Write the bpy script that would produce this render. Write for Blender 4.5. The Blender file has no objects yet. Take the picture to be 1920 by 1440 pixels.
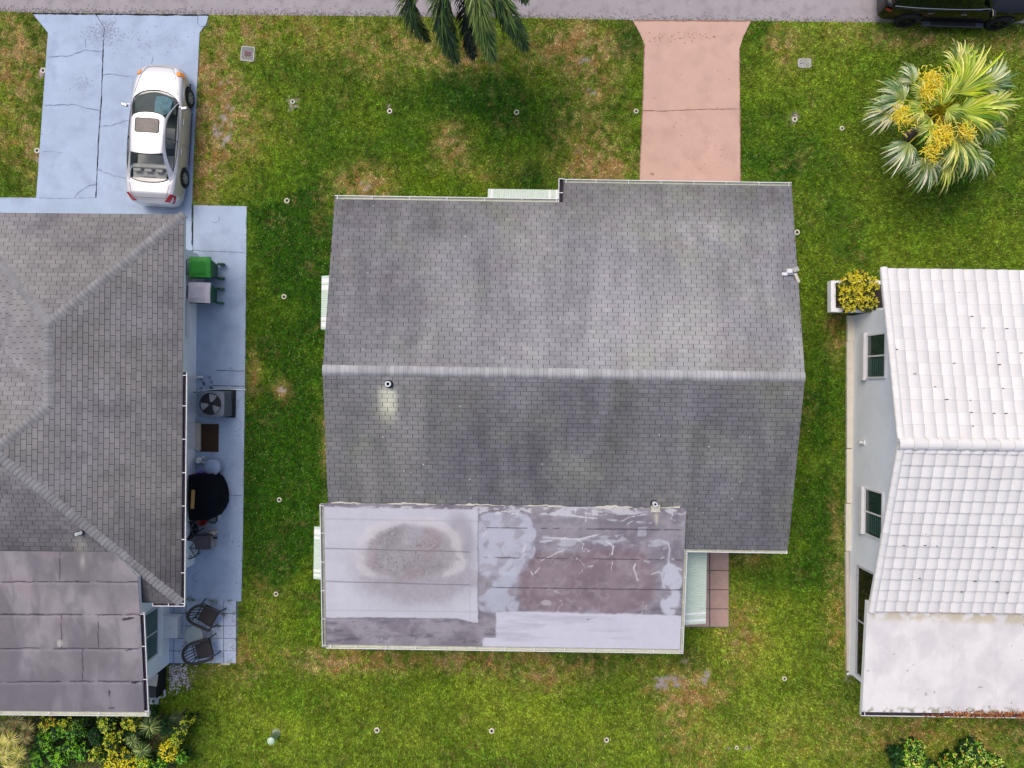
import bpy, math, random
import numpy as np
from mathutils import Vector, Matrix
random.seed(7)
rng = np.random.default_rng(11)
SC = bpy.context.scene
COL = SC.collection
R = math.radians
PI = math.pi

# ------------------------------------------------------------------ camera, sky, sun, exposure
CAM_H = 25.5
FPX = 1332.0
cam_d = bpy.data.cameras.new('camera')
cam = bpy.data.objects.new('camera', cam_d)
COL.objects.link(cam)
cam.location = (0, 0, CAM_H)
cam.rotation_euler = (0, 0, 0)
cam_d.sensor_fit = 'HORIZONTAL'
cam_d.sensor_width = 36.0
cam_d.lens = 36.0 * FPX / 1920.0
cam_d.clip_start = 0.1
cam_d.clip_end = 2000
SC.camera = cam

SUN_EL = R(58)
SUN_AZ = R(127)            # direction to the sun, anticlockwise from +X (upper left of the picture)
sd = Vector((math.cos(SUN_EL) * math.cos(SUN_AZ), math.cos(SUN_EL) * math.sin(SUN_AZ), math.sin(SUN_EL)))
sun_d = bpy.data.lights.new('sun', 'SUN')
sun_d.energy = 0.55
sun_d.angle = R(32)
sun_d.color = (1.0, 0.98, 0.91)
sun = bpy.data.objects.new('sun', sun_d)
COL.objects.link(sun)
sun.rotation_euler = sd.to_track_quat('Z', 'Y').to_euler()
sun.location = (0, 0, 60)

world = bpy.data.worlds.new('World')
SC.world = world
world.use_nodes = True
wt = world.node_tree
bgn = wt.nodes['Background']
sky = wt.nodes.new('ShaderNodeTexSky')
sky.sky_type = 'NISHITA'
sky.sun_disc = False
sky.sun_elevation = SUN_EL
sky.sun_rotation = PI / 2 - SUN_AZ
sky.air_density = 1.0
sky.dust_density = 5.0
sky.ozone_density = 0.2
wt.links.new(sky.outputs[0], bgn.inputs[0])
bgn.inputs[1].default_value = 0.15
SC.view_settings.view_transform = 'Standard'
SC.view_settings.look = 'None'
SC.view_settings.gamma = 1
SC.view_settings.use_curve_mapping = False
SC.view_settings.exposure = 0.36
ALB = 0.80                 # photograph value -> surface albedo

# ------------------------------------------------------------------ helpers
def P(px, py, z=0.0):
    k = (CAM_H - z) / FPX
    return Vector(((px - 960) * k, (720 - py) * k, z))

def G(px, py):
    p = P(px, py, 0)
    return (p.x, p.y)

def lin(c):
    c = c / 255.0
    return c / 12.92 if c <= 0.04045 else ((c + 0.055) / 1.055) ** 2.4

def S(r, g, b, k=None):
    k = ALB if k is None else k
    return (lin(r) * k, lin(g) * k, lin(b) * k)

def _h(ix, iy, seed):
    v = np.sin(ix * 127.1 + iy * 311.7 + seed * 74.7) * 43758.5453
    return v - np.floor(v)

def vn(x, y, seed=0):
    x = np.asarray(x, dtype=np.float64); y = np.asarray(y, dtype=np.float64)
    ix = np.floor(x); iy = np.floor(y)
    fx = x - ix; fy = y - iy
    fx = fx * fx * (3 - 2 * fx); fy = fy * fy * (3 - 2 * fy)
    a = _h(ix, iy, seed); b = _h(ix + 1, iy, seed); c = _h(ix, iy + 1, seed); d = _h(ix + 1, iy + 1, seed)
    return (a * (1 - fx) + b * fx) * (1 - fy) + (c * (1 - fx) + d * fx) * fy

def fbm(x, y, seed=0, o=4):
    t = 0; a = 0.5; n = 0
    x = np.asarray(x, float); y = np.asarray(y, float)
    if o > 2:
        wx = vn(x * 1.7 + 5, y * 1.7, seed + 91) - .5; wy = vn(x * 1.7, y * 1.7 + 9, seed + 47) - .5
        x = x + wx * .55; y = y + wy * .55
    for i in range(o):
        ca, sa = math.cos(.6 + 1.1 * i), math.sin(.6 + 1.1 * i)
        t = t + a * vn((x * ca - y * sa) * 2 ** i + 13.7 * i, (x * sa + y * ca) * 2 ** i + 5.1 * i, seed + i * 3.3)
        n += a; a *= 0.5
    return t / n

def sm(e0, e1, x):
    t = np.clip((x - e0) / (e1 - e0), 0, 1)
    return t * t * (3 - 2 * t)

def mixc(a, b, t):
    t = np.asarray(t)[..., None]
    return np.asarray(a) * (1 - t) + np.asarray(b) * t

def inpoly(x, y, poly):
    r = np.zeros(x.shape, bool)
    n = len(poly)
    for i in range(n):
        x0, y0 = poly[i]; x1, y1 = poly[(i + 1) % n]
        if y0 == y1: continue
        c = ((y0 > y) != (y1 > y)) & (x < (x1 - x0) * (y - y0) / (y1 - y0) + x0)
        r ^= c
    return r

def props(o, label=None, cat=None, group=None, kind=None):
    if label: o['label'] = label
    if cat: o['category'] = cat
    if group: o['group'] = group
    if kind: o['kind'] = kind
    return o

def thing(name, label, cat, loc=(0, 0, 0), rot=0.0, group=None):
    o = bpy.data.objects.new(name, None)
    o.empty_display_size = 0.2
    COL.objects.link(o)
    o.location = loc
    o.rotation_euler = (0, 0, rot)
    return props(o, label, cat, group)

def rootloc(o):
    v = Vector((0, 0, 0))
    while o is not None:
        v += Vector(o.location); o = o.parent
    return v

class MB:
    def __init__(s):
        s.v = []; s.f = []; s.m = []; s.c = []      # c: per-vertex colour (optional)
        s.cur = 0
    def vert(s, p, c=None):
        s.v.append((p[0], p[1], p[2])); s.c.append(c if c is not None else (1, 1, 1))
        return len(s.v) - 1
    def face(s, idx):
        s.f.append(tuple(idx)); s.m.append(s.cur)
    def poly(s, pts, c=None):
        s.face([s.vert(p, c) for p in pts])
    def box(s, c, d, rz=0.0, col=None, tilt=None):
        hx, hy, hz = d[0] / 2, d[1] / 2, d[2] / 2
        M = Matrix.Rotation(rz, 3, 'Z')
        if tilt is not None: M = M @ tilt
        i = []
        for z in (-hz, hz):
            for x, y in ((-hx, -hy), (hx, -hy), (hx, hy), (-hx, hy)):
                i.append(s.vert(Vector(c) + M @ Vector((x, y, z)), col))
        for q in ((0, 3, 2, 1), (4, 5, 6, 7), (0, 1, 5, 4), (1, 2, 6, 5), (2, 3, 7, 6), (3, 0, 4, 7)):
            s.face([i[k] for k in q])
        return s
    def prism(s, poly, z0, z1, col=None):
        n = len(poly)
        if sum(poly[i][0] * poly[(i + 1) % n][1] - poly[(i + 1) % n][0] * poly[i][1] for i in range(n)) < 0:
            poly = poly[::-1]
        f0 = z0 if callable(z0) else (lambda x, y: z0)
        f1 = z1 if callable(z1) else (lambda x, y: z1)
        a = [s.vert((p[0], p[1], f0(p[0], p[1])), col) for p in poly]
        b = [s.vert((p[0], p[1], f1(p[0], p[1])), col) for p in poly]
        s.face(a[::-1]); s.face(b)
        for i in range(n):
            j = (i + 1) % n
            s.face((a[i], a[j], b[j], b[i]))
        return s
    def tube(s, path, r, n=8, col=None, caps=True, closed=False):
        path = [Vector(p) for p in path]
        rs = r if isinstance(r, (list, tuple)) else [r] * len(path)
        rings = []
        m = len(path)
        prev = None
        for i, p in enumerate(path):
            if closed: t = path[(i + 1) % m] - path[i - 1]
            else: t = path[min(i + 1, m - 1)] - path[max(i - 1, 0)]
            t.normalize()
            if prev is None:
                a = t.orthogonal().normalized()
            else:
                a = prev - t * prev.dot(t)
                a = a.normalized() if a.length > 1e-6 else t.orthogonal().normalized()
            prev = a
            b = t.cross(a)
            rings.append([s.vert(p + (a * math.cos(2 * PI * k / n) + b * math.sin(2 * PI * k / n)) * rs[i], col) for k in range(n)])
        for i in range(m if closed else m - 1):
            A = rings[i]; B = rings[(i + 1) % m]
            for k in range(n):
                s.face((A[k], A[(k + 1) % n], B[(k + 1) % n], B[k]))
        if caps and not closed:
            s.face(rings[0][::-1]); s.face(rings[-1])
        return s
    def lathe(s, prof, c=(0, 0, 0), n=24, axis='Z', col=None, rz=0, cap0=False, cap1=False):
        rings = []
        for r, h in prof:
            ring = []
            for k in range(n):
                a = 2 * PI * k / n
                if axis == 'Z': q = (r * math.cos(a), r * math.sin(a), h)
                elif axis == 'X': q = (h, r * math.cos(a), r * math.sin(a))
                else: q = (r * math.cos(a), h, r * math.sin(a))
                ring.append(s.vert((c[0] + q[0], c[1] + q[1], c[2] + q[2]), col))
            rings.append(ring)
        for A, B in zip(rings, rings[1:]):
            for k in range(n):
                s.face((A[k], A[(k + 1) % n], B[(k + 1) % n], B[k]))
        if cap0: s.face(rings[0][::-1])
        if cap1: s.face(rings[-1])
        return s
    def grid(s, rows, cols=None):
        idx = [[s.vert(p, None if cols is None else cols[i][j]) for j, p in enumerate(r)] for i, r in enumerate(rows)]
        for A, B in zip(idx, idx[1:]):
            for k in range(len(A) - 1):
                s.face((A[k], A[k + 1], B[k + 1], B[k]))
        return s
    def ribbon(s, pts, w, z, col=None, jit=0.0):
        # a thin flat strip following pts (x, y), narrowing at random
        L = []; Rr = []
        for i, p in enumerate(pts):
            a = pts[max(i - 1, 0)]; b = pts[min(i + 1, len(pts) - 1)]
            dx, dy = b[0] - a[0], b[1] - a[1]; l = math.hypot(dx, dy) or 1
            ww = w * (0.5 + random.random()) / 2
            nx, ny = -dy / l * ww, dx / l * ww
            zz = z(p[0], p[1]) if callable(z) else z
            L.append(s.vert((p[0] + nx, p[1] + ny, zz), col)); Rr.append(s.vert((p[0] - nx, p[1] - ny, zz), col))
        for i in range(len(pts) - 1):
            s.face((Rr[i], Rr[i + 1], L[i + 1], L[i]))
        return s
    def build(s, name, mats, parent=None, world=True, smooth=False, colattr=False, solid=0.0, bevel=0.0):
        me = bpy.data.meshes.new(name)
        off = rootloc(parent) if (parent is not None and world) else Vector((0, 0, 0))
        vs = [(a - off.x, b - off.y, c - off.z) for a, b, c in s.v]
        me.from_pydata(vs, [], s.f)
        if not isinstance(mats, (list, tuple)): mats = [mats]
        for m in mats: me.materials.append(m)
        if len(mats) > 1: me.polygons.foreach_set('material_index', s.m)
        if smooth: me.polygons.foreach_set('use_smooth', [True] * len(me.polygons))
        if colattr:
            at = me.color_attributes.new('Col', 'FLOAT_COLOR', 'POINT')
            a = np.ones((len(s.v), 4), np.float32); a[:, :3] = np.array(s.c, np.float32)
            at.data.foreach_set('color', a.ravel())
        me.update()
        o = bpy.data.objects.new(name, me)
        COL.objects.link(o)
        if parent is not None: o.parent = parent
        if bevel > 0:
            bm = o.modifiers.new('bevel', 'BEVEL'); bm.width = bevel; bm.segments = 2; bm.limit_method = 'ANGLE'
        if solid > 0:
            sm_ = o.modifiers.new('solid', 'SOLIDIFY'); sm_.thickness = solid; sm_.offset = -1
        return o

def jit_line(pts, step=0.12, amp=0.02):
    out = []
    for a, b in zip(pts, pts[1:]):
        l = math.hypot(b[0] - a[0], b[1] - a[1]); n = max(1, int(l / step))
        for i in range(n):
            t = i / n
            out.append((a[0] + (b[0] - a[0]) * t + random.uniform(-amp, amp), a[1] + (b[1] - a[1]) * t + random.uniform(-amp, amp)))
    out.append(pts[-1])
    return out

def copy_thing(o, loc=None, rot=None, label=None):
    c = o.copy(); COL.objects.link(c)
    if loc is not None: c.location = loc
    if rot is not None: c.rotation_euler = (0, 0, rot)
    if label: c['label'] = label
    def rec(src, dst):
        for ch in list(src.children):
            k = ch.copy(); COL.objects.link(k); k.parent = dst
            rec(ch, k)
    rec(o, c)
    return c

# ------------------------------------------------------------------ materials
def mat(name, color=(0.5, 0.5, 0.5), rough=0.7, metal=0.0, attr=False, n1=(0, 0), n2=(0, 0), bump=(0, 0), coat=0.0,
        alpha=1.0, spec=0.5, tint=None, trans=0.0, sub=0.0):
    """n1, n2 = (scale, amount) brightness mottles; bump = (scale, distance m)"""
    m = bpy.data.materials.new(name)
    m.use_nodes = True
    nt = m.node_tree; N = nt.nodes; Lk = nt.links
    b = N['Principled BSDF']
    b.inputs['Roughness'].default_value = rough
    b.inputs['Metallic'].default_value = metal
    b.inputs['Coat Weight'].default_value = coat
    b.inputs['Coat Roughness'].default_value = 0.04
    b.inputs['Specular IOR Level'].default_value = spec
    b.inputs['Transmission Weight'].default_value = trans
    b.inputs['Alpha'].default_value = alpha
    tc = N.new('ShaderNodeTexCoord')
    if attr:
        at = N.new('ShaderNodeAttribute'); at.attribute_name = 'Col'
        cur = at.outputs['Color']
    else:
        rgb = N.new('ShaderNodeRGB'); rgb.outputs[0].default_value = (*color, 1)
        cur = rgb.outputs[0]
    for sc, am in (n1, n2):
        if am > 0:
            nz = N.new('ShaderNodeTexNoise'); nz.inputs['Scale'].default_value = sc
            nz.inputs['Detail'].default_value = 5; nz.inputs['Roughness'].default_value = 0.65
            Lk.new(tc.outputs['Object'], nz.inputs['Vector'])
            mr = N.new('ShaderNodeMapRange')
            mr.inputs['From Min'].default_value = 0.3; mr.inputs['From Max'].default_value = 0.7
            mr.inputs['To Min'].default_value = 1 - am; mr.inputs['To Max'].default_value = 1 + am
            Lk.new(nz.outputs[0], mr.inputs[0])
            vm = N.new('ShaderNodeVectorMath'); vm.operation = 'SCALE'
            Lk.new(cur, vm.inputs[0]); Lk.new(mr.outputs[0], vm.inputs['Scale'])
            cur = vm.outputs[0]
    if tint:   # (colour, scale, low, high): patches of a second colour
        nz = N.new('ShaderNodeTexNoise'); nz.inputs['Scale'].default_value = tint[1]; nz.inputs['Detail'].default_value = 6
        Lk.new(tc.outputs['Object'], nz.inputs['Vector'])
        mr = N.new('ShaderNodeMapRange'); mr.inputs['From Min'].default_value = tint[2]; mr.inputs['From Max'].default_value = tint[3]
        Lk.new(nz.outputs[0], mr.inputs[0])
        mx = N.new('ShaderNodeMix'); mx.data_type = 'RGBA'
        Lk.new(mr.outputs[0], mx.inputs['Factor']); Lk.new(cur, mx.inputs['A']); mx.inputs['B'].default_value = (*tint[0], 1)
        cur = mx.outputs['Result']
    Lk.new(cur, b.inputs['Base Color'])
    if bump[1] > 0:
        nz = N.new('ShaderNodeTexNoise'); nz.inputs['Scale'].default_value = bump[0]; nz.inputs['Detail'].default_value = 4
        Lk.new(tc.outputs['Object'], nz.inputs['Vector'])
        bp = N.new('ShaderNodeBump'); bp.inputs['Strength'].default_value = 1; bp.inputs['Distance'].default_value = bump[1]
        Lk.new(nz.outputs[0], bp.inputs['Height']); Lk.new(bp.outputs[0], b.inputs['Normal'])
    return m

M = {}
M['soil'] = mat('lawn soil', attr=True, rough=0.95, n1=(9, .25), n2=(40, .3), bump=(30, .01), spec=.1)
M['grass'] = mat('grass blades', attr=True, rough=0.6, spec=.25)
M['grime'] = mat('road grime', S(128, 120, 124), .95)
M['road'] = mat('asphalt', S(170, 163, 168), .92, n1=(.7, .07), n2=(60, .16), bump=(80, .004), spec=.2, tint=(S(148, 142, 147), 2.5, .5, .75))
M['bluecon'] = mat('blue painted concrete', S(177, 194, 219), .8, n1=(.9, .09), n2=(45, .05), bump=(60, .002), spec=.25, tint=(S(160, 175, 202), 1.6, .5, .75))
M['pinkcon'] = mat('pink painted concrete', S(212, 176, 160), .8, n1=(.8, .06), n2=(45, .05), bump=(60, .002), spec=.25, tint=(S(196, 160, 148), 1.4, .5, .8))
M['crack'] = mat('concrete crack', S(136, 148, 176), .95, n1=(12, .4), spec=.1)
M['pinkcrack'] = mat('pink concrete crack', S(160, 122, 110), .95, spec=.1)
M['joint'] = mat('expansion joint', S(48, 50, 58), .95, n1=(15, .4), spec=.1)
M['stain'] = mat('tyre stain', S(158, 168, 190), .9)
M['shingle'] = mat('asphalt shingle', attr=True, rough=.92, n1=(2.2, .08), n2=(55, .16), bump=(90, .003), spec=.15)
M['felt'] = mat('roofing felt', S(66, 64, 72), .95, spec=.1)
M['membrane'] = mat('roll roofing', attr=True, rough=.85, n1=(3, .04), n2=(60, .09), bump=(60, .003), spec=.2)
M['white'] = mat('white painted metal', S(236, 236, 240), .45, n1=(3, .04), n2=(20, .03))
M['whitetile'] = mat('white painted roof tile', attr=True, rough=.75, n1=(5, .03), n2=(30, .03), bump=(40, .002), spec=.2)
M['cream'] = mat('cream gutter', S(206, 208, 190), .6, n1=(4, .12), n2=(25, .1))
M['guttin'] = mat('gutter inside', S(170, 172, 158), .8, n1=(6, .3), n2=(30, .2))
M['leafgunk'] = mat('leaf litter', S(58, 50, 62), .95, n1=(10, .5), n2=(40, .4))
M['leaflit'] = mat('dry leaves', attr=True, rough=.9)
M['stucco'] = mat('pale blue stucco', S(232, 236, 244, .95), .85, n1=(1.2, .05), n2=(30, .04), bump=(40, .004), spec=.2)
M['stuccow'] = mat('white stucco', S(242, 243, 246, .92), .85, n1=(1.2, .04), n2=(30, .04), bump=(40, .004), spec=.2)
M['awning'] = mat('pale green aluminium', S(206, 222, 210), .45, n1=(4, .05), n2=(20, .03))
M['awnw'] = mat('white aluminium stripe', S(244, 246, 246), .45)
M['glass'] = mat('window glass', S(40, 60, 62), .06, n1=(2, .3), spec=.8)
M['blind'] = mat('green blind', S(62, 92, 88), .3)
M['frame'] = mat('window frame', S(205, 205, 215), .5)
M['black'] = mat('black plastic', S(26, 26, 30), .55, n1=(8, .2))
M['rubber'] = mat('tyre rubber', S(34, 34, 38), .85, n1=(20, .2))
M['alloy'] = mat('alloy wheel', S(205, 205, 208), .35, metal=.5)
M['alloydark'] = mat('dark alloy wheel', S(60, 62, 66), .3, metal=.6)
M['silver'] = mat('silver car paint', S(222, 221, 226, .78), .34, metal=.45, coat=.6)
M['carglass'] = mat('car glass', (.012, .03, .028), .03, alpha=.40, spec=.45)
M['darkglass'] = mat('dark car glass', (.006, .007, .008), .05, spec=.6)
M['interior'] = mat('car seats', S(226, 226, 222, .9), .8, n1=(6, .15))
M['dash'] = mat('car dashboard', S(112, 124, 124), .7)
M['seam'] = mat('panel gap', S(70, 70, 76), .8)
M['amber'] = mat('amber lens', (.9, .28, .03), .2)
M['red'] = mat('red lens', (.35, .02, .03), .2, n1=(10, .2))
M['headl'] = mat('headlamp lens', (.72, .74, .76), .1)
M['blackpaint'] = mat('black car paint', (.004, .004, .006), .2, coat=.5, spec=.25)
M['chrome'] = mat('chrome trim', (.65, .67, .7), .2, metal=.9)
M['bingreen'] = mat('green bin plastic', (.045, .34, .035), .5, n1=(6, .15))
M['bindark'] = mat('dark green bin body', (.012, .09, .035), .55)
M['binlid'] = mat('pinkish white bin lid', S(242, 226, 229, .95), .55, n1=(5, .07))
M['acgrey'] = mat('grey condenser metal', S(112, 122, 136), .5, n1=(6, .06))
M['acdark'] = mat('condenser well', (.012, .013, .016), .6)
M['acfan'] = mat('fan blade', S(150, 152, 156), .5)
M['mat'] = mat('coir doormat', (.055, .026, .014), .95, n1=(35, .6), n2=(80, .5), bump=(60, .01))
M['tan'] = mat('tan concrete step', S(206, 196, 184), .85, n1=(4, .08))
M['bluegrey'] = mat('blue grey plastic', S(158, 176, 206), .5, n1=(4, .06))
M['purple'] = mat('purple plastic', (.14, .06, .55), .35)
M['grill'] = mat('black vinyl cover', (.004, .005, .009), .9, n1=(20, .5), bump=(9, .03), spec=.12)
M['wood'] = mat('wood board', S(196, 148, 82), .7, n1=(12, .15))
M['redp'] = mat('red plastic', (.38, .03, .02), .5)
M['brownbox'] = mat('brown canvas', S(88, 80, 88), .85, n1=(10, .2), n2=(60, .2))
M['boxside'] = mat('tan canvas', S(158, 150, 152), .85, n1=(10, .2))
M['wicker'] = mat('dark wicker', (.028, .024, .026), .75, n1=(60, .6), bump=(70, .01))
M['cushion'] = mat('white cushion', S(214, 224, 226), .8, n1=(5, .08))
M['tableglass'] = mat('table glass', S(190, 205, 205), .12, alpha=.45, n1=(6, .1))
M['bronze'] = mat('table frame', S(150, 150, 140), .5)
M['tile'] = mat('pale blue patio tile', S(188, 200, 222), .8, n1=(3, .07), n2=(40, .05), bump=(40, .003))
M['tilegap'] = mat('patio joint soil', S(96, 104, 110), .95, n1=(6, .4))
M['paver'] = mat('pink brown paver', S(190, 158, 146), .88, n1=(4, .1), n2=(40, .1), bump=(50, .003))
M['concrete'] = mat('grey concrete', S(182, 180, 178), .9, n1=(8, .12), n2=(40, .12), bump=(40, .004))
M['plumred'] = mat('rusty meter lid', S(122, 84, 98), .9, n1=(20, .2))
M['hole'] = mat('dark hole', (.01, .01, .01), .9)
M['pipe'] = mat('white pvc pipe', S(232, 240, 248), .4)
M['lead'] = mat('pale lead flashing', S(206, 202, 186), .6, n1=(12, .15))
M['steel'] = mat('galvanised steel', S(150, 154, 162), .4, metal=.6)
M['pebble'] = mat('pale pebbles', attr=True, rough=.8)
M['leaf'] = mat('leaves', attr=True, rough=.45, spec=.4)
M['bark'] = mat('palm bark', (.12, .095, .07), .95, n1=(8, .3), n2=(30, .3), bump=(20, .02))
M['stem'] = mat('shrub stems', (.10, .07, .04), .9, n1=(20, .3))
M['dirt'] = mat('planter soil', (.05, .035, .03), .95, n1=(20, .4))
M['ledge'] = mat('cream concrete ledge', S(232, 224, 208), .85, n1=(3, .07), n2=(20, .06))
M['dblue'] = mat('painted door', S(225, 228, 234), .5)
# ------------------------------------------------------------------ setting: lawn, road, driveways
ROAD_EDGE = [(-900, 5), (-20, 21), (66, 24), (200, 26), (392, 28), (560, 29), (738, 31), (960, 33), (1188, 38), (1406, 39), (1600, 42), (1940, 44), (2700, 52)]
road_poly = [G(*p) for p in ROAD_EDGE] + [G(2700, -290), G(8000, -240), G(8000, 105), G(2700, 52)][:0] + [G(2700, 52), G(8000, 105), G(8000, -240), G(2700, -290), G(-900, -330), G(-6000, -390), G(-6000, -60)]
BLUE = [(62, 26), (392, 29), (388, 44), (375, 62), (363, 300), (361, 384), (362, 470), (-260, 470), (-260, 369), (69, 371), (91, 62)]
blue_poly = [G(*p) for p in BLUE]
SLAB = [(363.5, 385), (463, 387), (460, 700), (456, 1000), (453, 1127), (300, 1128), (300, 480), (363, 480)]
slab_poly = [G(*p) for p in SLAB]
PINK = [(1186, 39), (1408, 40), (1393, 70), (1386, 92), (1387, 240), (1389, 390), (1197, 390), (1203, 240), (1208, 84), (1200, 64)]
pink_poly = [G(*p) for p in PINK]
PATIO = [(313, 1127), (447, 1128), (445, 1228), (428, 1240), (313, 1247)]
patio_poly = [G(*p) for p in PATIO]
PAVER = [(1282, 1030), (1366, 1030), (1366, 1100), (1365, 1176), (1290, 1176), (1282, 1176)]
paver_poly = [G(*p) for p in PAVER]

main_foot = [P(691, 443, 0), P(1394, 432, 0), P(1394, 971, 0), P(1232, 971, 0), P(1232, 1138, 0), P(691, 1134, 0)]
main_foot = [(p.x, p.y) for p in main_foot]
left_foot = [G(-600, 430), G(369, 430), G(369, 1128), G(318, 1128), G(318, 1262), G(-600, 1262)]
right_foot = [G(1597, 560), G(2600, 560), G(2600, 1262), G(1588, 1262)]

# (px, py, rx, ry, weight) patches read off the photograph's lawn
DRY = [(400, 150, 35, 80, .75), (420, 245, 55, 70, .75), (385, 330, 28, 60, .6), (560, 55, 120, 35, .3), (470, 60, 40, 25, .4), (682, 345, 42, 28, .85), (740, 95, 110, 45, .4),
       (845, 272, 26, 30, .75), (1078, 82, 75, 42, .75), (1105, 165, 40, 50, .45), (1110, 285, 55, 45, .65), (1140, 325, 60, 25, .7), (870, 112, 60, 20, .65),
       (1465, 92, 24, 34, .6), (25, 70, 40, 60, .35), (35, 145, 40, 90, .5), (60, 300, 18, 40, .6), (20, 260, 30, 50, .3), (850, 1238, 260, 18, .6), (1010, 1268, 70, 22, .6), (640, 1240, 60, 25, .5),
       (1290, 1290, 55, 30, .75), (1270, 1330, 30, 25, .5), (1385, 1170, 35, 60, .45), (1300, 1410, 40, 40, .5), (1750, 1385, 230, 45, .45), (1572, 610, 18, 50, .6), (1565, 1010, 14, 90, .35),
       (1570, 1170, 20, 60, .45), (475, 690, 10, 30, .7), (610, 820, 8, 50, .5), (527, 733, 16, 16, .6), (600, 395, 14, 40, .3), (1370, 1050, 60, 14, .5), (440, 1230, 40, 40, .5),
       (490, 1150, 30, 60, .2), (900, 320, 60, 20, .3), (1560, 60, 60, 20, .25), (1680, 70, 60, 20, .3), (1900, 90, 40, 40, .3), (1780, 80, 120, 14, .35), (350, 1260, 40, 20, .4)]
LUSH_SHADE = [(860, 185, 130, 50, .5), (1000, 220, 110, 90, .35), (1175, 80, 30, 45, .7), (1000, 335, 60, 22, .6), (690, 290, 90, 40, .4), (520, 130, 70, 40, .25), (540, 560, 70, 240, .75), (540, 830, 70, 150, .8),  # first two blobs: plain darker green below the feather palm
        (530, 1000, 70, 90, .5), (1750, 380, 160, 50, .15), (1550, 700, 40, 320, .55), (1520, 950, 40, 200, .3), (1420, 1060, 40, 40, .3), (20, 330, 40, 30, .4), (390, 1380, 40, 60, .5),  # the blob below the fan palm paints its shadow as darker grass
        (1240, 1240, 200, 12, .3), (1300, 1220, 30, 40, .4), (600, 500, 18, 160, .3), (1420, 300, 20, 60, .2)]
YEL = [(1100, 1380, 900, 130, .55), (1700, 420, 300, 160, .22), (600, 1150, 140, 90, .1), (1450, 1200, 140, 100, .35), (700, 60, 200, 60, .3), (1600, 100, 200, 60, .25), (640, 230, 90, 60, .2), (20, 150, 60, 150, .3)]
BARE = [(1252, 1282, 24, 10, 1), (1281, 1243, 10, 9, .9), (1320, 1270, 18, 10, .6), (1243, 1292, 10, 6, .9), (548, 190, 13, 15, 1.1), (1487, 222, 10, 10, .8), (415, 150, 12, 9, .7), (425, 235, 12, 30, .6), (408, 240, 10, 20, .5), (432, 198, 8, 6, .7),
        (528, 736, 7, 8, .9), (1386, 1402, 18, 6, .8), (1110, 175, 10, 10, .6), (1100, 115, 12, 8, .6), (68, 295, 9, 14, .7), (78, 138, 8, 10, .7), (680, 350, 20, 12, .55), (848, 262, 8, 12, .5),
        (1310, 1212, 8, 6, .5), (420, 262, 8, 16, .7), (1375, 1150, 10, 8, .5), (455, 720, 6, 10, .6), (340, 1275, 26, 24, .5), (1590, 1268, 8, 8, .7), (875, 118, 14, 8, .5), (731, 200, 5, 5, .6), (968, 205, 5, 5, .5)]
K0 = CAM_H / FPX

def blob(x, y, L, wob=.35, seed=5):
    px = 960 + x / K0; py = 720 - y / K0
    wx = (fbm(x * 1.6, y * 1.6, seed) - .5) * 2 * wob; wy = (fbm(x * 1.6, y * 1.6, seed + 9) - .5) * 2 * wob
    t = np.zeros_like(x)
    for a, b, rx, ry, w in L:
        dx = (px - a) / rx + wx * 1.6; dy = (py - b) / ry + wy * 1.6
        t = t + w * np.exp(-(dx * dx + dy * dy) * .8)
    return t

def lawn_fields(x, y):
    n1 = fbm(x * .33, y * .33, 1); n2 = fbm(x * 1.3, y * 1.3, 2); n3 = fbm(x * 5.5, y * 5.5, 3, 3)
    dry = blob(x, y, DRY) * (.25 + 1.5 * sm(.3, .68, n3)) + .30 * sm(.56, .78, n2) * sm(.45, .7, n3)
    lush_shade = .42 + (n1 - .5) * 1.1 + (n2 - .5) * .9 + blob(x, y, LUSH_SHADE) * .9 - dry * .8
    yel = blob(x, y, YEL) + (fbm(x * .8, y * .8, 8) - .5) * .9
    bare = blob(x, y, BARE, .5, 15) * (.2 + 1.5 * sm(.38, .62, fbm(x * 7, y * 7, 4, 4)))
    return np.clip(dry, 0, 1), np.clip(lush_shade, 0, 1), np.clip(yel, 0, 1), np.clip(bare, 0, 1)

C_LUSH = S(58, 108, 14); C_MID = S(132, 168, 36); C_YEL = S(190, 192, 72); C_TAN = S(208, 180, 134); C_BROWN = S(160, 118, 70)
C_BARE = S(178, 164, 160)

def lawn_colour(x, y):
    dry, lush_shade, yel, bare = lawn_fields(x, y)
    c = mixc(C_MID, C_LUSH, lush_shade)
    c = mixc(c, C_YEL, yel * .45 * (1 - lush_shade * .7))
    t = np.where(fbm(x * 3, y * 3, 21, 3) > .52, 1.0, 0.0)
    dc = mixc(C_TAN, C_BROWN, .25 + .5 * t)
    c = mixc(c, dc, dry * .8)
    return c, bare, dry

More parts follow.
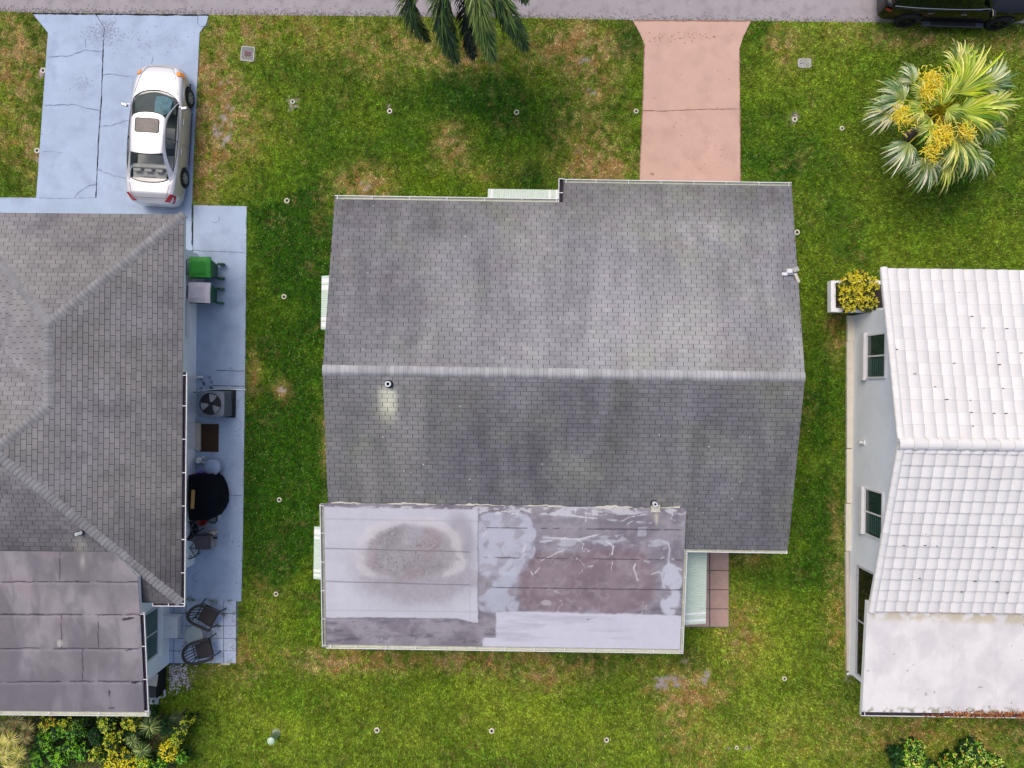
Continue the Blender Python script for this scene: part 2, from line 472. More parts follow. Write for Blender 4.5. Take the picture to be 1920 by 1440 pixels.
# ground sheet
def ground_sheet():
    xs = np.concatenate([np.array([-400, -150, -60, -30, -22]), np.arange(-20.4, 20.41, .12), np.array([22, 30, 60, 150, 400])])
    ys = np.concatenate([np.array([-400, -150, -60, -25]), np.arange(-15.6, 16.01, .12), np.array([25, 60, 150, 400])])
    X, Y = np.meshgrid(xs, ys)
    c, bare, dry = lawn_colour(X.ravel(), Y.ravel())
    far = (np.abs(X.ravel()) > 25) | (Y.ravel() > 20) | (Y.ravel() < -20)
    c = np.where(far[:, None], np.asarray(C_MID) * .75 + np.asarray(C_LUSH) * .25, c); bare = np.where(far, 0, bare)
    c = mixc(c * np.array([.66, .60, .55]), mixc(C_BARE, np.asarray(C_BARE) * .72, fbm(X.ravel() * 4, Y.ravel() * 4, 77)), sm(.3, .7, bare))
    Z = (fbm(X * 1.3, Y * 1.3, 31) - .5) * .0
    n, m = X.shape
    v = np.stack([X.ravel(), Y.ravel(), Z.ravel()], 1)
    i = np.arange(n * m).reshape(n, m)
    f = np.stack([i[:-1, :-1].ravel(), i[:-1, 1:].ravel(), i[1:, 1:].ravel(), i[1:, :-1].ravel()], 1)
    me = bpy.data.meshes.new('lawn')
    me.from_pydata(v.tolist(), [], f.tolist())
    at = me.color_attributes.new('Col', 'FLOAT_COLOR', 'POINT')
    a = np.ones((n * m, 4), np.float32); a[:, :3] = c
    at.data.foreach_set('color', a.ravel())
    me.materials.append(M['soil'])
    o = bpy.data.objects.new('lawn', me); COL.objects.link(o)
    props(o, 'green lawn with dry tan patches around the houses', kind='structure')
ground_sheet()

def grass_blades(n=1600000):
    x = rng.uniform(-19.6, 19.6, n); y = rng.uniform(-14.9, 14.6, n)
    ed = rng.uniform(-.035, .035, (2, n))
    keep = np.ones(n, bool)
    for pl in (road_poly, blue_poly, slab_poly, pink_poly, patio_poly, paver_poly):
        keep &= ~inpoly(x + ed[0], y + ed[1], pl)
    for pl in (main_foot, left_foot, right_foot):
        keep &= ~inpoly(x, y, pl)
    x = x[keep]; y = y[keep]
    c, bare, dry = lawn_colour(x, y)
    keep = rng.random(len(x)) > sm(.25, .75, bare) * .93 + dry * .15
    x = x[keep]; y = y[keep]; c = c[keep]; dry = dry[keep]
    n = len(x)
    # jitter: each blade its own tone, some brown or pale
    cl = (fbm(x * 9, y * 9, 52, 3) - .5) * 2; cl2 = (fbm(x * 24, y * 24, 53, 3) - .5) * 2
    c = c * 1.03 * np.clip(1 + .8 * cl + 1.1 * cl2, .35, 2.0)[:, None]
    warm = np.clip((fbm(x * 6, y * 6, 54, 3) - .55) * 5, 0, 1) * (.22 + dry)
    c = mixc(c, c * np.array([1.45, 1.02, 1.0]), np.clip(warm, 0, 1))
    c = c * (.45 + 1.1 * rng.random((n, 1)) ** 1.2) * (1 + (rng.random((n, 3)) - .5) * .18)
    r = rng.random(n)
    c = np.where((r < .025 + .18 * dry)[:, None], np.asarray(C_BROWN) * (.6 + .8 * rng.random((n, 1))), c)
    c = np.where((r > .985)[:, None], np.asarray(S(200, 205, 120)) * (.7 + .5 * rng.random((n, 1))), c)
    clump = fbm(x * 7, y * 7, 51, 3)
    hh = (.015 + .07 * clump) * (1.1 - .55 * dry) * (.7 + .6 * rng.random(n))
    a = rng.uniform(0, 2 * PI, n) + clump * 2
    ln = (.04 + .04 * rng.random(n)) * (1 - .3 * dry)
    w = .007 + .007 * rng.random(n)
    dx, dy = np.cos(a), np.sin(a)
    v = np.zeros((n, 3, 3), np.float32)
    v[:, 0, 0] = x - dy * w; v[:, 0, 1] = y + dx * w; v[:, 0, 2] = .002
    v[:, 1, 0] = x + dy * w; v[:, 1, 1] = y - dx * w; v[:, 1, 2] = .002
    v[:, 2, 0] = x + dx * ln; v[:, 2, 1] = y + dy * ln; v[:, 2, 2] = hh
    me = bpy.data.meshes.new('grass')
    me.vertices.add(n * 3); me.vertices.foreach_set('co', v.ravel())
    me.loops.add(n * 3); me.loops.foreach_set('vertex_index', np.arange(n * 3, dtype=np.int32))
    me.polygons.add(n); me.polygons.foreach_set('loop_start', np.arange(0, n * 3, 3, dtype=np.int32))
    me.update(calc_edges=True)
    at = me.color_attributes.new('Col', 'FLOAT_COLOR', 'POINT')
    q = np.ones((n, 3, 4), np.float32); q[:, :, :3] = np.clip(c, .002, .9)[:, None, :]
    at.data.foreach_set('color', q.ravel())
    me.materials.append(M['grass'])
    o = bpy.data.objects.new('grass', me); COL.objects.link(o)
    props(o, 'short green and straw coloured lawn grass between the houses', 'grass', kind='stuff')
grass_blades()

# road
mb = MB(); mb.poly([(x, y, .004) for x, y in road_poly[::-1]])
edge = [G(*p) for p in ROAD_EDGE]
mb.cur = 1
for k in range(2600):
    px_ = random.uniform(-20, 1940); py_ = float(np.interp(px_, [p[0] for p in ROAD_EDGE], [p[1] for p in ROAD_EDGE])) - 1 - abs(random.gauss(0, 5))
    if 1010 < px_ < 1940 and random.random() < .5: continue
    q = G(px_, py_); s_ = random.uniform(.01, .035); mb.lathe([(.0001, .0062), (s_, .0062)], (q[0], q[1], random.uniform(0, .001)), 5)
for k in range(500):
    q = G(random.uniform(-20, 1940), random.uniform(-40, 40)); s_ = random.uniform(.006, .02)
    if inpoly(np.array([q[0]]), np.array([q[1]]), road_poly)[0]: mb.lathe([(.0001, .0082), (s_, .0082)], (q[0], q[1], 0), 5)
props(mb.build('road', [M['road'], M['grime']]), 'grey asphalt road along the top of the plots', kind='structure')

# blue driveway (sheet with real thickness), its joints, cracks and stains
mb = MB()
mb.prism(blue_poly, -.05, .035)
mb.cur = 1
def dl(pts, w=.035, amp=.012, z=.039, step=.1):
    mb.ribbon(jit_line([G(*p) for p in pts], step, amp), w, z)
dl([(181, 28), (197, 53), (195, 80), (191, 190), (186, 260), (181, 372)], .032, .006)
dl([(62, 26.5), (392, 29.5)], .05, .008)
mb.cur = 2
dl([(92, 108), (130, 106), (160, 95), (192, 97)], .03, .02); dl([(163, 92), (161, 75)], .02)
dl([(85, 198), (140, 197), (160, 203), (188, 208)], .03, .02)
dl([(192, 141), (210, 140), (248, 145)], .025, .02)
dl([(188, 238), (210, 237), (232, 228), (243, 227)], .025, .02); dl([(185, 319), (215, 330), (240, 336)], .028, .02)
dl([(183, 345), (165, 350), (150, 360), (140, 372)], .025, .02); dl([(75, 371), (110, 373), (180, 371)], .02)
dl([(372, 31), (371, 44), (378, 52), (390, 48)], .025); dl([(83, 285), (100, 284), (120, 288)], .015)
dl([(288, 108), (285, 120)], .02)
mb.cur = 1
dl([(361, 384), (361, 460)], .03, .012)
mb.cur = 3
for cx_, cy_, rx_, ry_, n_ in ((202, 55, 14, 20, 260), (180, 60, 16, 16, 90), (225, 70, 40, 14, 60), (155, 155, 20, 14, 50), (300, 80, 60, 30, 50)):
    for _ in range(n_):
        q = G(random.gauss(cx_, rx_ * .6), random.gauss(cy_, ry_ * .6)); s_ = random.uniform(.01, .035)
        if inpoly(np.array([q[0]]), np.array([q[1]]), blue_poly)[0]: mb.lathe([(0.0001, .0392), (s_, .0392)], (q[0], q[1], random.uniform(0, .002)), 6)
props(mb.build('driveway', [M['bluecon'], M['joint'], M['crack'], M['stain']]), 'pale blue painted concrete driveway under the silver car', kind='structure')

mb = MB(); mb.prism(slab_poly, -.05, .031); mb.cur = 1
dl([(405, 694), (458, 696)], .02, .008, .035); dl([(398, 723), (458, 724)], .02, .008, .035); dl([(362, 470), (460, 474)], .012, .004, .035)
dl([(357, 928), (456, 929)], .014, .004, .035)
mb.cur = 2
def arc(cx, cy, r, a0, a1, w, n=14, z=.035):
    mb.ribbon([G(cx + r * math.cos(a0 + (a1 - a0) * i / n), cy + r * math.sin(a0 + (a1 - a0) * i / n)) for i in range(n + 1)], w, z)
arc(441, 797, 12, -1.5, 2.4, .012); arc(414, 1008, 16, -1, 1.8, .01); arc(420, 1008, 10, -1, 1.8, .01); arc(368, 1082, 7, 1, 5, .02); arc(404, 410, 8, -.5, 2.5, .02)
dl([(452, 745), (436, 790), (420, 800)], .01, .01, .035)
for _ in range(60):
    q = G(random.uniform(385, 455), random.uniform(690, 1110)); s = random.uniform(.008, .03)
    mb.lathe([(0.0001, .0352), (s, .0352)], (q[0], q[1], 0), 7)
for _ in range(9):
    q = G(random.uniform(374, 398), random.uniform(705, 728)); s = random.uniform(.03, .07)
    mb.lathe([(0.0001, .0352), (s, .0352)], (q[0], q[1], 0), 9)
props(mb.build('side_path', [M['bluecon'], M['joint'], M['crack']]), 'blue grey concrete path along the left house wall', kind='structure')

mb = MB(); mb.prism(pink_poly, -.05, .035); mb.cur = 1
dl([(1205, 208), (1240, 209), (1300, 206), (1386, 205)], .03, .01); dl([(1187, 39.5), (1407, 40.5)], .04, .006)
dl([(1208, 84), (1203, 240), (1198, 345)], .03, .01); dl([(1386, 92), (1387, 240), (1388, 345)], .03, .01)
for cx_, cy_, rx_, ry_, n_ in ((1290, 70, 70, 10, 50), (1235, 75, 20, 10, 25), (1300, 180, 70, 80, 25), (1222, 327, 3, 2, 14), (1330, 300, 40, 40, 30)):
    for _ in range(n_):
        q = G(random.gauss(cx_, rx_ * .6), random.gauss(cy_, ry_ * .6)); s_ = random.uniform(.006, .026)
        if inpoly(np.array([q[0]]), np.array([q[1]]), pink_poly)[0]: mb.lathe([(0.0001, .0392), (s_, .0392)], (q[0], q[1], random.uniform(0, .001)), 6)
props(mb.build('pink_driveway', [M['pinkcon'], M['pinkcrack']]), 'pink painted concrete driveway in front of the middle house', kind='structure')

# patio of square tiles left of the lawn
mb = MB(); mb.prism(patio_poly, -.04, .012); mb.cur = 1
x0, y0 = G(350, 1126); tw = 23.4 * K0
for i in range(-2, 5):
    for j in range(0, 5):
        cx = x0 + (i + .5) * tw; cy = y0 - (j + .5) * tw
        ok = inpoly(np.array([cx, cx + tw * .4, cx - tw * .4]), np.array([cy, cy - tw * .4, cy]), patio_poly)
        if ok.all() or (ok[0] and random.random() < .8):
            mb.box((cx, cy, .022), (tw - .022, tw - .022, .036), random.uniform(-.01, .01))
mb.cur = 2
for i in range(1, 4):
    for j in range(0, 5):
        cx = x0 + (i + .5) * tw; cy = y0 - (j + .5) * tw
        if not inpoly(np.array([cx]), np.array([cy]), patio_poly)[0]: continue
        mb.tube([(cx + .11 * math.cos(t), cy + .11 * math.sin(t), .041) for t in [k * PI / 4 + .39 for k in range(8)]], .0025, 4, closed=True)
        for t in (0, PI / 2, PI, 1.5 * PI):
            mb.tube([(cx + .11 * math.cos(t), cy + .11 * math.sin(t), .041), (cx + .19 * math.cos(t), cy + .19 * math.sin(t), .041)], .0025, 4)
props(mb.build('patio', [M['tilegap'], M['tile'], M['crack']]), 'patio of pale blue square tiles with weeds in the joints', kind='structure')

# pink brown pavers beside the rear awning
mb = MB(); mb.prism(paver_poly, -.04, .012); mb.cur = 1
ys = [1031, 1069, 1105, 1141, 1175]
for a, b in zip(ys, ys[1:]):
    for xa, xb in ((1284, 1329), (1331, 1365.5)):
        p0 = G(xa, a + .8); p1 = G(xb, b - .8)
        mb.box(((p0[0] + p1[0]) / 2, (p0[1] + p1[1]) / 2, .025), (p1[0] - p0[0], abs(p1[1] - p0[1]), .04), 0)
props(mb.build('path', [M['tilegap'], M['paver']]), 'short row of pinkish brown pavers beside the green awning', kind='structure')
# ------------------------------------------------------------------ roofing helpers
class Fr:
    def __init__(s, o, ang):
        s.o = (o[0], o[1]); s.c = math.cos(ang); s.s = math.sin(ang); s.a = ang
    def w(s, u, v):
        return (s.o[0] + u * s.c - v * s.s, s.o[1] + u * s.s + v * s.c)
    def inv(s, x, y):
        x = x - s.o[0]; y = y - s.o[1]
        return x * s.c + y * s.s, -x * s.s + y * s.c

def clip(poly, clipper):
    out = poly
    n = len(clipper)
    for i in range(n):
        ax, ay = clipper[i]; bx, by = clipper[(i + 1) % n]
        ins = lambda p: (bx - ax) * (p[1] - ay) - (by - ay) * (p[0] - ax) >= -1e-9
        src = out; out = []
        if not src: return []
        for k in range(len(src)):
            p = src[k]; q = src[(k + 1) % len(src)]
            ip, iq = ins(p), ins(q)
            if ip: out.append(p)
            if ip != iq:
                d1 = (bx - ax) * (p[1] - ay) - (by - ay) * (p[0] - ax)
                d2 = (bx - ax) * (q[1] - ay) - (by - ay) * (q[0] - ax)
                t = d1 / (d1 - d2)
                out.append((p[0] + (q[0] - p[0]) * t, p[1] + (q[1] - p[1]) * t))
    return out

def ccw(poly):
    n = len(poly)
    a = sum(poly[i][0] * poly[(i + 1) % n][1] - poly[(i + 1) % n][0] * poly[i][1] for i in range(n))
    return poly if a > 0 else poly[::-1]

def shingles(mb, fr, polys, zf, up, ex, tw, colf, seed=0, gap=.016, t=.010):
    """courses of tabs. polys: convex polygons in frame (u, v); zf(u, v); up = (du, dv) unit up-slope direction"""
    rnd = random.Random(seed)
    al = (-up[1], up[0])      # along the course (up x z)
    pts = []; jit = []; dark = []; faces = []
    for poly in polys:
        poly = ccw(poly)
        st = [(p[0] * al[0] + p[1] * al[1], p[0] * up[0] + p[1] * up[1]) for p in poly]
        st = ccw(st)
        s0 = min(p[0] for p in st); s1 = max(p[0] for p in st); t0 = min(p[1] for p in st); t1 = max(p[1] for p in st)
        # eave line is the lowest t: same course lines whatever the polygon
        for r in range(int(math.floor(t0 / ex)) - 1, int(math.ceil(t1 / ex)) + 1):
            b0 = r * ex; b1 = b0 + ex
            if b1 < t0 or b0 > t1: continue
            rr = random.Random(seed * 977 + r)
            off = (r % 2) * tw / 2 + (r // 9) * .083 + rr.uniform(-.012, .012)
            dz = rr.uniform(-.006, .006)
            for c in range(int(math.floor((s0 - off) / tw)) - 1, int(math.ceil((s1 - off) / tw)) + 1):
                a0 = off + c * tw + gap / 2; a1 = off + (c + 1) * tw - gap / 2
                if a1 < s0 or a0 > s1: continue
                hr = random.Random((seed * 31 + r) * 7919 + c)
                j = hr.uniform(-1, 1); e0 = b0 + dz + hr.uniform(-.003, .003)
                am = (a0 + a1) / 2
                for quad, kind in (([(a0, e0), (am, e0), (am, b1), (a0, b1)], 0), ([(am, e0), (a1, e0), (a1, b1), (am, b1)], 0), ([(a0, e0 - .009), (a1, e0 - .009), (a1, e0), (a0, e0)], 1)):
                    q = clip(quad, st)
                    if len(q) < 3: continue
                    base = len(pts)
                    for (s_, t_) in q:
                        if kind == 0: h = .003 + t * (1 - (t_ - e0) / ex)
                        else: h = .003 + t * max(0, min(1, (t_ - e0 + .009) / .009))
                        pts.append((s_, t_, h)); jit.append(j); dark.append(kind)
                    faces.append(tuple(range(base, base + len(q))))
    if not pts: return
    A = np.array(pts); J = np.array(jit); D = np.array(dark)
    u = A[:, 0] * al[0] + A[:, 1] * up[0]; v = A[:, 0] * al[1] + A[:, 1] * up[1]
    wx = fr.o[0] + u * fr.c - v * fr.s; wy = fr.o[1] + u * fr.s + v * fr.c
    z = np.array([zf(a, b) for a, b in zip(u, v)]) + A[:, 2]
    C = colf(wx, wy, z, J)
    C = np.where(D[:, None] > 0, C * .5, C)  # lower strip of each tab darkened: bare asphalt edge and painted row shadow
    b = len(mb.v)
    mb.v += [tuple(p) for p in np.stack([wx, wy, z], 1).tolist()]
    mb.c += [tuple(c) for c in C.tolist()]
    mb.f += [tuple(i + b for i in f) for f in faces]
    mb.m += [mb.cur] * len(faces)

def deck(mb, fr, poly, zf, th=.16):
    """solid roof deck under the shingles: poly in (u, v)"""
    poly = ccw(poly)
    W = [fr.w(*p) for p in poly]
    n = len(poly)
    a = [mb.vert((W[i][0], W[i][1], zf(*poly[i]) - th)) for i in range(n)]
    b = [mb.vert((W[i][0], W[i][1], zf(*poly[i]))) for i in range(n)]
    mb.cur = 1; mb.face(a[::-1])
    for i in range(n):
        mb.face((a[i], a[(i + 1) % n], b[(i + 1) % n], b[i]))
    mb.cur = 0; mb.face(b)

def ridge_caps(mb, A, B, nl, nr, w, colf, seed=1, step=.135, lift=.018):
    """overlapping cap shingles from A to B (3D). nl, nr: (horizontal unit vector, drop per metre) on either side"""
    A = Vector(A); B = Vector(B); L = (B - A).length; d = (B - A) / L
    n = int(L / step); step = L / n
    rnd = random.Random(seed)
    P_ = []; F = []; J = []
    prof = [(-1, 0), (-.6, .006), (-.2, .012), (.2, .012), (.6, .006), (1, 0)]
    for i in range(n):
        j = rnd.uniform(-1, 1); ww = w * (1 + rnd.uniform(-.04, .04))
        rows = []
        for s_, h in ((i * step - .012, lift + .004), (i * step, lift + .013), ((i + 1) * step + .01, lift)):
            row = []
            for x, hh in prof:
                side = nl if x < 0 else nr
                p = A + d * s_ + Vector((side[0][0], side[0][1], -side[1])) * (abs(x) * ww)
                row.append(len(P_)); P_.append((p.x, p.y, p.z + h + hh - (lift * .8 if abs(x) == 1 else 0))); J.append(j)
            rows.append(row)
        for R0, R1 in zip(rows, rows[1:]):
            for k in range(5):
                F.append((R0[k], R0[k + 1], R1[k + 1], R1[k]))
    A_ = np.array(P_); C = colf(A_[:, 0], A_[:, 1], A_[:, 2], np.array(J))
    # front edge of each cap darkened to mark its seam
    C[::18] = C[::18]
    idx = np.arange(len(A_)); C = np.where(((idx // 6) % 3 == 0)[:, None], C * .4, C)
    b = len(mb.v)
    mb.v += [tuple(p) for p in P_]; mb.c += [tuple(c) for c in C.tolist()]
    mb.f += [tuple(i + b for i in f) for f in F]; mb.m += [mb.cur] * len(F)

def pxof(x, y, z):
    k = FPX / (CAM_H - z)
    return 960 + x * k, 720 - y * k

def gutter(parent, name, A, B, out, w=.12, h=.11, hang=.9, inner='guttin', outer='white', inside=None, label=None):
    """trough from A to B (3D points on the roof edge); out = horizontal unit vector pointing away from the roof"""
    A = Vector(A); B = Vector(B); o = Vector((out[0], out[1], 0))
    up = Vector((0, 0, 1))
    prof_o = [(0.0, 0.0), (0.0, -h), (w * .75, -h), (w, -h * .55), (w, .004), (w - .022, .004), (w - .022, -.012)]
    mb = MB()
    def sweep(pr):
        a = [mb.vert(A + o * x + up * z) for x, z in pr]; b = [mb.vert(B + o * x + up * z) for x, z in pr]
        for i in range(len(pr) - 1): mb.face((a[i], a[i + 1], b[i + 1], b[i]))
        return a, b
    a, b = sweep(prof_o)
    mb.cur = 0
    for s in (a, b): mb.face(s[:6])
    mb.cur = 1
    sweep([(0.004, -.01), (0.006, -h * .62), (w * .75, -h * .62), (w - .026, -h * .4), (w - .024, -.012)])
    if inside:
        mb.cur = 2
        L = (B - A).length; n = int(L / .07)
        for i in range(n):
            if random.random() < inside:
                p = A + (B - A) * ((i + random.random()) / n) + o * random.uniform(.02, w - .04) + up * (-h * .5)
                mb.box(p, (random.uniform(.03, .09), random.uniform(.02, .05), .02), random.uniform(0, 3))
    g = mb.build(name, [M[outer], M[inner], M['leafgunk']], parent)
    if label: g['label'] = label
    L = (B - A).length; n = max(1, int(round(L / hang)))
    for i in range(n + 1):
        t = min(max(i / n, .012), .988)
        p = A + (B - A) * t + o * (w / 2) + up * .002
        d = (B - A).normalized()
        m2 = MB(); m2.box(p, (.022, w, .012), math.atan2(d.y, d.x))
        m2.build('gutter_hanger', M['white'], g)
    return g

# ================================================================== MIDDLE HOUSE
A_ = P(605, 694, 4.10)
FM = Fr((A_.x, A_.y), R(-.85))
LM = 14.53
SL = .207
zm = lambda u, v: 4.10 - SL * abs(v)
vN1, vN2, uS = 5.43, 6.10, 7.25
vS1, vS2, uF = -4.22, -5.47, 11.22
house = thing('house', 'middle house with grey shingle gable roof and low patched rear roof', 'house', (*FM.w(LM / 2, -1), 0))

def col_main(x, y, z, j):
    px, py = pxof(x, y, z)
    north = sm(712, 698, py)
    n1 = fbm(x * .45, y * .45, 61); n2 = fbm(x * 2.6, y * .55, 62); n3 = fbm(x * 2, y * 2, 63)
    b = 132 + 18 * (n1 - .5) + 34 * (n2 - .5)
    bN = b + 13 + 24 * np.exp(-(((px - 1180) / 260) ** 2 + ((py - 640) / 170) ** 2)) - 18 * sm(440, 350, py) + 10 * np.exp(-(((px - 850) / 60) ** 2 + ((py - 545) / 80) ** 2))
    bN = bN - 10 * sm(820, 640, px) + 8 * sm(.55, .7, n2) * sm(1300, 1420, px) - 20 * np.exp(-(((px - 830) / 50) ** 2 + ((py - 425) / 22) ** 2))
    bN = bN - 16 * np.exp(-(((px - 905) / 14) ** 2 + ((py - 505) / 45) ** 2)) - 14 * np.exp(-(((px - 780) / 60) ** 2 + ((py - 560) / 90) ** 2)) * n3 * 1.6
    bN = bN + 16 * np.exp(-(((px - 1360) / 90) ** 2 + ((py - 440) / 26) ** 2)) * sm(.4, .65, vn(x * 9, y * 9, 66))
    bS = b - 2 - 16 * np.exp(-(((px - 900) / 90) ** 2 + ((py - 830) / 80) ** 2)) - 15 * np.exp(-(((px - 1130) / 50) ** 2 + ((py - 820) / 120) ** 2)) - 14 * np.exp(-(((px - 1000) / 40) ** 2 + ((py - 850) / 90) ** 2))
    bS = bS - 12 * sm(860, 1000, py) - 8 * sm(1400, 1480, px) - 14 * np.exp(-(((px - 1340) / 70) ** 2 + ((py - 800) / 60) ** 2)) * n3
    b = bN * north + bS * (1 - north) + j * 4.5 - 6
    r = b + 0; g = b - 0; bl = b + 5 - 5 * sm(.4, .7, n1)
    pink = sm(.56, .72, fbm(x * 1.7, y * 2.2, 67)) * north * .5
    r = r + 5 * pink; g = g - 3 * pink; bl = bl + 1 * pink
    gr = (vn(x * 31, y * 37, 69) - .5) * 9 + (vn(x * 9, y * 14, 70) - .5) * 10
    r = r + gr; g = g + gr; bl = bl + gr
    lich = sm(.58, .72, fbm(x * 1.1, y * 1.1, 68)) * .5
    r = r + 2 * lich; g = g + 5 * lich; bl = bl - 6 * lich
    # pale run-off below the two vent pipes
    d = (px - 728) / 17; s1 = np.exp(-d ** 4) * sm(716, 738, py) * sm(812, 752, py)
    s1 = s1 * (1 - .35 * np.clip(j, 0, 1))
    r = r + 92 * s1; g = g + 92 * s1; bl = bl + 74 * s1
    rr = np.stack([np.clip(q, 20, 250) / 255 for q in (r, g, bl)], 1)
    return (rr ** 2.2) * ALB

mb = MB()
deck(mb, FM, [(0, 0), (uS, 0), (uS, vN1), (0, vN1)], zm)
deck(mb, FM, [(uS, 0), (LM, 0), (LM, vN2), (uS, vN2)], zm)
deck(mb, FM, [(0, 0), (0, vS1), (uF, vS1), (uF, 0)], zm)
deck(mb, FM, [(uF, 0), (uF, vS2), (LM, vS2), (LM, 0)], zm)
roof = mb.build('roof', [M['felt'], M['white']], house)
mb = MB()
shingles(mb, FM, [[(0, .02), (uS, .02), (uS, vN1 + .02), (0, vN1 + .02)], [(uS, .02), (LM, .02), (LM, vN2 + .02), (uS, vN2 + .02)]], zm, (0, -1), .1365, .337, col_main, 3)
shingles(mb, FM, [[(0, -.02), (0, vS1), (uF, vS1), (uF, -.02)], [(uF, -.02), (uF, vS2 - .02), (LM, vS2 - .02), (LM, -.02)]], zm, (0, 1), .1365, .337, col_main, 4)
mb.build('shingles', M['shingle'], roof, colattr=True)
def col_cap(x, y, z, j):
    u, v = FM.inv(x, y)
    n = fbm(x * 5, y * 5, 71); n1 = fbm(x * .8, 0 * y, 72)
    b = 176 + 34 * (n - .5) + 30 * (n1 - .5) + j * 9 - 34 * sm(-.03, -.15, v) - 14 * sm(.08, .2, v)
    rr = np.stack([np.clip(q, 20, 250) / 255 for q in (b, b + 1, b + 4)], 1)
    return rr ** 2.2 * ALB
mb = MB()
a3 = (*FM.w(0, 0), 4.10); b3 = (*FM.w(LM, 0), 4.10)
nn = FM.w(0, 1); nv = (nn[0] - FM.o[0], nn[1] - FM.o[1]); ns = (-nv[0], -nv[1])
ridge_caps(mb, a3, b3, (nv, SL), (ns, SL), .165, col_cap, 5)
mb.build('ridge_cap', M['shingle'], roof, colattr=True)

# pale lichen spots and bits of debris lying on the shingles
mb = MB()
for k in range(70):
    u = random.uniform(.2, LM - .2); v = random.uniform(-5.2, 5.4)
    if v < vS1 and u < uF: continue
    x, y = FM.w(u, v); s_ = random.uniform(.008, .03) * (1.6 if random.random() < .08 else 1)
    z = zm(u, v) + .016
    mb.lathe([(.0001, .003), (s_, 0)], (x, y, z), 6)
mb.build('lichen_spots', M['concrete'], roof)['kind'] = 'stuff'
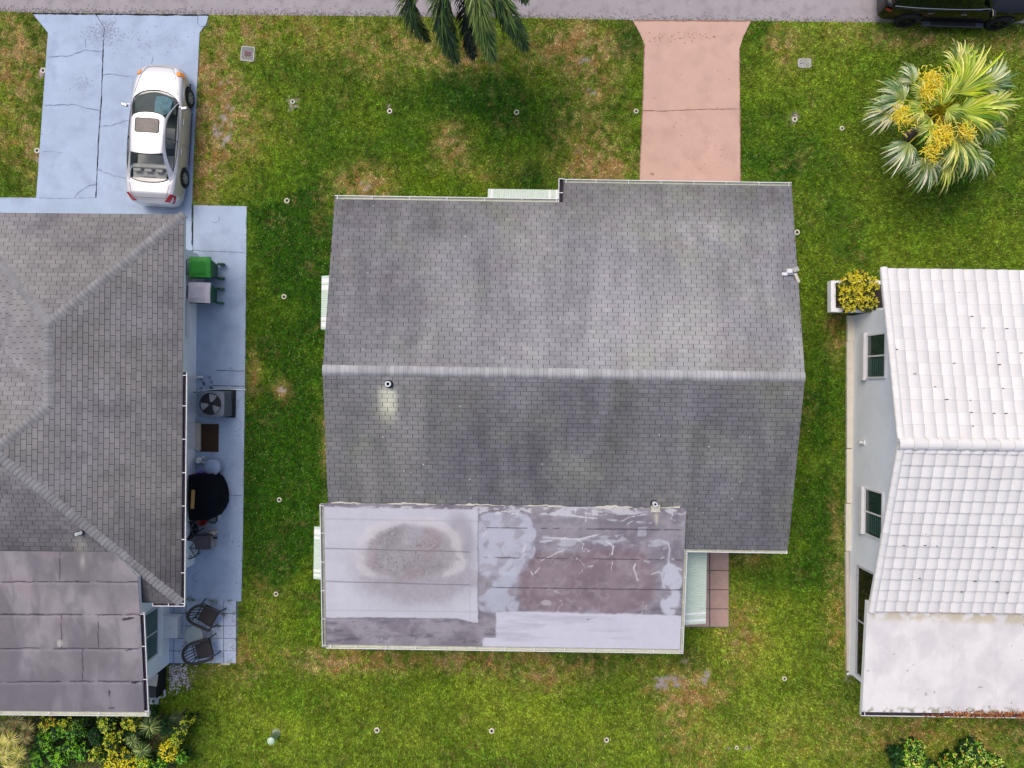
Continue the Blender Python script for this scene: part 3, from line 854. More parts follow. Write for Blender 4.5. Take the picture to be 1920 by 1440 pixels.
# rear low roof (painted from the photograph's own patches: coating, repairs, seams)
zf_top, zf_bot = 3.265, 2.72
vFt, vFb, uF0 = -4.18, -8.76, -.12
zflat = lambda u, v: zf_top + (v - vFt) / (vFb - vFt) * (zf_bot - zf_top)
def c255(r, g, b): return np.array([r, g, b], float)
def col_flat(x, y, z):
    px, py = pxof(x, y, z)
    wob = (fbm(x * 1.6, y * 1.6, 81) - .5) * 2; wob2 = (fbm(x * 5, y * 5, 82) - .5) * 2
    fine = fbm(x * 14, y * 14, 83, 3)
    c = mixc(c255(126, 120, 130), c255(152, 148, 156), sm(.3, .7, fbm(x * 1.1, y * 1.4, 84)))
    streak = fbm(x * .7, y * 5, 85)
    c = mixc(c, c255(98, 94, 104), sm(.52, .75, streak) * .7 * sm(1080, 1160, py))
    # reddish field right of the middle
    rf = sm(0, .5, 1 - ((px - 1100) / 135) ** 4 - ((py - 1090 - 16 * wob) / 62) ** 4)
    c = mixc(c, mixc(c255(144, 130, 138), c255(124, 108, 116), sm(.2, .8, fbm(x * 1.5, y * 1.5, 86, 5))), rf * .85)
    c = mixc(c, c255(168, 160, 166), sm(.5, .75, fbm(x * 6, y * 6, 186, 5)) * .4)
    c = mixc(c, c255(100, 96, 104), sm(.55, .8, fbm(x * 4, y * 5, 187, 5)) * .3)
    # blue white smeared repair column at px 900-990 and strokes
    w1 = sm(0, .35, 1 - ((px - 940 + 14 * wob) / 62) ** 4 - ((py - 1020) / 62) ** 4) * (.45 + .9 * sm(.35, .6, fbm(x * 3.2, y * 3.2, 87)))
    c = mixc(c, c255(192, 196, 212), np.clip(w1, 0, 1) * .75)
    w1 = sm(0, .5, 1 - ((px - 935 + 10 * wob) / 48) ** 4 - ((py - 1110) / 42) ** 4) * sm(.38, .6, fbm(x * 2.4, y * 2.4, 88))
    c = mixc(c, c255(184, 190, 206), w1 * .75)
    w1 = sm(0, .4, 1 - ((px - 1258 + 8 * wob) / 20) ** 2 - ((py - 1105) / 52) ** 4) * sm(.3, .55, fbm(x * 4, y * 3, 89))
    c = mixc(c, c255(196, 200, 214), w1 * .85)
    w1 = sm(0, .5, 1 - ((py - 1016 - 10 * wob) / 12) ** 2) * sm(.42, .56, fbm(x * 2.2, y * 6, 90)) * sm(1010, 1060, px) * sm(1270, 1230, px)
    c = mixc(c, c255(190, 192, 202), w1 * .7)
    w1 = sm(0, .5, 1 - ((py - 958 - 4 * wob) / 9) ** 2) * sm(.46, .62, fbm(x * 4, y * 8, 91))
    c = mixc(c, c255(214, 214, 220), w1 * .75)
    curl = np.abs(fbm(x * 1.8 + wob * .3, y * 1.8, 92) - .5)
    c = mixc(c, c255(222, 224, 232), sm(.008, .002, curl) * sm(.55, .65, fbm(x * 1.6, y * 1.6, 93)) * sm(895, 930, px) * .75)
    patch = sm(0, .3, 1 - ((px - 1204) / 9) ** 6 - ((py - 997) / 9) ** 6); c = mixc(c, c255(180, 180, 190), patch * .7)
    patch = sm(0, .5, 1 - ((px - 1024) / 11) ** 2 - ((py - 1130) / 6) ** 2); c = mixc(c, c255(196, 192, 200), patch * .6)
    STR = [[(996, 1072), (999, 1078)], [(1016, 1051), (1023, 1047), (1038, 1039), (1057, 1031)], [(1148, 1052), (1146, 1077)], [(1191, 1057), (1188, 1065), (1195, 1088)], [(1175, 982), (1186, 978), (1221, 981)],
           [(1140, 974), (1167, 977), (1180, 970), (1213, 963)], [(1020, 1008), (1061, 1010), (1088, 1011), (1099, 1007), (1121, 1003)], [(1244, 1016), (1253, 1019), (1256, 1030), (1253, 1060)], [(1099, 949), (1098, 978)],
           [(1014, 1016), (1034, 1013)], [(1221, 1077), (1237, 1072), (1240, 1076)], [(929, 961), (948, 959), (976, 965)], [(1053, 955), (1060, 951), (1110, 950), (1145, 954)], [(1011, 1066), (1003, 1075)], [(1262, 962), (1258, 972), (1266, 976)],
           [(1102, 1062), (1111, 1061)], [(1208, 1052), (1216, 1054)], [(1236, 1049), (1243, 1045)], [(1270, 1065), (1277, 1068)], [(1262, 1049), (1270, 1050)], [(1084, 1012), (1094, 1020), (1092, 1034)], [(1138, 1016), (1150, 1024), (1147, 1040)],
           [(1062, 958), (1064, 968)], [(1079, 953), (1078, 966)], [(1050, 965), (1120, 972)], [(983, 1040), (975, 1048)], [(905, 985), (912, 996), (906, 1006)], [(985, 1022), (981, 1034)]]
    dmin = np.full(px.shape, 99.0)
    for k_, st_ in enumerate(STR):
        for (xa, ya), (xb, yb) in zip(st_, st_[1:]):
            tt = np.clip(((px - xa) * (xb - xa) + (py - ya) * (yb - ya)) / ((xb - xa) ** 2 + (yb - ya) ** 2), 0, 1)
            dmin = np.minimum(dmin, np.hypot(px + wob2 * 1.5 - xa - tt * (xb - xa), py + wob2 - ya - tt * (yb - ya)) * (1 + .4 * (k_ % 3)))
    c = mixc(c, c255(232, 232, 238), sm(1.6, .4, dmin) * .85)
    c = mixc(c, c255(190, 190, 200), sm(7, 1, dmin) * sm(.45, .65, fbm(x * 4, y * 4, 188)) * .45)
    # run-off of the second vent pipe
    c = mixc(c, c255(206, 198, 180), np.exp(-((px - 1231) / (3 + (985 - py) * .05)) ** 2) * sm(955, 962, py) * sm(992, 975, py) * .8)
    # bottom right pale strip
    st = sm(-2, 2, px - np.where(py > 1196, 905, 930) + 3 * wob2) * sm(-2, 2, py - 1146 - (px - 930) * .022 - 3 * wob2)
    c = mixc(c, mixc(c255(202, 202, 214), c255(172, 172, 186), sm(.45, .75, streak) * .6 * sm(1220, 1120, px)), st)
    # dark seams
    for yy, xa, xb, dr in ((989, 895, 1280, .012), (1045, 895, 1280, .014), (1101, 895, 1280, .013), (1160, 1100, 1180, .01)):
        d = np.abs(py - yy - (px - 900) * dr - wob2 * .8)
        c = mixc(c, c255(62, 58, 66), sm(1.25, .35, d) * sm(xa - 2, xa, px) * sm(xb, xb - 2, px) * sm(.36, .5, fbm(x * 2, y, 95)) * .85)
    # white coated left part with its worn dark bowl
    top = 951 + (px - 613) * .016 + wob2 * 1.5; bot = 1158 + np.clip(px - 700, 0, 1000) * .012 + sm(850, 893, px) * 7 + wob2 * 1.5
    wh = sm(-1.2, 1.2, py - top) * sm(-1.2, 1.2, bot - py) * sm(-1.2, 1.2, 896 - px + wob2 * 2)
    base = mixc(c255(202, 202, 212), c255(190, 189, 200), fbm(x * 1.2, y * 1.2, 96))
    pxw = px + 18 * wob; pyw = py + 12 * wob
    dd = ((np.abs(pxw - 768) / 84) ** 2.8 + (np.abs(pyw - 1036) / 57) ** 2.8) ** (1 / 2.8)
    bowl = sm(1.12, .72, dd); halo = sm(1.7, 1.05, ((np.abs(pxw - 780) / 82) ** 2.5 + (np.abs(pyw - 1058) / 58) ** 2.5) ** .4)
    base = mixc(base, c255(162, 158, 164), halo * (.35 + .5 * fine) * sm(985, 1040, py + (px - 780) * .1))
    skirt = sm(1.2, .6, np.sqrt(((pxw - 800) / 110) ** 2 + ((pyw - 1090) / 42) ** 2))
    ring = np.exp(-((dd - 1.04) / .11) ** 2) * sm(1090, 1070, py)
    right = sm(1.1, .5, np.sqrt(((px - 862) / 34) ** 2 + ((pyw - 1010) / 58) ** 2))
    base = mixc(base, c255(160, 156, 164), np.clip(right * .75 + skirt * .7 * (.6 + .8 * fine), 0, 1))
    base = mixc(base, mixc(c255(138, 134, 138), c255(156, 152, 156), sm(.3, .7, fbm(x * 2, y * 2, 197))), np.clip(bowl * (.55 + .45 * sm(.3, .6, fbm(x * 1.6, y * 1.6, 195))), 0, .9))
    base = mixc(base, c255(186, 182, 184), bowl * sm(.5, .75, vn(x * 28, y * 28, 198)) * .35)
    base = mixc(base, c255(160, 140, 146), bowl * sm(.5, .7, fbm(x * 1.2, y * 1.2, 97)) * .4)
    base = mixc(base, c255(208, 203, 206), np.clip(ring * sm(.2, .45, fbm(x * 2, y * 2, 98)), 0, .6))
    base = mixc(base, c255(100, 96, 102), bowl * sm(.66, .86, vn(x * 24, y * 24, 99)) * (.12 + .4 * sm(.45, .65, fbm(x * 2, y * 2, 196))))
    # lap joints of the coating
    edge = sm(2.6, .2, np.abs(py - 973 - (px - 613) * .016)) + sm(2.0, .2, np.abs(px - 881)) * sm(975, 985, py) + sm(2.0, .2, np.abs(py - 1144 - (px - 613) * .012))
    base = mixc(base, c255(160, 158, 170), np.clip(edge, 0, 1) * .38)
    for yy in (1028, 1090):
        d = np.abs(py - yy - (px - 613) * .026)
        base = mixc(base, c255(104, 100, 108), sm(1.2, .3, d) * sm(884, 880, px) * .75)
    c = mixc(c, base, wh)
    rim = sm(3.0, .4, np.abs(896 - px + wob2 * 2)) * sm(950, 956, py) * sm(1166, 1160, py) + sm(2.6, .4, np.abs(py - bot)) * sm(899, 896, px)
    c = mixc(c, c255(84, 82, 92), np.clip(rim, 0, 1) * .45 * (1 - wh))
    c = mixc(c, c255(86, 84, 92), sm(1213, 1207, py) * 0 + sm(.6, .8, fbm(x * 4, y * 9, 102)) * sm(1165, 1175, py) * (1 - st) * .5)
    return (np.clip(c, 10, 252) / 255) ** 2.2 * ALB * 1.0

def painted_sheet(name, fr, u0, u1, v0, v1, zf, colf, parent, step=.025, th=.12, sag=0.006, seed=1, poly=None, sidemat='white'):
    nu = int((u1 - u0) / step); nv_ = int(abs(v1 - v0) / step)
    U, V = np.meshgrid(np.linspace(u0, u1, nu), np.linspace(v0, v1, nv_))
    U = U.ravel(); V = V.ravel()
    X = fr.o[0] + U * fr.c - V * fr.s; Y = fr.o[1] + U * fr.s + V * fr.c
    Z = zf(U, V) + (fbm(X * 1.2, Y * 1.2, seed) - .5) * sag * 2
    C = colf(X, Y, Z)
    idx = np.arange(nu * nv_).reshape(nv_, nu)
    F = np.stack([idx[:-1, :-1].ravel(), idx[:-1, 1:].ravel(), idx[1:, 1:].ravel(), idx[1:, :-1].ravel()], 1)
    if v1 < v0: F = F[:, ::-1]
    if poly is not None:
        cu = U[F].mean(1); cv = V[F].mean(1)
        F = F[inpoly(cu, cv, poly)]
    mb = MB(); mb.v = np.stack([X, Y, Z], 1).tolist(); mb.c = C.tolist(); mb.f = F.tolist(); mb.m = [0] * len(F)
    return mb.build(name, M['membrane'], parent, colattr=True, smooth=True)

rear = MB()
deck(rear, FM, [(uF0, vFt), (uF, vFt), (uF, vFb), (uF0, vFb)], lambda u, v: zflat(u, v) - .015)
rr_ = rear.build('rear_roof', [M['felt'], M['white']], house)
rr_['label'] = 'low patched rear roof with white coating and grey repairs'
painted_sheet('roof_membrane', FM, uF0, uF, vFt + .03, vFb, zflat, col_flat, rr_)
# torn mastic line where the low roof meets the shingles
mb = MB()
pts = [FM.w(u, vFt + .03 + .03 * math.sin(u * 3) + random.uniform(-.02, .02)) for u in np.arange(.1, 11.1, .12)]
mb.ribbon(pts, .05, lambda x, y: zm(0, FM.inv(x, y)[1]) + .024)
mb.build('flashing', M['lead'], rr_)

# gutters
def wp(u, v, z): return (*FM.w(u, v), z)
gutter(house, 'gutter', wp(0, vN1 + .01, zm(0, vN1) + .0), wp(uS - .13, vN1 + .01, zm(0, vN1)), nv, .13, .11, 1.25, 'cream', 'white')
gutter(house, 'gutter', wp(uS, vN2 + .01, zm(0, vN2) + .0), wp(LM, vN2 + .01, zm(0, vN2)), nv, .12, .11, 1.1, 'cream', 'white')
ew = FM.w(1, 0); eu = (ew[0] - FM.o[0], ew[1] - FM.o[1]); wu = (-eu[0], -eu[1])
gutter(house, 'gutter', wp(uS - .005, vN1 - .12, 2.93), wp(uS - .005, vN2 + .12, 2.93), wu, .15, .11, .4, 'leafgunk', 'white')
gutter(house, 'gutter', wp(uF, vS2 - .01, zm(0, vS2)), wp(LM, vS2 - .01, zm(0, vS2)), ns, .10, .11, 1.2, 'cream', 'white')
gutter(house, 'gutter', wp(uF0, vFb - .01, zf_bot), wp(uF + .11, vFb - .01, zf_bot), ns, .13, .11, .95, 'cream', 'white')
gutter(house, 'gutter', wp(uF0 - .01, vFt, zf_top - .02), wp(uF0 - .01, vFb - .1, zf_bot - .01), wu, .13, .11, 1.0, 'guttin', 'white')
gutter(house, 'gutter', wp(uF + .01, vS2 - .1, 3.05), wp(uF + .01, vFb - .1, zf_bot - .01), eu, .10, .11, .85, 'cream', 'white')
# walls, windows, doors
mb = MB()
i = .5
def wallprism(mb, fr, poly, ztop, z0=0.0):
    poly = ccw(poly)
    a = [mb.vert((*fr.w(*p), z0)) for p in poly]; b = [mb.vert((*fr.w(*p), ztop(*p))) for p in poly]
    for k in range(len(poly)):
        j = (k + 1) % len(poly)
        mb.face((a[k], a[j], b[j], b[k]))
    mb.face(b)
zt = lambda u, v: zm(u, v) - .17
wallprism(mb, FM, [(i, 0), (uS, 0), (uS, vN1 - i), (i, vN1 - i)], zt)
wallprism(mb, FM, [(uS + .02, 0), (LM - i, 0), (LM - i, vN2 - i), (uS + .02, vN2 - i)], zt)
wallprism(mb, FM, [(i, -.002), (i, vS1), (uF - i, vS1), (uF - i, -.002)], zt)
wallprism(mb, FM, [(uF - i + .002, -.002), (uF - i + .002, vS2 + i), (LM - i, vS2 + i), (LM - i, -.002)], zt)
wallprism(mb, FM, [(i, vS1 - .002), (uF - i, vS1 - .002), (uF - i, vFb + i), (i, vFb + i)], lambda u, v: zflat(u, v) - .18)
mb.build('wall', M['stuccow'], house)
def window(parent, fr, u, v, w, z0, z1, nrm, panes=2, gl='glass', deep=.04, fm='frame', sill=True):
    """window on a wall through (u, v); nrm: unit outward normal in frame (du, dv)"""
    al = (-nrm[1], nrm[0])
    ang = fr.a + math.atan2(al[1], al[0])
    def at(s, d, z):
        x, y = fr.w(u + al[0] * s + nrm[0] * d, v + al[1] * s + nrm[1] * d); return (x, y, z)
    mb = MB(); zc = (z0 + z1) / 2; h = z1 - z0
    for s in (-w / 2, w / 2): mb.box(at(s, deep / 2, zc), (.06, deep + .02, h + .06), ang)
    for s in range(1, panes): mb.box(at(-w / 2 + w * s / panes, deep / 2, zc), (.05, deep, h - .06), ang)
    for z in (z0, z1): mb.box(at(0, deep / 2, z), (w - .06, deep + .018, .06), ang)
    f = mb.build('window', M[fm], parent)
    mb = MB(); mb.box(at(0, deep * .3, zc), (w - .05, .02, h - .05), ang); mb.build('pane', M[gl], f)
    if sill:
        mb = MB(); mb.box(at(0, .08, z0 - .07), (w + .2, .16, .07), ang); mb.build('sill', M['stuccow'], f)
    return f
window(house, FM, 6.0, vN1 - i, 1.7, .95, 2.1, (0, 1)); window(house, FM, 3.0, vN1 - i, 1.4, .95, 2.1, (0, 1))
window(house, FM, i, 2.2, 1.4, .95, 2.1, (-1, 0)); window(house, FM, i, -6.0, 1.4, .95, 2.1, (-1, 0))
window(house, FM, uF - i, -6.6, 1.6, .25, 2.1, (1, 0), 2)
window(house, FM, 4.5, vFb + i, 3.2, .5, 2.0, (0, -1), 4)
window(house, FM, LM - i, 2, 1.4, .95, 2.1, (1, 0)); window(house, FM, LM - i, -3, 1.4, .95, 2.1, (1, 0))
mb = MB(); q = FM.w(11.2, vN2 - i + .02); mb.box((q[0], q[1], 1.1), (2.9, .05, 2.15), FM.a)
for k in range(4): mb.box((q[0], q[1] + .03, .3 + k * .54), (2.8, .03, .46), FM.a)
mb.build('garage_door', M['dblue'], house)
mb = MB(); q = FM.w(uS - .01, vN1 - i + .35); mb.box((q[0], q[1], 1.05), (.05, .5, 2.0), FM.a); mb.build('door', M['dblue'], house)

# awnings: ribbed aluminium, ribs run down the slope
def awning(label, fr, u, v, w, nrm, depth, z1, z0, stripes):
    al = (-nrm[1], nrm[0])
    base = fr.w(u, v)
    t = thing('awning', label, 'awning', (base[0], base[1], z0), 0, 'pale green aluminium awnings on the middle house')
    def at(s, d, dz=0): 
        x, y = fr.w(u + al[0] * s + nrm[0] * d, v + al[1] * s + nrm[1] * d)
        return (x, y, z1 + (z0 - z1) * d / depth + dz)
    n = int(w / .075); rib = w / n
    kinds = [any(a <= (k + .5) / n * w <= b for a, b in stripes) for k in range(n)]
    runs = []; k0_ = 0
    for k in range(1, n + 1):
        if k == n or kinds[k] != kinds[k0_]: runs.append((k0_, k, kinds[k0_])); k0_ = k
    for ra, rb_, st_ in runs:
        mt, nm = ('awnw', 'stripe') if st_ else ('awning', 'panel')
        mb = MB()
        for k in range(ra, rb_):
            s0 = -w / 2 + k * rib
            pr = [(s0, 0), (s0 + rib * .12, .016), (s0 + rib * .62, .018), (s0 + rib * .72, 0), (s0 + rib, 0)]
            for (a, ha), (b, hb) in zip(pr, pr[1:]):
                mb.poly([at(a, 0, ha), at(b, 0, hb), at(b, depth, hb), at(a, depth, ha)])
                mb.poly([at(a, depth, ha), at(b, depth, hb), at(b, depth + .01, hb - .06), at(a, depth + .01, ha - .06)])
        if mb.f: mb.build(nm, M[mt], t)
    for s in (-w / 2, w / 2):
        mb = MB()
        a = [at(s, 0, 0), at(s, depth, 0), at(s, depth, -.07), at(s, 0, -.25)]
        s2 = s - .012 if s < 0 else s + .012
        b = [at(s2, 0, 0), at(s2, depth, 0), at(s2, depth, -.07), at(s2, 0, -.25)]
        ia = [mb.vert(p) for p in a]; ib = [mb.vert(p) for p in b]
        mb.face(ia); mb.face(ib[::-1])
        for k in range(4): mb.face((ia[k], ia[(k + 1) % 4], ib[(k + 1) % 4], ib[k]))
        mb.build('side_panel', M['awning'], t)
    for s in (-w / 2 + .1, w / 2 - .1):
        mb = MB(); mb.tube([at(s, .02, -.6), at(s, depth - .03, -.03)], .012, 6); mb.build('strut', M['white'], t)
    return t
awning('ribbed pale green awning under the front gutter of the middle house', FM, 6.02, vN1 - i + .03, 2.38, (0, 1), 1.15, 2.35, 2.0, [(.05, .15), (.28, .4), (2.2, 2.3)])
awning('ribbed green and white striped awning, upper one on the left wall', FM, i - .03, 2.27, 1.75, (-1, 0), 1.12, 2.35, 1.95, [(.05, .2), (.28, .42), (1.36, 1.46), (1.55, 1.7)])
awning('green and white striped awning beside the coated rear roof, lower left wall', FM, i - .03, -6.07, 1.72, (-1, 0), 1.30, 2.2, 1.75, [(.1, .2), (.28, .38), (1.38, 1.5), (1.58, 1.68)])
awning('wide pale green awning beside the pink brown pavers', FM, uF - i + .03, -6.88, 2.58, (1, 0), 1.50, 2.3, 1.95, [(.1, .18), (.28, .36)])

# vents and mast on the roof
def vent_pipe(label, px, py, zb, h, r, ringed=True):
    p = P(px, py, zb + h); base = (p.x, p.y, zb)
    t = thing('vent_pipe', label, 'vent pipe', base, 0, 'vent pipes through the shingle roofs')
    mb = MB(); mb.lathe([(r, -.06), (r, h), (r * .62, h), (r * .62, h - .12)], base, 16); mb.build('pipe', M['pipe'], t, smooth=False)
    mb = MB(); mb.lathe([(.0001, h - .1), (r * .62, h - .1)], base, 16); mb.build('opening', M['hole'], t)
    mb = MB(); mb.lathe([(r * 1.55, .0), (r * 1.35, .07), (r * 1.02, .10)], base, 16); mb.build('boot', M['black'], t)
    return t
q = P(728, 718, 4.3); u, v = FM.inv(q.x, q.y)
vent_pipe('white ringed vent pipe below the ridge with a pale stain under it', 727, 720, zm(0, v) - .01, .26, .085)
t = vent_pipe('white vent pipe with pale flashing at the edge of the patched rear roof', 1229, 946, zm(0, -4.0) + .0, .3, .07)
mb = MB(); q = P(1229, 952, 3.3)
mb.box((q.x, q.y - .02, 3.32), (.27, .22, .05), -.05); mb.box((q.x + .01, q.y - .12, 3.30), (.3, .05, .05)); mb.build('flashing', M['lead'], t)
q = P(1475, 512, 3.2); u, v = FM.inv(q.x, q.y); zb = zm(0, v)
t = thing('roof_mast', 'bent metal mast bracket with a pale paddle near the right rake', 'mast', (q.x, q.y, zb))
mb = MB(); mb.box((q.x - .02, q.y + .02, zb + .05), (.16, .12, .1)); mb.box((q.x - .16, q.y - .07, zb + .05), (.18, .09, .04)); mb.build('bracket', M['white'], t)
mb = MB(); mb.box((q.x + .01, q.y - .075, zb + .06), (.2, .07, .06)); mb.build('clamp', M['steel'], t)
mb = MB(); mb.box((q.x + .15, q.y + .06, zb + .12), (.17, .14, .05), .35); mb.build('housing', M['concrete'], t)
mb = MB(); mb.box((q.x + .20, q.y - .2, zb + .1), (.1, .32, .04), .42); mb.build('paddle', M['lead'], t, bevel=.02)

# ================================================================== LEFT HOUSE
a_ = P(345, 402, 2.80)
FL = Fr((a_.x, a_.y), R(-.5))
SLL = .305
vE = -12.42
lh = thing('house', 'left house with brown grey hip roof beside the blue path', 'house', (*FL.w(-7, -6), 0))
ax, ay_ = -4.95, -7.47
def zE(u, v): return 2.8 + SLL * (-u)
def zNw(u, v): return 2.8 + SLL * (-v)
def zWw(u, v): return 2.8 + SLL * (u + 7.2)
def zNm(u, v): return 2.8 + SLL * (-2.52 - v)
def zS(u, v): return 2.8 + SLL * (v - vE)
faces = [('E', [(0, 0), (0, -6.12), (-3.6, -6.12), (-3.6, -3.6)], zE, (-1, 0)),
         ('E', [(0, -6.12), (0, vE), (ax, ay_), (-3.6, -6.12)], zE, (-1, 0)),
         ('N', [(0, 0), (-3.6, -3.6), (-7.2, 0)], zNw, (0, -1)),
         ('W', [(-3.6, -3.6), (-3.6, -6.12), (-7.2, -2.52), (-7.2, 0)], zWw, (1, 0)),
         ('M', [(-3.6, -6.12), (ax, ay_), (-10, ay_), (-14.95, -2.52), (-7.2, -2.52)], zNm, (0, -1)),
         ('S', [(0, vE), (ax, ay_), (-10, ay_), (-14.95, vE)], zS, (0, 1))]
def col_left(x, y, z, j):
    px, py = pxof(x, y, z)
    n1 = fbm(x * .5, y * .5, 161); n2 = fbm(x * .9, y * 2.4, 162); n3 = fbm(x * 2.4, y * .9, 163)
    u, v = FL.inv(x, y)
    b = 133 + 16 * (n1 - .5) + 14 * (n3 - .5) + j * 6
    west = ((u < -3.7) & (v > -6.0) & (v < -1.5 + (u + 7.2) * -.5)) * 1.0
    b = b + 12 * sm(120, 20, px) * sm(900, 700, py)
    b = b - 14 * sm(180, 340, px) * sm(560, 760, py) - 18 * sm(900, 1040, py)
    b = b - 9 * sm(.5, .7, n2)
    r = b + 1; g = b - 1; bl = b + 3 - 4 * sm(.4, .7, n1)
    s1 = np.exp(-((px - 152) / 12) ** 2) * sm(1000, 1010, py)
    r = r + 34 * s1; g = g + 34 * s1; bl = bl + 24 * s1
    rr = np.stack([np.clip(q, 20, 250) / 255 for q in (r, g, bl)], 1)
    return (rr ** 2.2) * ALB
mb = MB()
for nm, pl, zf, up in faces: deck(mb, FL, pl, zf, .15)
lroof = mb.build('roof', [M['felt'], M['white']], lh)
mb = MB()
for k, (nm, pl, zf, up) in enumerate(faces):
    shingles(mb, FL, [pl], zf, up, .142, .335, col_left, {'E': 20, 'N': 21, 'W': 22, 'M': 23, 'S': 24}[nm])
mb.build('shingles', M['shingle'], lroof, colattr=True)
def col_lcap(x, y, z, j):
    px, py = pxof(x, y, z)
    b = 140 + 24 * (fbm(x * 4, y * 4, 171) - .5) + j * 6 - 4 * sm(900, 1000, py)
    rr = np.stack([np.clip(q, 20, 250) / 255 for q in (b, b - .5, b + 3)], 1)
    return rr ** 2.2 * ALB
def fv(u, v): 
    x, y = FL.w(u, v); return (x - FL.o[0], y - FL.o[1])
d45 = .7071
def hip(a, b, za, zb, n1, n2, dr1, dr2, seed):
    mb = MB()
    ridge_caps(mb, (*FL.w(*a), za), (*FL.w(*b), zb), (fv(*n1), dr1), (fv(*n2), dr2), .155, col_lcap, seed, lift=.008)
    o = mb.build('ridge_cap', M['shingle'], lroof, colattr=True)
hd = SLL * d45
zr_ = 2.8 + SLL * 3.6; za_ = 2.8 + SLL * 4.95
hip((0, 0), (-3.6, -3.6), 2.8, zr_, (-d45, d45), (d45, -d45), hd, hd, 31)
hip((-7.2, 0), (-3.6, -3.6), 2.8, zr_, (-d45, -d45), (d45, d45), hd, hd, 32)
hip((-3.6, -6.12), (-3.6, -3.6), zr_, zr_, (-1, 0), (1, 0), SLL, SLL, 33)
hip((-3.6, -6.12), (ax, ay_), zr_, za_, (-d45, d45), (d45, -d45), hd, hd, 34)
hip((0, vE), (ax, ay_), 2.8, za_, (-d45, -d45), (d45, d45), hd, hd, 35)
hip((-10, ay_), (ax, ay_), za_, za_, (0, 1), (0, -1), SLL, SLL, 36)

# flat rear roof of the left house
uC = -1.12
q = P(271, 1335, 2.75); uR, vB = FL.inv(q.x, q.y); vT = -10.68
def zlf(u, v): return 3.36 + (v - vT) / (vB - vT) * (2.75 - 3.36)
fpoly = [(-15, vT), (-1.80, vT), (uR + .02, vT - .78), (uR, vB), (-15, vB)]
def col_lflat(x, y, z):
    px, py = pxof(x, y, z)
    wob2 = (fbm(x * 4, y * 4, 182) - .5) * 2
    c = mixc(c255(122, 118, 123), c255(154, 149, 154), sm(.3, .7, fbm(x * 1.3, y * .9, 183)))
    c = mixc(c, c255(152, 136, 142), sm(.52, .7, fbm(x * 1.0, y * 1.6, 184)) * .5 * sm(1200, 1130, py))
    c = mixc(c, c255(112, 109, 117), sm(.5, .75, fbm(x * 3, y * .8, 185)) * .5)
    c = mixc(c, c255(114, 111, 121), sm(1180, 1330, py) * .45)
    rag = fbm(x * 3, y * 3, 186)
    for yy, xa, xb in ((1091, -400, 270), (1152.5, -400, 268), (1216, -400, 268), (1278, -400, 268)):
        d = np.abs(py - yy - wob2 * 1.6)
        c = mixc(c, c255(38, 34, 44), sm(.5 + 1.9 * rag, .2, d) * sm(.3, .42, rag) * .9)
        c = mixc(c, c255(176, 172, 186), sm(3.4, 1.2, np.abs(py - yy - 3)) * .22)
    for xx, y0_, y1_ in ((112, 1037, 1091), (115, 1153, 1216), (184, 1153, 1216), (155, 1216, 1278), (-120, 1091, 1153)):
        d = np.abs(px - xx - wob2 * 1.4)
        c = mixc(c, c255(60, 56, 66), sm(1.6 * (rag + .2), .3, d) * sm(y0_ - 1, y0_ + 1, py) * sm(y1_ + 1, y1_ - 1, py) * .8)
    for xx, yy, rx, ry in ((240, 1160, 16, 3), (253, 1280, 10, 2.4), (248, 1218, 18, 1.6), (205, 1300, 2, 8), (209, 1328, 8, 2)):
        ang = .4 * wob2
        c = mixc(c, c255(40, 36, 44), sm(.2, .7, 1 - ((px - xx) / rx) ** 2 - ((py - yy + (px - xx) * .2 + wob2 * 2) / ry) ** 2) * .85)
    c = mixc(c, c255(206, 202, 190), np.exp(-((px - 155) / 5) ** 2 - ((py - 1052) / 14) ** 2) * .5 + sm(0, .5, 1 - ((px - 112) / 6) ** 2 - ((py - 1206) / 8) ** 2) * .6)
    return (np.clip(c, 10, 252) / 255) ** 2.2 * ALB
mb = MB(); deck(mb, FL, fpoly, lambda u, v: zlf(u, v) - .015, .14)
lfr = mb.build('rear_roof', [M['felt'], M['white']], lh)
painted_sheet('roof_membrane', FL, -8.5, uR + .02, vT, vB, zlf, col_lflat, lfr, .03, poly=fpoly)
le = fv(1, 0); ls = fv(0, -1)
def lw(u, v, z): return (*FL.w(u, v), z)
gutter(lh, 'gutter', lw(-9, vB - .01, 2.75), lw(uR + .14, vB - .01, 2.75), ls, .13, .11, 1.5, 'cream', 'white')
gutter(lh, 'gutter', lw(uR + .03, vE - .22, 3.12), lw(uR + .01, vB, 2.76), le, .13, .10, 1.15, 'leafgunk', 'white', label='side gutter full of dark leaf litter')
gutter(lh, 'gutter', lw(.01, -5.05, 2.8), lw(.01, vE - .1, 2.8), le, .13, .11, 1.05, 'leafgunk', 'white', inside=.5, label='white gutter holding dark leaves')
gutter(lh, 'gutter', lw(uR + .25, vE - .01, 2.8), lw(.13, vE - .01, 2.8), ls, .10, .1, .6, 'leafgunk', 'white')
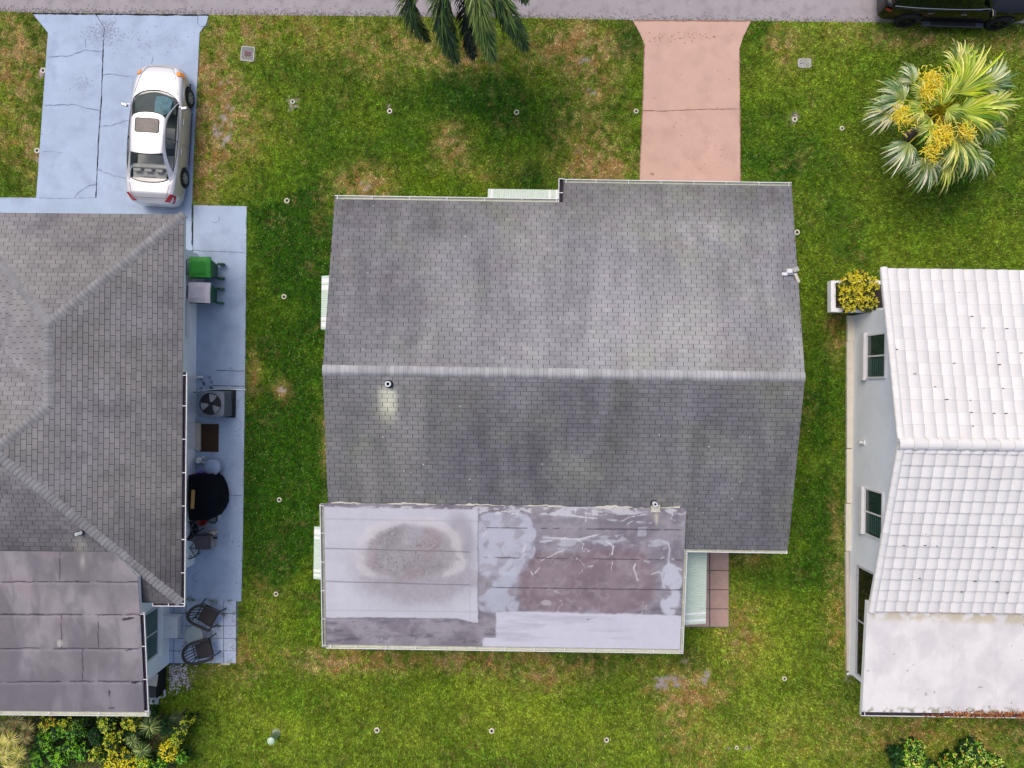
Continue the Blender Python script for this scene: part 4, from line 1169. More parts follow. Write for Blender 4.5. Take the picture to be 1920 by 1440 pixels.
# walls
wE = -.80
mb = MB()
wallprism(mb, FL, [(wE, -.75), (wE, vE + .55), (-12, vE + .55), (-12, -2.9), (-6.6, -2.9), (-6.6, -.75)], lambda u, v: 2.62)
q = G(318, 1262); uW, vW = FL.inv(*q); vWb = FL.inv(*G(318, 1243))[1]
wallprism(mb, FL, [(uW, vE + .545), (uW, vWb), (-12, vWb), (-12, vE + .545)], lambda u, v: 2.62)
mb.build('wall', M['stucco'], lh)
window(lh, FL, uW, FL.inv(*P(283, 1192, 1.5).xy)[1], 1.62, .95, 2.1, (1, 0), 2, 'blind', fm='frame')
window(lh, FL, wE, -3.2, 1.2, .95, 2.1, (1, 0), 2); window(lh, FL, -3.5, -.75, 1.6, .95, 2.1, (0, 1), 2)
q = FL.inv(*P(362, 819, 1)[:2])
mb = MB(); c = FL.w(wE + .02, q[1]); mb.box((c[0], c[1], 1.1), (.05, .95, 2.0), FL.a); d_ = mb.build('door', M['dblue'], lh)
mb = MB(); c = FL.w(wE + .08, q[1] + .35); mb.box((c[0], c[1], 1.0), (.06, .12, .04), FL.a); mb.build('handle', M['steel'], d_)
# downspout
mb = MB()
y1 = G(370, 707)[1]; xw = FL.w(wE, 0)[0] + .05
mb.tube([(xw, y1, 2.6), (xw, y1, .28), (xw + .04, y1, .18), (xw + .2, y1, .12)], .045, 4)
mb.build('downspout', M['white'], lh)
# twin vents
q = P(146, 1000, 3.7); u, v = FL.inv(q.x, q.y)
zz = zS(0, v)
vent_pipe('small white pipe, left one of the pair low on the brown hip roof', 142.5, 1002, zz - .02, .22, .045)
vent_pipe('small white pipe, right one of the pair low on the brown hip roof', 149.5, 1000, zz - .02, .18, .045)

# ================================================================== RIGHT HOUSE
A2 = P(1685, 832, 4.06)
FR = Fr((A2.x, A2.y), R(-.8))
SN = (4.06 - 2.9) / 5.48; SS = (4.06 - 2.45) / 5.55
vN, vS = 5.48, -5.55
zr = lambda u, v: 4.06 - (SN * v if v > 0 else SS * -v)
rh = thing('house', 'right house with white barrel tile roof and pale blue wall', 'house', (*FR.w(5, 0), 0))
UM = 9.0
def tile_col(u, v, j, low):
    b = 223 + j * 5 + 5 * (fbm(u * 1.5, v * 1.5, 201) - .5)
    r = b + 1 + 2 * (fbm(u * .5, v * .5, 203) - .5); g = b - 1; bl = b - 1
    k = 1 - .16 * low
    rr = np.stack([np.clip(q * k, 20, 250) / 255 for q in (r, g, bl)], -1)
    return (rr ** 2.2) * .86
def tile_slope(v_eave, v_ridge, zf, seed):
    """courses of barrel tiles from the eave to the ridge; returns MB"""
    mb = MB(); tw_ = .352; ex = .376
    sgn = 1 if v_eave > v_ridge else -1
    rows = int(math.ceil(abs(v_eave - v_ridge) / ex)); nt = int(UM / tw_); S_ = 10
    for r in range(rows):
        ve = v_eave - sgn * r * ex; vt = ve - sgn * (ex + .03)
        if (vt - v_ridge) * sgn < 0: vt = v_ridge
        rj = random.Random(seed + r).uniform(-.01, .01)
        for c in range(nt):
            hr = random.Random((seed + r) * 331 + c); j = hr.uniform(-1, 1); dv = hr.uniform(-.008, .008); dz = hr.uniform(-.003, .004)
            u0 = .12 + c * tw_ + rj
            us = [u0 + tw_ * k / S_ for k in range(S_ + 1)]
            hs = [.058 * (abs(math.cos(PI * (k / S_ - .5))) ** .75) for k in range(S_ + 1)]
            rowsv = []
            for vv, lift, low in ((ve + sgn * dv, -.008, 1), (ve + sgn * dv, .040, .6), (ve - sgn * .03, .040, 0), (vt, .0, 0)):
                row = []
                for uu, h in zip(us, hs):
                    x, y = FR.w(uu, vv)
                    C = tile_col(np.array(uu), np.array(vv), j, low)
                    row.append(((x, y, zf(uu, vv) + h + lift + dz + .02), tuple(C.tolist())))
                rowsv.append(row)
            mb.grid([[p for p, _ in rw] for rw in rowsv], [[c_ for _, c_ in rw] for rw in rowsv])
    return mb
mb = MB()
deck(mb, FR, [(0.02, 0), (UM, 0), (UM, vN - .03), (.02, vN - .03)], zr, .16)
deck(mb, FR, [(0.02, 0), (.02, vS + .03), (UM, vS + .03), (UM, 0)], zr, .16)
rroof = mb.build('roof', [M['white'], M['white']], rh)
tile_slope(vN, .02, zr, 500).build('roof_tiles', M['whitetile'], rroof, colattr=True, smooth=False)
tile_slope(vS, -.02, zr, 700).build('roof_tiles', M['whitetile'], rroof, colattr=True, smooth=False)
def barrel(a, b, r, L, seed, flat=.75):
    """row of overlapping half round caps from a to b (3D)"""
    mb = MB(); a = Vector(a); b = Vector(b); T = (b - a).length; n = int(T / L); d = (b - a).normalized()
    side = d.cross(Vector((0, 0, 1))).normalized(); up = side.cross(d)
    for k in range(n):
        hr = random.Random(seed + k); j = hr.uniform(-1, 1)
        C = tuple(tile_col(np.array(k * .3), np.array(seed * 1.), j, 0).tolist()); Cd = tuple(tile_col(np.array(k * .3), np.array(seed * 1.), j, .8).tolist())
        p0 = a + d * (k * T / n); p1 = a + d * ((k + 1) * T / n + .04)
        rows = []; cc = []
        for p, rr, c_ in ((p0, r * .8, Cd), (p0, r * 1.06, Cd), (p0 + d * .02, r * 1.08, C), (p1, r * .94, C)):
            rows.append([p + side * math.cos(t) * rr + up * (math.sin(t) * rr * flat) for t in [PI * m / 8 for m in range(9)]]); cc.append([c_] * 9)
        mb.grid(rows, cc)
    return mb
barrel((*FR.w(-.05, 0), 4.10), (*FR.w(UM, 0), 4.10), .17, .42, 900).build('ridge_tiles', M['whitetile'], rroof, colattr=True)
barrel((*FR.w(.06, vN + .02), zr(0, vN) + .04), (*FR.w(.06, .1), zr(0, .1) + .04), .11, .40, 930).build('rake_tiles', M['whitetile'], rroof, colattr=True)
barrel((*FR.w(.06, vS - .02), zr(0, vS) + .04), (*FR.w(.06, -.1), zr(0, -.1) + .04), .11, .40, 960).build('rake_tiles', M['whitetile'], rroof, colattr=True)
# small dark mortar holes at tile laps
mb = MB()
for (hx, hy) in [(1800.5, 548.5), (1823, 593), (1846, 615), (1889, 616), (1872, 661), (1916, 662), (1790.5, 681), (1875, 683.5), (1882, 728), (1754, 725.5), (1775, 749), (1777, 749), (1820, 750.5), (1822.5, 773.5), (1865, 775), (1887, 775), (1825, 799), (1716, 701), (1682, 655),
                 (1869, 872), (1757, 892), (1800, 893), (1731, 914), (1755, 915), (1797, 916), (1861, 918), (1729, 936), (1836, 939), (1880, 940), (1900, 941), (1789, 959), (1746, 958), (1765, 981), (1808, 982), (1743, 980), (1738, 1002), (1695, 1023), (1735, 1023), (1757, 1024), (1888, 1006), (1862, 1026), (1829, 1090), (1804, 1110), (1725, 1085), (1870, 1091), (1890, 1112)]:
    p = P(hx, hy, 3.6); u, v = FR.inv(p.x, p.y); z = zr(u, v) + .10
    p = P(hx, hy, z)
    mb.box((p.x, p.y, z - .012), (.075 * random.uniform(.6, 1.2), .022, .02))
mb.build('mortar_gap', M['hole'], rroof)['kind'] = 'stuff'

# low rear roof, white
q = P(1618, 1336, 2.25); uB, vBr = FR.inv(q.x, q.y)
q = P(1627, 1150, 2.4); uT, vTr = FR.inv(q.x, q.y)
vTr = vS + .3
def zrf(u, v): return 2.46 + (v - vTr) / (vBr - vTr) * (2.2 - 2.46)
u0r = min(uB, uT)
def col_rflat(x, y, z):
    px, py = pxof(x, y, z)
    c = mixc(c255(230, 227, 226), c255(214, 211, 212), sm(.3, .75, fbm(x * 1.5, y * 1.5, 211)))
    c = mixc(c, c255(206, 202, 206), sm(.52, .75, fbm(x * 3, y * 1.2, 212)) * .4)
    for xx in (1705, 1788, 1867): c = mixc(c, c255(206, 200, 206), sm(1.3, .3, np.abs(px - xx)) * .35)
    c = mixc(c, c255(168, 152, 100), sm(1168, 1153, py - (px - 1630) * .03) * sm(.4, .6, fbm(x * 4, y * 4, 213)) * .4)
    c = mixc(c, c255(150, 150, 130), sm(1322, 1332, py) * sm(.5, .64, fbm(x * 7, y * 7, 214)) * .8)
    c = mixc(c, c255(120, 100, 90), sm(.86, .9, vn(x * 11, y * 11, 215)) * sm(.7, .75, vn(x * 3, y * 3, 216)) * .6)
    return (np.clip(c, 10, 252) / 255) ** 2.2 * .84
mb = MB(); deck(mb, FR, [(u0r, vTr), (UM, vTr), (UM, vBr), (u0r, vBr)], lambda u, v: zrf(u, v) - .015, .16)
rrr = mb.build('rear_roof', [M['white'], M['white']], rh)
painted_sheet('roof_membrane', FR, u0r, 6.5, vTr, vBr, zrf, col_rflat, rrr, .035)
gutter(rh, 'gutter', (*FR.w(u0r - .02, vBr - .01), 2.19), (*FR.w(UM, vBr - .01), 2.19), (-math.sin(-FR.a) * 0 + FR.w(0, -1)[0] - FR.o[0], FR.w(0, -1)[1] - FR.o[1]), .13, .11, 3.0, 'leafgunk', 'white')
mb = MB()
for k in range(900):
    uu = random.uniform(1.9, 6.0) ** 1.0; 
    if random.random() > (uu - 1.8) / 2.2 + .08: continue
    big = uu > 2.6
    vv = vBr + random.uniform(-.12, .06 if big else -.03) + (random.random() ** 3 * .09 if big else 0)
    x, y = FR.w(uu, vv); c = random.choice([S(170, 100, 50), S(140, 70, 40), S(190, 130, 60), S(110, 70, 60)])
    a = random.uniform(0, PI); l = random.uniform(.02, .045)
    ca, sa = math.cos(a) * l, math.sin(a) * l; z = 2.215 + random.uniform(0, .03)
    mb.poly([(x - ca, y - sa, z), (x + sa * .4, y - ca * .4, z + random.uniform(0, .02)), (x + ca, y + sa, z), (x - sa * .4, y + ca * .4, z)], c)
o = mb.build('leaf_litter', M['leaflit'], None, colattr=True)
props(o, 'brown dead leaves piled in the bottom gutter of the white roof', 'leaves', kind='stuff')
# walls
xw1 = FR.inv(*G(1597, 700)); uw = xw1[0]
q = FR.inv(*G(1592, 1040)); vmid = q[1]; uw2 = FR.inv(*G(1588, 1257))[0]; vend = FR.inv(*G(1588, 1257))[1]
vtop = FR.inv(*G(1597, 592))[1]
mb = MB()
wallprism(mb, FR, [(uw, vtop), (uw, 0), (UM, 0), (UM, vtop)], lambda u, v: zr(u, v) - .17)
wallprism(mb, FR, [(uw, -.002), (uw, vS + .5), (UM, vS + .5), (UM, -.002)], lambda u, v: zr(u, v) - .17)
mb.build('wall', M['stucco'], rh)
mb = MB()
wallprism(mb, FR, [(uw2 + .02, vS + .498), (uw2 + .02, vend), (UM, vend), (UM, vS + .498)], lambda u, v: 2.12)
w_ = mb.build('wall', M['stuccow'], rh); w_['label'] = 'white rear wall'
def vv_(py, z=1.4): return FR.inv(*P(1630, py, z).xy)[1]
f1 = window(rh, FR, uw, vv_(668), 1.45, 1.15, 2.35, (-1, 0), 2, 'glass', .05, 'white', False)
f2 = window(rh, FR, uw, vv_(960), 1.55, 1.15, 2.3, (-1, 0), 2, 'glass', .05, 'white', False)
for f, py in ((f1, 668), (f2, 960)):
    mb = MB(); c = FR.w(uw - .07, vv_(py)); mb.box((c[0], c[1], 1.02), (.16, 1.62, .22), FR.a); mb.build('sill', M['white'], f)
    mb = MB(); c = FR.w(uw - .031, vv_(py) - .38)
    for k in range(7): mb.box((c[0], c[1], 1.3 + k * .14), (.012, .6, .05), FR.a)
    mb.build('blind', M['blind'], f)
window(rh, FR, uw2 + .02, vv_(1170, 1.2), 3.75, .72, 2.0, (-1, 0), 2, 'darkglass', .05, 'frame', False)
mb = MB()
for a, b, off in ((592, 640, 0), (640, 840, -1), (841, 942, -1.5), (943, 1032, -3)):
    p0 = G(1586.5 + off, a); p1 = G(1598 + off, b)
    mb.box(((p0[0] + p1[0]) / 2, (p0[1] + p1[1]) / 2, .06), (p1[0] - p0[0], p0[1] - p1[1] - .01, .12))
mb.build('ledge', M['ledge'], rh)
mb = MB()
p0 = G(1584, 1033); p1 = G(1588, 1256); mb.box(((p0[0] + p1[0]) / 2 + .03, (p0[1] + p1[1]) / 2, .05), (.13, p0[1] - p1[1], .1), .01)
mb.build('slab_edge', M['tan'], rh)
mb = MB(); q = G(1589, 1256); mb.tube([(q[0] + .1, q[1] - .05, 2.1), (q[0] + .06, q[1] - .05, .3), (q[0], q[1] - .06, .15), (q[0] - .06, q[1] - .12, .1)], .045, 8)
mb.build('downspout', M['white'], rh)
# wall lamp
q = FR.w(uw, FR.inv(*P(1612, 829, .9).xy)[1])
mb = MB(); mb.box((q[0] - .03, q[1], .95), (.05, .16, .2)); mb.lathe([(.0001, 0), (.05, 0), (.055, .12), (.0001, .13)], (q[0] - .12, q[1], .86), 10); mb.box((q[0] - .09, q[1], 1.0), (.12, .05, .04))
l_ = thing('wall_lamp', 'small white outdoor lamp on the pale blue wall', 'lamp', (q[0], q[1], .9)); mb.build('lamp_body', M['white'], l_)

# planter at the corner
t = thing('planter', 'white masonry planter box on a tapering wing wall at the corner of the right house', 'planter', (*G(1597, 575), 0))
X0, Y0 = P(1558, 526, 1.0).xy; X1 = FR.w(uw, vtop)[0] + .3; Y1 = P(1558, 585, 1.0).y
X1 += .6
mb = MB()
for x0_, y0_, x1_, y1_ in ((X0, Y1, X0 + .17, Y0), (X0 + .17, Y0 - .14, X1, Y0), (X0 + .17, Y1, X1, Y1 + .14)):
    mb.box(((x0_ + x1_) / 2, (y0_ + y1_) / 2, .86), (x1_ - x0_, y1_ - y0_, .3))
mb.build('rim', M['stuccow'], t, bevel=.015)
mb = MB(); mb.box(((X0 + X1) / 2 + .08, (Y0 + Y1) / 2, .88), (X1 - X0 - .2, Y0 - Y1 - .3, .1)); mb.build('soil', M['dirt'], t)
mb = MB(); xb = FR.w(uw, vtop)[0]
a = [mb.vert(p) for p in ((X0 + .05, Y1 + .05, .72), (X1, Y1 + .05, .72), (X1, Y0 - .05, .72), (X0 + .05, Y0 - .05, .72))]
b = [mb.vert(p) for p in ((xb - .1, Y1 + .05, 0), (X1, Y1 + .05, 0), (X1, Y0 - .05, 0), (xb - .1, Y0 - .05, 0))]
mb.face(a)
for k in range(4): mb.face((a[k], b[k], b[(k + 1) % 4], a[(k + 1) % 4]))
mb.build('wing_wall', M['stucco'], t)
PLANT_C = (X0 + .95, (Y0 + Y1) / 2 - .1, .95)
# ------------------------------------------------------------------ vehicles
def car_body(mb, T, arches, wr=.37, wz=.32, ny=110, bulge=.985, hole=None):
    """lofted lower body. T: rows (y, half width, shoulder z, centre z, bottom z)"""
    T = sorted(T); ys = [t[0] for t in T]
    yy = np.unique(np.concatenate([np.linspace(ys[0], ys[-1], ny), np.linspace(ys[0], ys[0] + .1, 5), np.linspace(ys[-1] - .1, ys[-1], 5)]))
    f = lambda k: (lambda q: np.interp(q, ys, [t[k] for t in T]))
    rows = []
    for y in yy:
        hw, zs, zc, zb = (float(f(k)(y)) for k in (1, 2, 3, 4))
        zbb = zb
        for a in arches:
            d = abs(y - a)
            if d < wr: zbb = max(zbb, wz + math.sqrt(wr * wr - d * d))
        zbb = min(zbb, zs - .1)
        r = []
        for s_, k in ((0, .97), (.04, .985), (.3, 1.0), (.6, 1.0), (.8, bulge), (.95, bulge - .025)):
            r.append((hw * k, zbb + (zs - .04 - zbb) * s_))
        X = hw * (bulge - .03); Z0 = zs - .04; Zr = zc - Z0
        for q in range(0, 9):
            a = PI / 2 * q / 8
            r.append((X * max(math.cos(a), 0) ** .6, Z0 + Zr * math.sin(a) ** .75))
        left = [(-x, y, z) for x, z in r]; right = [(x, y, z) for x, z in r[::-1]][1:]
        rows.append(left + right)
    n0 = len(mb.f)
    mb.grid(rows)
    if hole:
        kf = []
        for f_ in mb.f[n0:]:
            cc = sum((Vector(mb.v[i]) for i in f_), Vector()) / 4
            if not (hole[0] < cc.y < hole[1] and abs(cc.x) < hole[2] and cc.z > .8): kf.append(f_)
        mb.f = mb.f[:n0] + kf; mb.m = mb.m[:n0] + [mb.cur] * len(kf)
    for k, rw in ((0, rows[0]), (1, rows[-1])):
        mb.poly(rw if k == 0 else rw[::-1])
    def surf(y, xf):   # point on the upper surface, xf in -1..1
        hw, zs, zc, zb = (float(f(k)(y)) for k in (1, 2, 3, 4))
        X = hw * (bulge - .03); c = min(abs(xf), 1.0) ** (1 / .6); a = math.acos(min(c, 1))
        return Vector((math.copysign(X * abs(xf), xf), y, zs - .04 + (zc - zs + .04) * math.sin(a) ** .75))
    def side(y, s_, sg=1):
        hw, zs, zc, zb = (float(f(k)(y)) for k in (1, 2, 3, 4))
        return Vector((sg * (hw * 1.0 + .004), y, zb + (zs - .04 - zb) * s_))
    return surf, side

def mirror(pts): return [(-x, y, z) for x, y, z in pts]

def resample(pts, n):
    p = [Vector(q) for q in pts]
    # Catmull-Rom through the points
    L = [0]
    for a, b in zip(p, p[1:]): L.append(L[-1] + (b - a).length)
    out = []
    for i in range(n):
        t = L[-1] * i / (n - 1); k = 0
        while k < len(p) - 2 and L[k + 1] < t: k += 1
        f = (t - L[k]) / max(L[k + 1] - L[k], 1e-9)
        p0 = p[max(k - 1, 0)]; p1 = p[k]; p2 = p[k + 1]; p3 = p[min(k + 2, len(p) - 1)]
        out.append(.5 * ((2 * p1) + (p2 - p0) * f + (2 * p0 - 5 * p1 + 4 * p2 - p3) * f * f + (3 * p1 - p0 - 3 * p2 + p3) * f ** 3))
    return out

def patch(mb, A, B, n=16, m=6, bulge=0.0, lift=0.0):
    a = resample(A, n); b = resample(B, n)
    rows = []
    for j in range(m + 1):
        t = j / m
        rows.append([x.lerp(y, t) + Vector((0, 0, bulge * 4 * t * (1 - t) + lift)) for x, y in zip(a, b)])
    mb.grid(rows)

def wheel(parent, x, y, z, r, w, spokes, sg, tread='rubber', rim='alloy', group=None):
    mb = MB()
    mb.lathe([(r * .62, w / 2 * sg), (r * .92, w / 2 * sg), (r, w * .36 * sg), (r, -w * .36 * sg), (r * .92, -w / 2 * sg), (r * .6, -w / 2 * sg)], (x, y, z), 28, 'X')
    wh = mb.build('wheel', M[tread], parent, world=False, smooth=True)
    mb = MB()
    mb.lathe([(r * .66, w * .46 * sg), (r * .60, w * .5 * sg), (r * .58, w * .1 * sg)], (x, y, z), 28, 'X')
    for k in range(spokes):
        a = 2 * PI * k / spokes
        c = Vector((x + w * .40 * sg, y, z)); d = Vector((0, math.cos(a), math.sin(a))); e = Vector((0, -math.sin(a), math.cos(a)))
        q0 = [c + d * r * .1 + e * r * .09, c + d * r * .1 - e * r * .09, c + d * r * .6 - e * r * .055, c + d * r * .6 + e * r * .055]
        i0 = [mb.vert(p + Vector((.02 * sg, 0, 0))) for p in q0]; i1 = [mb.vert(p - Vector((.02 * sg, 0, 0))) for p in q0]
        mb.face(i0); mb.face(i1[::-1])
        for m_ in range(4): mb.face((i0[m_], i0[(m_ + 1) % 4], i1[(m_ + 1) % 4], i1[m_]))
    mb.lathe([(.0001, w * .46 * sg), (r * .14, w * .44 * sg), (r * .16, w * .3 * sg)], (x, y, z), 12, 'X')
    mb.build('rim', M[rim], wh, world=False)
    mb = MB(); mb.lathe([(.0001, w * .08 * sg), (r * .58, w * .08 * sg)], (x, y, z), 20, 'X'); mb.build('brake_disc', M['black'], wh, world=False)
    return wh

def seam(mb, surf, pts, r=.005, n=4, steps=10):
    path = []
    for (y0, f0), (y1, f1) in zip(pts, pts[1:]):
        for k in range(steps + (1 if (y1, f1) == pts[-1] else 0)):
            t = k / steps; p = surf(y0 + (y1 - y0) * t, f0 + (f1 - f0) * t); p.z += .0015; path.append(p)
    mb.tube(path, r, n)

# ---- silver sedan
sx, sy = -12.36, 8.73
sed = thing('parked_car', 'silver sedan with sunroof parked on the blue driveway', 'car', (sx, sy, .036), R(-3.6))
mb = MB()
T = [(-2.46, .50, .62, .70, .34), (-2.43, .66, .74, .80, .30), (-2.34, .78, .84, .93, .26), (-2.15, .86, .93, 1.03, .23), (-1.8, .905, .955, 1.06, .21), (-1.0, .925, .95, 1.0, .2), (0, .925, .93, .98, .2), (.95, .92, .91, .97, .2),
     (1.35, .905, .885, .985, .2), (1.75, .875, .84, .945, .2), (2.05, .82, .77, .88, .22), (2.25, .72, .70, .80, .25), (2.36, .60, .64, .72, .28), (2.42, .46, .58, .65, .32), (2.44, .30, .54, .60, .36)]
AF, AR = 1.44, -1.40
surf, side = car_body(mb, T, (AF, AR), .38, .33, hole=(-1.66, 1.06, .76))
body = mb.build('body', M['silver'], sed, world=False, smooth=True)
# greenhouse curves (right half, x > 0)
ws_lo = [(0, 1.40, 1.0), (.40, 1.34, .99), (.66, 1.19, .975), (.78, 1.02, .965)]
ws_hi = [(0, .50, 1.395), (.30, .475, 1.39), (.50, .40, 1.375), (.575, .32, 1.355)]
rl_hi = [(0, -.93, 1.385), (.28, -.915, 1.38), (.50, -.88, 1.355), (.545, -.86, 1.34)]
rl_lo = [(0, -1.80, 1.075), (.35, -1.775, 1.07), (.58, -1.70, 1.06), (.66, -1.62, 1.05)]
full = lambda c: mirror(c)[::-1] + c[1:]
mb = MB(); patch(mb, full(ws_lo), full(ws_hi), 25, 8, .05); g1 = mb.build('windscreen', M['carglass'], sed, world=False, smooth=True)
mb = MB(); patch(mb, full(rl_lo), full(rl_hi), 25, 8, .06); g2 = mb.build('rear_window', M['carglass'], sed, world=False, smooth=True)
mb = MB(); patch(mb, full(ws_hi), full(rl_hi), 25, 12, .028); rf = mb.build('roof', M['silver'], sed, world=False, smooth=True)
mb = MB()
for a in (full(ws_lo), full(ws_hi), full(rl_lo), full(rl_hi)):
    mb.tube([p + Vector((0, 0, .006)) for p in resample(a, 26)], .013, 6)
mb.build('window_seal', M['seam'], sed, world=False)
for sg in (1, -1):
    X = (lambda c: c) if sg == 1 else mirror
    belt = [(.80, .98, .955), (.845, .5, .965), (.865, -.2, .975), (.85, -.85, .99), (.79, -1.38, 1.02)]
    top = [(.79, .97, .97), (.70, .62, 1.18), (.625, .22, 1.315), (.615, -.25, 1.325), (.62, -.7, 1.285), (.69, -1.1, 1.17), (.785, -1.375, 1.03)]
    mb = MB(); patch(mb, X(belt), X(top), 22, 5, 0); mb.build('side_window', M['carglass'], sed, world=False, smooth=True)
    rail = [(.78, 1.02, .965), (.68, .68, 1.19), (.575, .32, 1.355), (.575, -.25, 1.375), (.545, -.86, 1.34)]
    topf = top[:4] + [(.605, -.86, 1.255)]
    mb = MB(); patch(mb, X(rail), X([(.80, .985, .955), (.70, .62, 1.18), (.625, .22, 1.315), (.615, -.25, 1.325), (.628, -.82, 1.262)]), 22, 4, .012)
    # rear quarter between side window and rear window
    patch(mb, X([(.545, -.86, 1.34), (.60, -1.25, 1.20), (.66, -1.62, 1.05)]), X([(.628, -.82, 1.262), (.70, -1.12, 1.16), (.80, -1.40, 1.02)]), 12, 5, .012)
    patch(mb, X([(.66, -1.62, 1.05), (.80, -1.40, 1.02)]), X([(.70, -1.85, 1.02), (.86, -1.55, .955)]), 8, 3, 0)
    patch(mb, X([(.80, -1.40, 1.02), (.86, -.85, .985), (.875, -.2, .97), (.855, .5, .96), (.80, 1.0, .95)]), X([(.885, -1.45, .925), (.905, -.85, .92), (.905, -.2, .91), (.90, .5, .90), (.885, 1.05, .885)]), 20, 3, .012)
    mb.build('pillar', M['silver'], sed, world=False, smooth=True)
    mb = MB(); mb.tube([Vector(p) for p in resample(X(belt), 20)], .012, 6); mb.tube(resample(X(top), 24), .011, 6)
    mb.tube([(sg * .868, -.32, .98), (sg * .645, -.33, 1.31)], .016, 6)
    mb.build('window_trim', M['seam'], sed, world=False)
    mb = MB(); mb.box((sg * 1.03, .82, 1.0), (.20, .085, .12), sg * .25); mb.box((sg * .90, .86, .98), (.14, .05, .04), 0)
    mb.build('mirror', M['silver'], sed, world=False, bevel=.02)
    for y in (AF, AR):
        wheel(sed, sg * (.80 if y > 0 else .79), y, .325, .325, .22, 7, sg)
    for y in (.42, -.62):
        mb = MB(); p = side(y, .86, sg); mb.box((p.x, p.y, p.z), (.03, .2, .035)); mb.build('door_handle', M['silver'], sed, world=False, bevel=.008)
    mb = MB()
    for y in (1.02, -.34, -1.2):
        mb.tube([side(y, t, sg) for t in (.02, .3, .6, .82)], .005, 4)
    mb.tube([side(y, .03, sg) + Vector((sg * .012, 0, 0)) for y in np.linspace(AR + .5, AF - .5, 12)], .02, 6)
    mb.build('door_seam', M['seam'], sed, world=False)
    # lamps
    mb = MB(); ys = np.linspace(2.02, 2.30, 8)
    a = [surf(y, sg * .985) + Vector((sg * .012, 0, -.02)) for y in ys]; b = [surf(y, sg * .74) + Vector((0, 0, .012)) for y in ys]
    mb.grid([b, [x.lerp(y, .5) + Vector((0, 0, .014)) for x, y in zip(a, b)], a]); mb.build('headlight', M['headl'], sed, world=False, smooth=True)
    mb = MB(); ys = np.linspace(1.98, 2.13, 5)
    a = [surf(y, sg * 1.0) + Vector((sg * .035, 0, -.04)) for y in ys]; b = [surf(y, sg * .80) + Vector((0, 0, .03)) for y in ys]
    mb.grid([b, [x.lerp(y, .5) + Vector((sg * .01, 0, .07)) for x, y in zip(a, b)], a]); mb.build('indicator', M['amber'], sed, world=False)
    mb = MB(); ys = np.linspace(-2.40, -2.16, 8)
    a = [surf(y, sg * 1.0) + Vector((sg * .03, -.01, -.10)) for y in ys]; b = [surf(y, sg * (.70 + .18 * k / 7)) + Vector((0, 0, .02)) for k, y in enumerate(ys)]
    mb.grid([b, [x.lerp(y, .5) + Vector((sg * .02, 0, .085)) for x, y in zip(b, a)], a]); mb.build('tail_light', M['red'], sed, world=False, smooth=True)
mb = MB()
seam(mb, surf, [(1.30, -.86), (2.0, -.72), (2.30, -.62)], .006); seam(mb, surf, [(1.30, .86), (2.0, .72), (2.30, .62)], .006)
mb.tube([surf(2.32 - .07 * abs(f) ** 2, f * .66) + Vector((0, 0, .002)) for f in np.linspace(-1, 1, 18)], .005, 4)
seam(mb, surf, [(-1.84, -.80), (-2.28, -.74)], .006); seam(mb, surf, [(-1.84, .80), (-2.28, .74)], .006)
mb.tube([surf(-2.30, f * .74) + Vector((0, 0, .002)) for f in np.linspace(-1, 1, 18)], .006, 4)
mb.tube([surf(2.44, f * .8) + Vector((0, .002, -.08)) for f in np.linspace(-1, 1, 8)], .012, 4)
mb.build('panel_seam', M['seam'], sed, world=False)
mb = MB(); mb.box((0, -2.455, .66), (.34, .02, .16), 0); mb.build('number_plate', M['concrete'], sed, world=False)
mb = MB()
c = [(.36, .26, 0), (.36, -.17, 0), (-.36, -.17, 0), (-.36, .26, 0)]
def rr2(x0, x1, y0, y1, r, zf_, n=5):
    o = []
    for cx, cy, a0 in ((x1 - r, y1 - r, 0), (x0 + r, y1 - r, PI / 2), (x0 + r, y0 + r, PI), (x1 - r, y0 + r, 1.5 * PI)):
        for k in range(n):
            a = a0 + PI / 2 * k / (n - 1); o.append((cx + r * math.cos(a), cy + r * math.sin(a), zf_))
    return o
mb.poly(rr2(-.40, .40, -.20, .27, .07, 1.4235)); sr = mb.build('sunroof', mat('sunroof glass', S(92, 84, 82), .1, n1=(2.5, .5), spec=.25), sed, world=False)
mb = MB(); mb.tube(rr2(-.40, .40, -.20, .27, .07, 1.424), .012, 6, closed=True); mb.build('seal', M['seam'], sr, world=False)
# cabin seen through the glass
mb = MB()
for x in (-.36, .36):
    mb.box((x, -.05, .62), (.5, .52, .16)); mb.box((x, -.36, .88), (.48, .14, .55), 0, None, Matrix.Rotation(-.2, 3, 'X')); mb.box((x, -.46, 1.2), (.26, .09, .16))
mb.box((0, -1.0, .62), (1.25, .5, .18)); mb.box((0, -1.32, .86), (1.2, .14, .5), 0, None, Matrix.Rotation(-.3, 3, 'X'))
for x in (-.38, 0, .38): mb.box((x, -1.42, 1.12), (.24, .1, .12))
mb.box((0, -1.66, 1.0), (1.15, .5, .05)); mb.box((0, -1.60, 1.07), (.42, .05, .03))
mb.build('seats', M['interior'], sed, world=False, bevel=.03)
mb = MB(); mb.box((0, -.1, .42), (1.5, 2.9, .06)); mb.build('floor_carpet', M['dash'], sed, world=False)
mb = MB(); patch(mb, [(-.72, 1.15, .97), (0, 1.33, .99), (.72, 1.15, .97)], [(-.70, .62, .90), (0, .68, .92), (.70, .62, .90)], 16, 6, .03)
mb.tube([(-.37 + .18 * math.cos(t), .52 + .06 * math.sin(t), .96 + .17 * math.sin(t)) for t in np.linspace(0, 2 * PI, 17)[:-1]], .018, 6, closed=True)
mb.build('dashboard', M['dash'], sed, world=False, smooth=True)
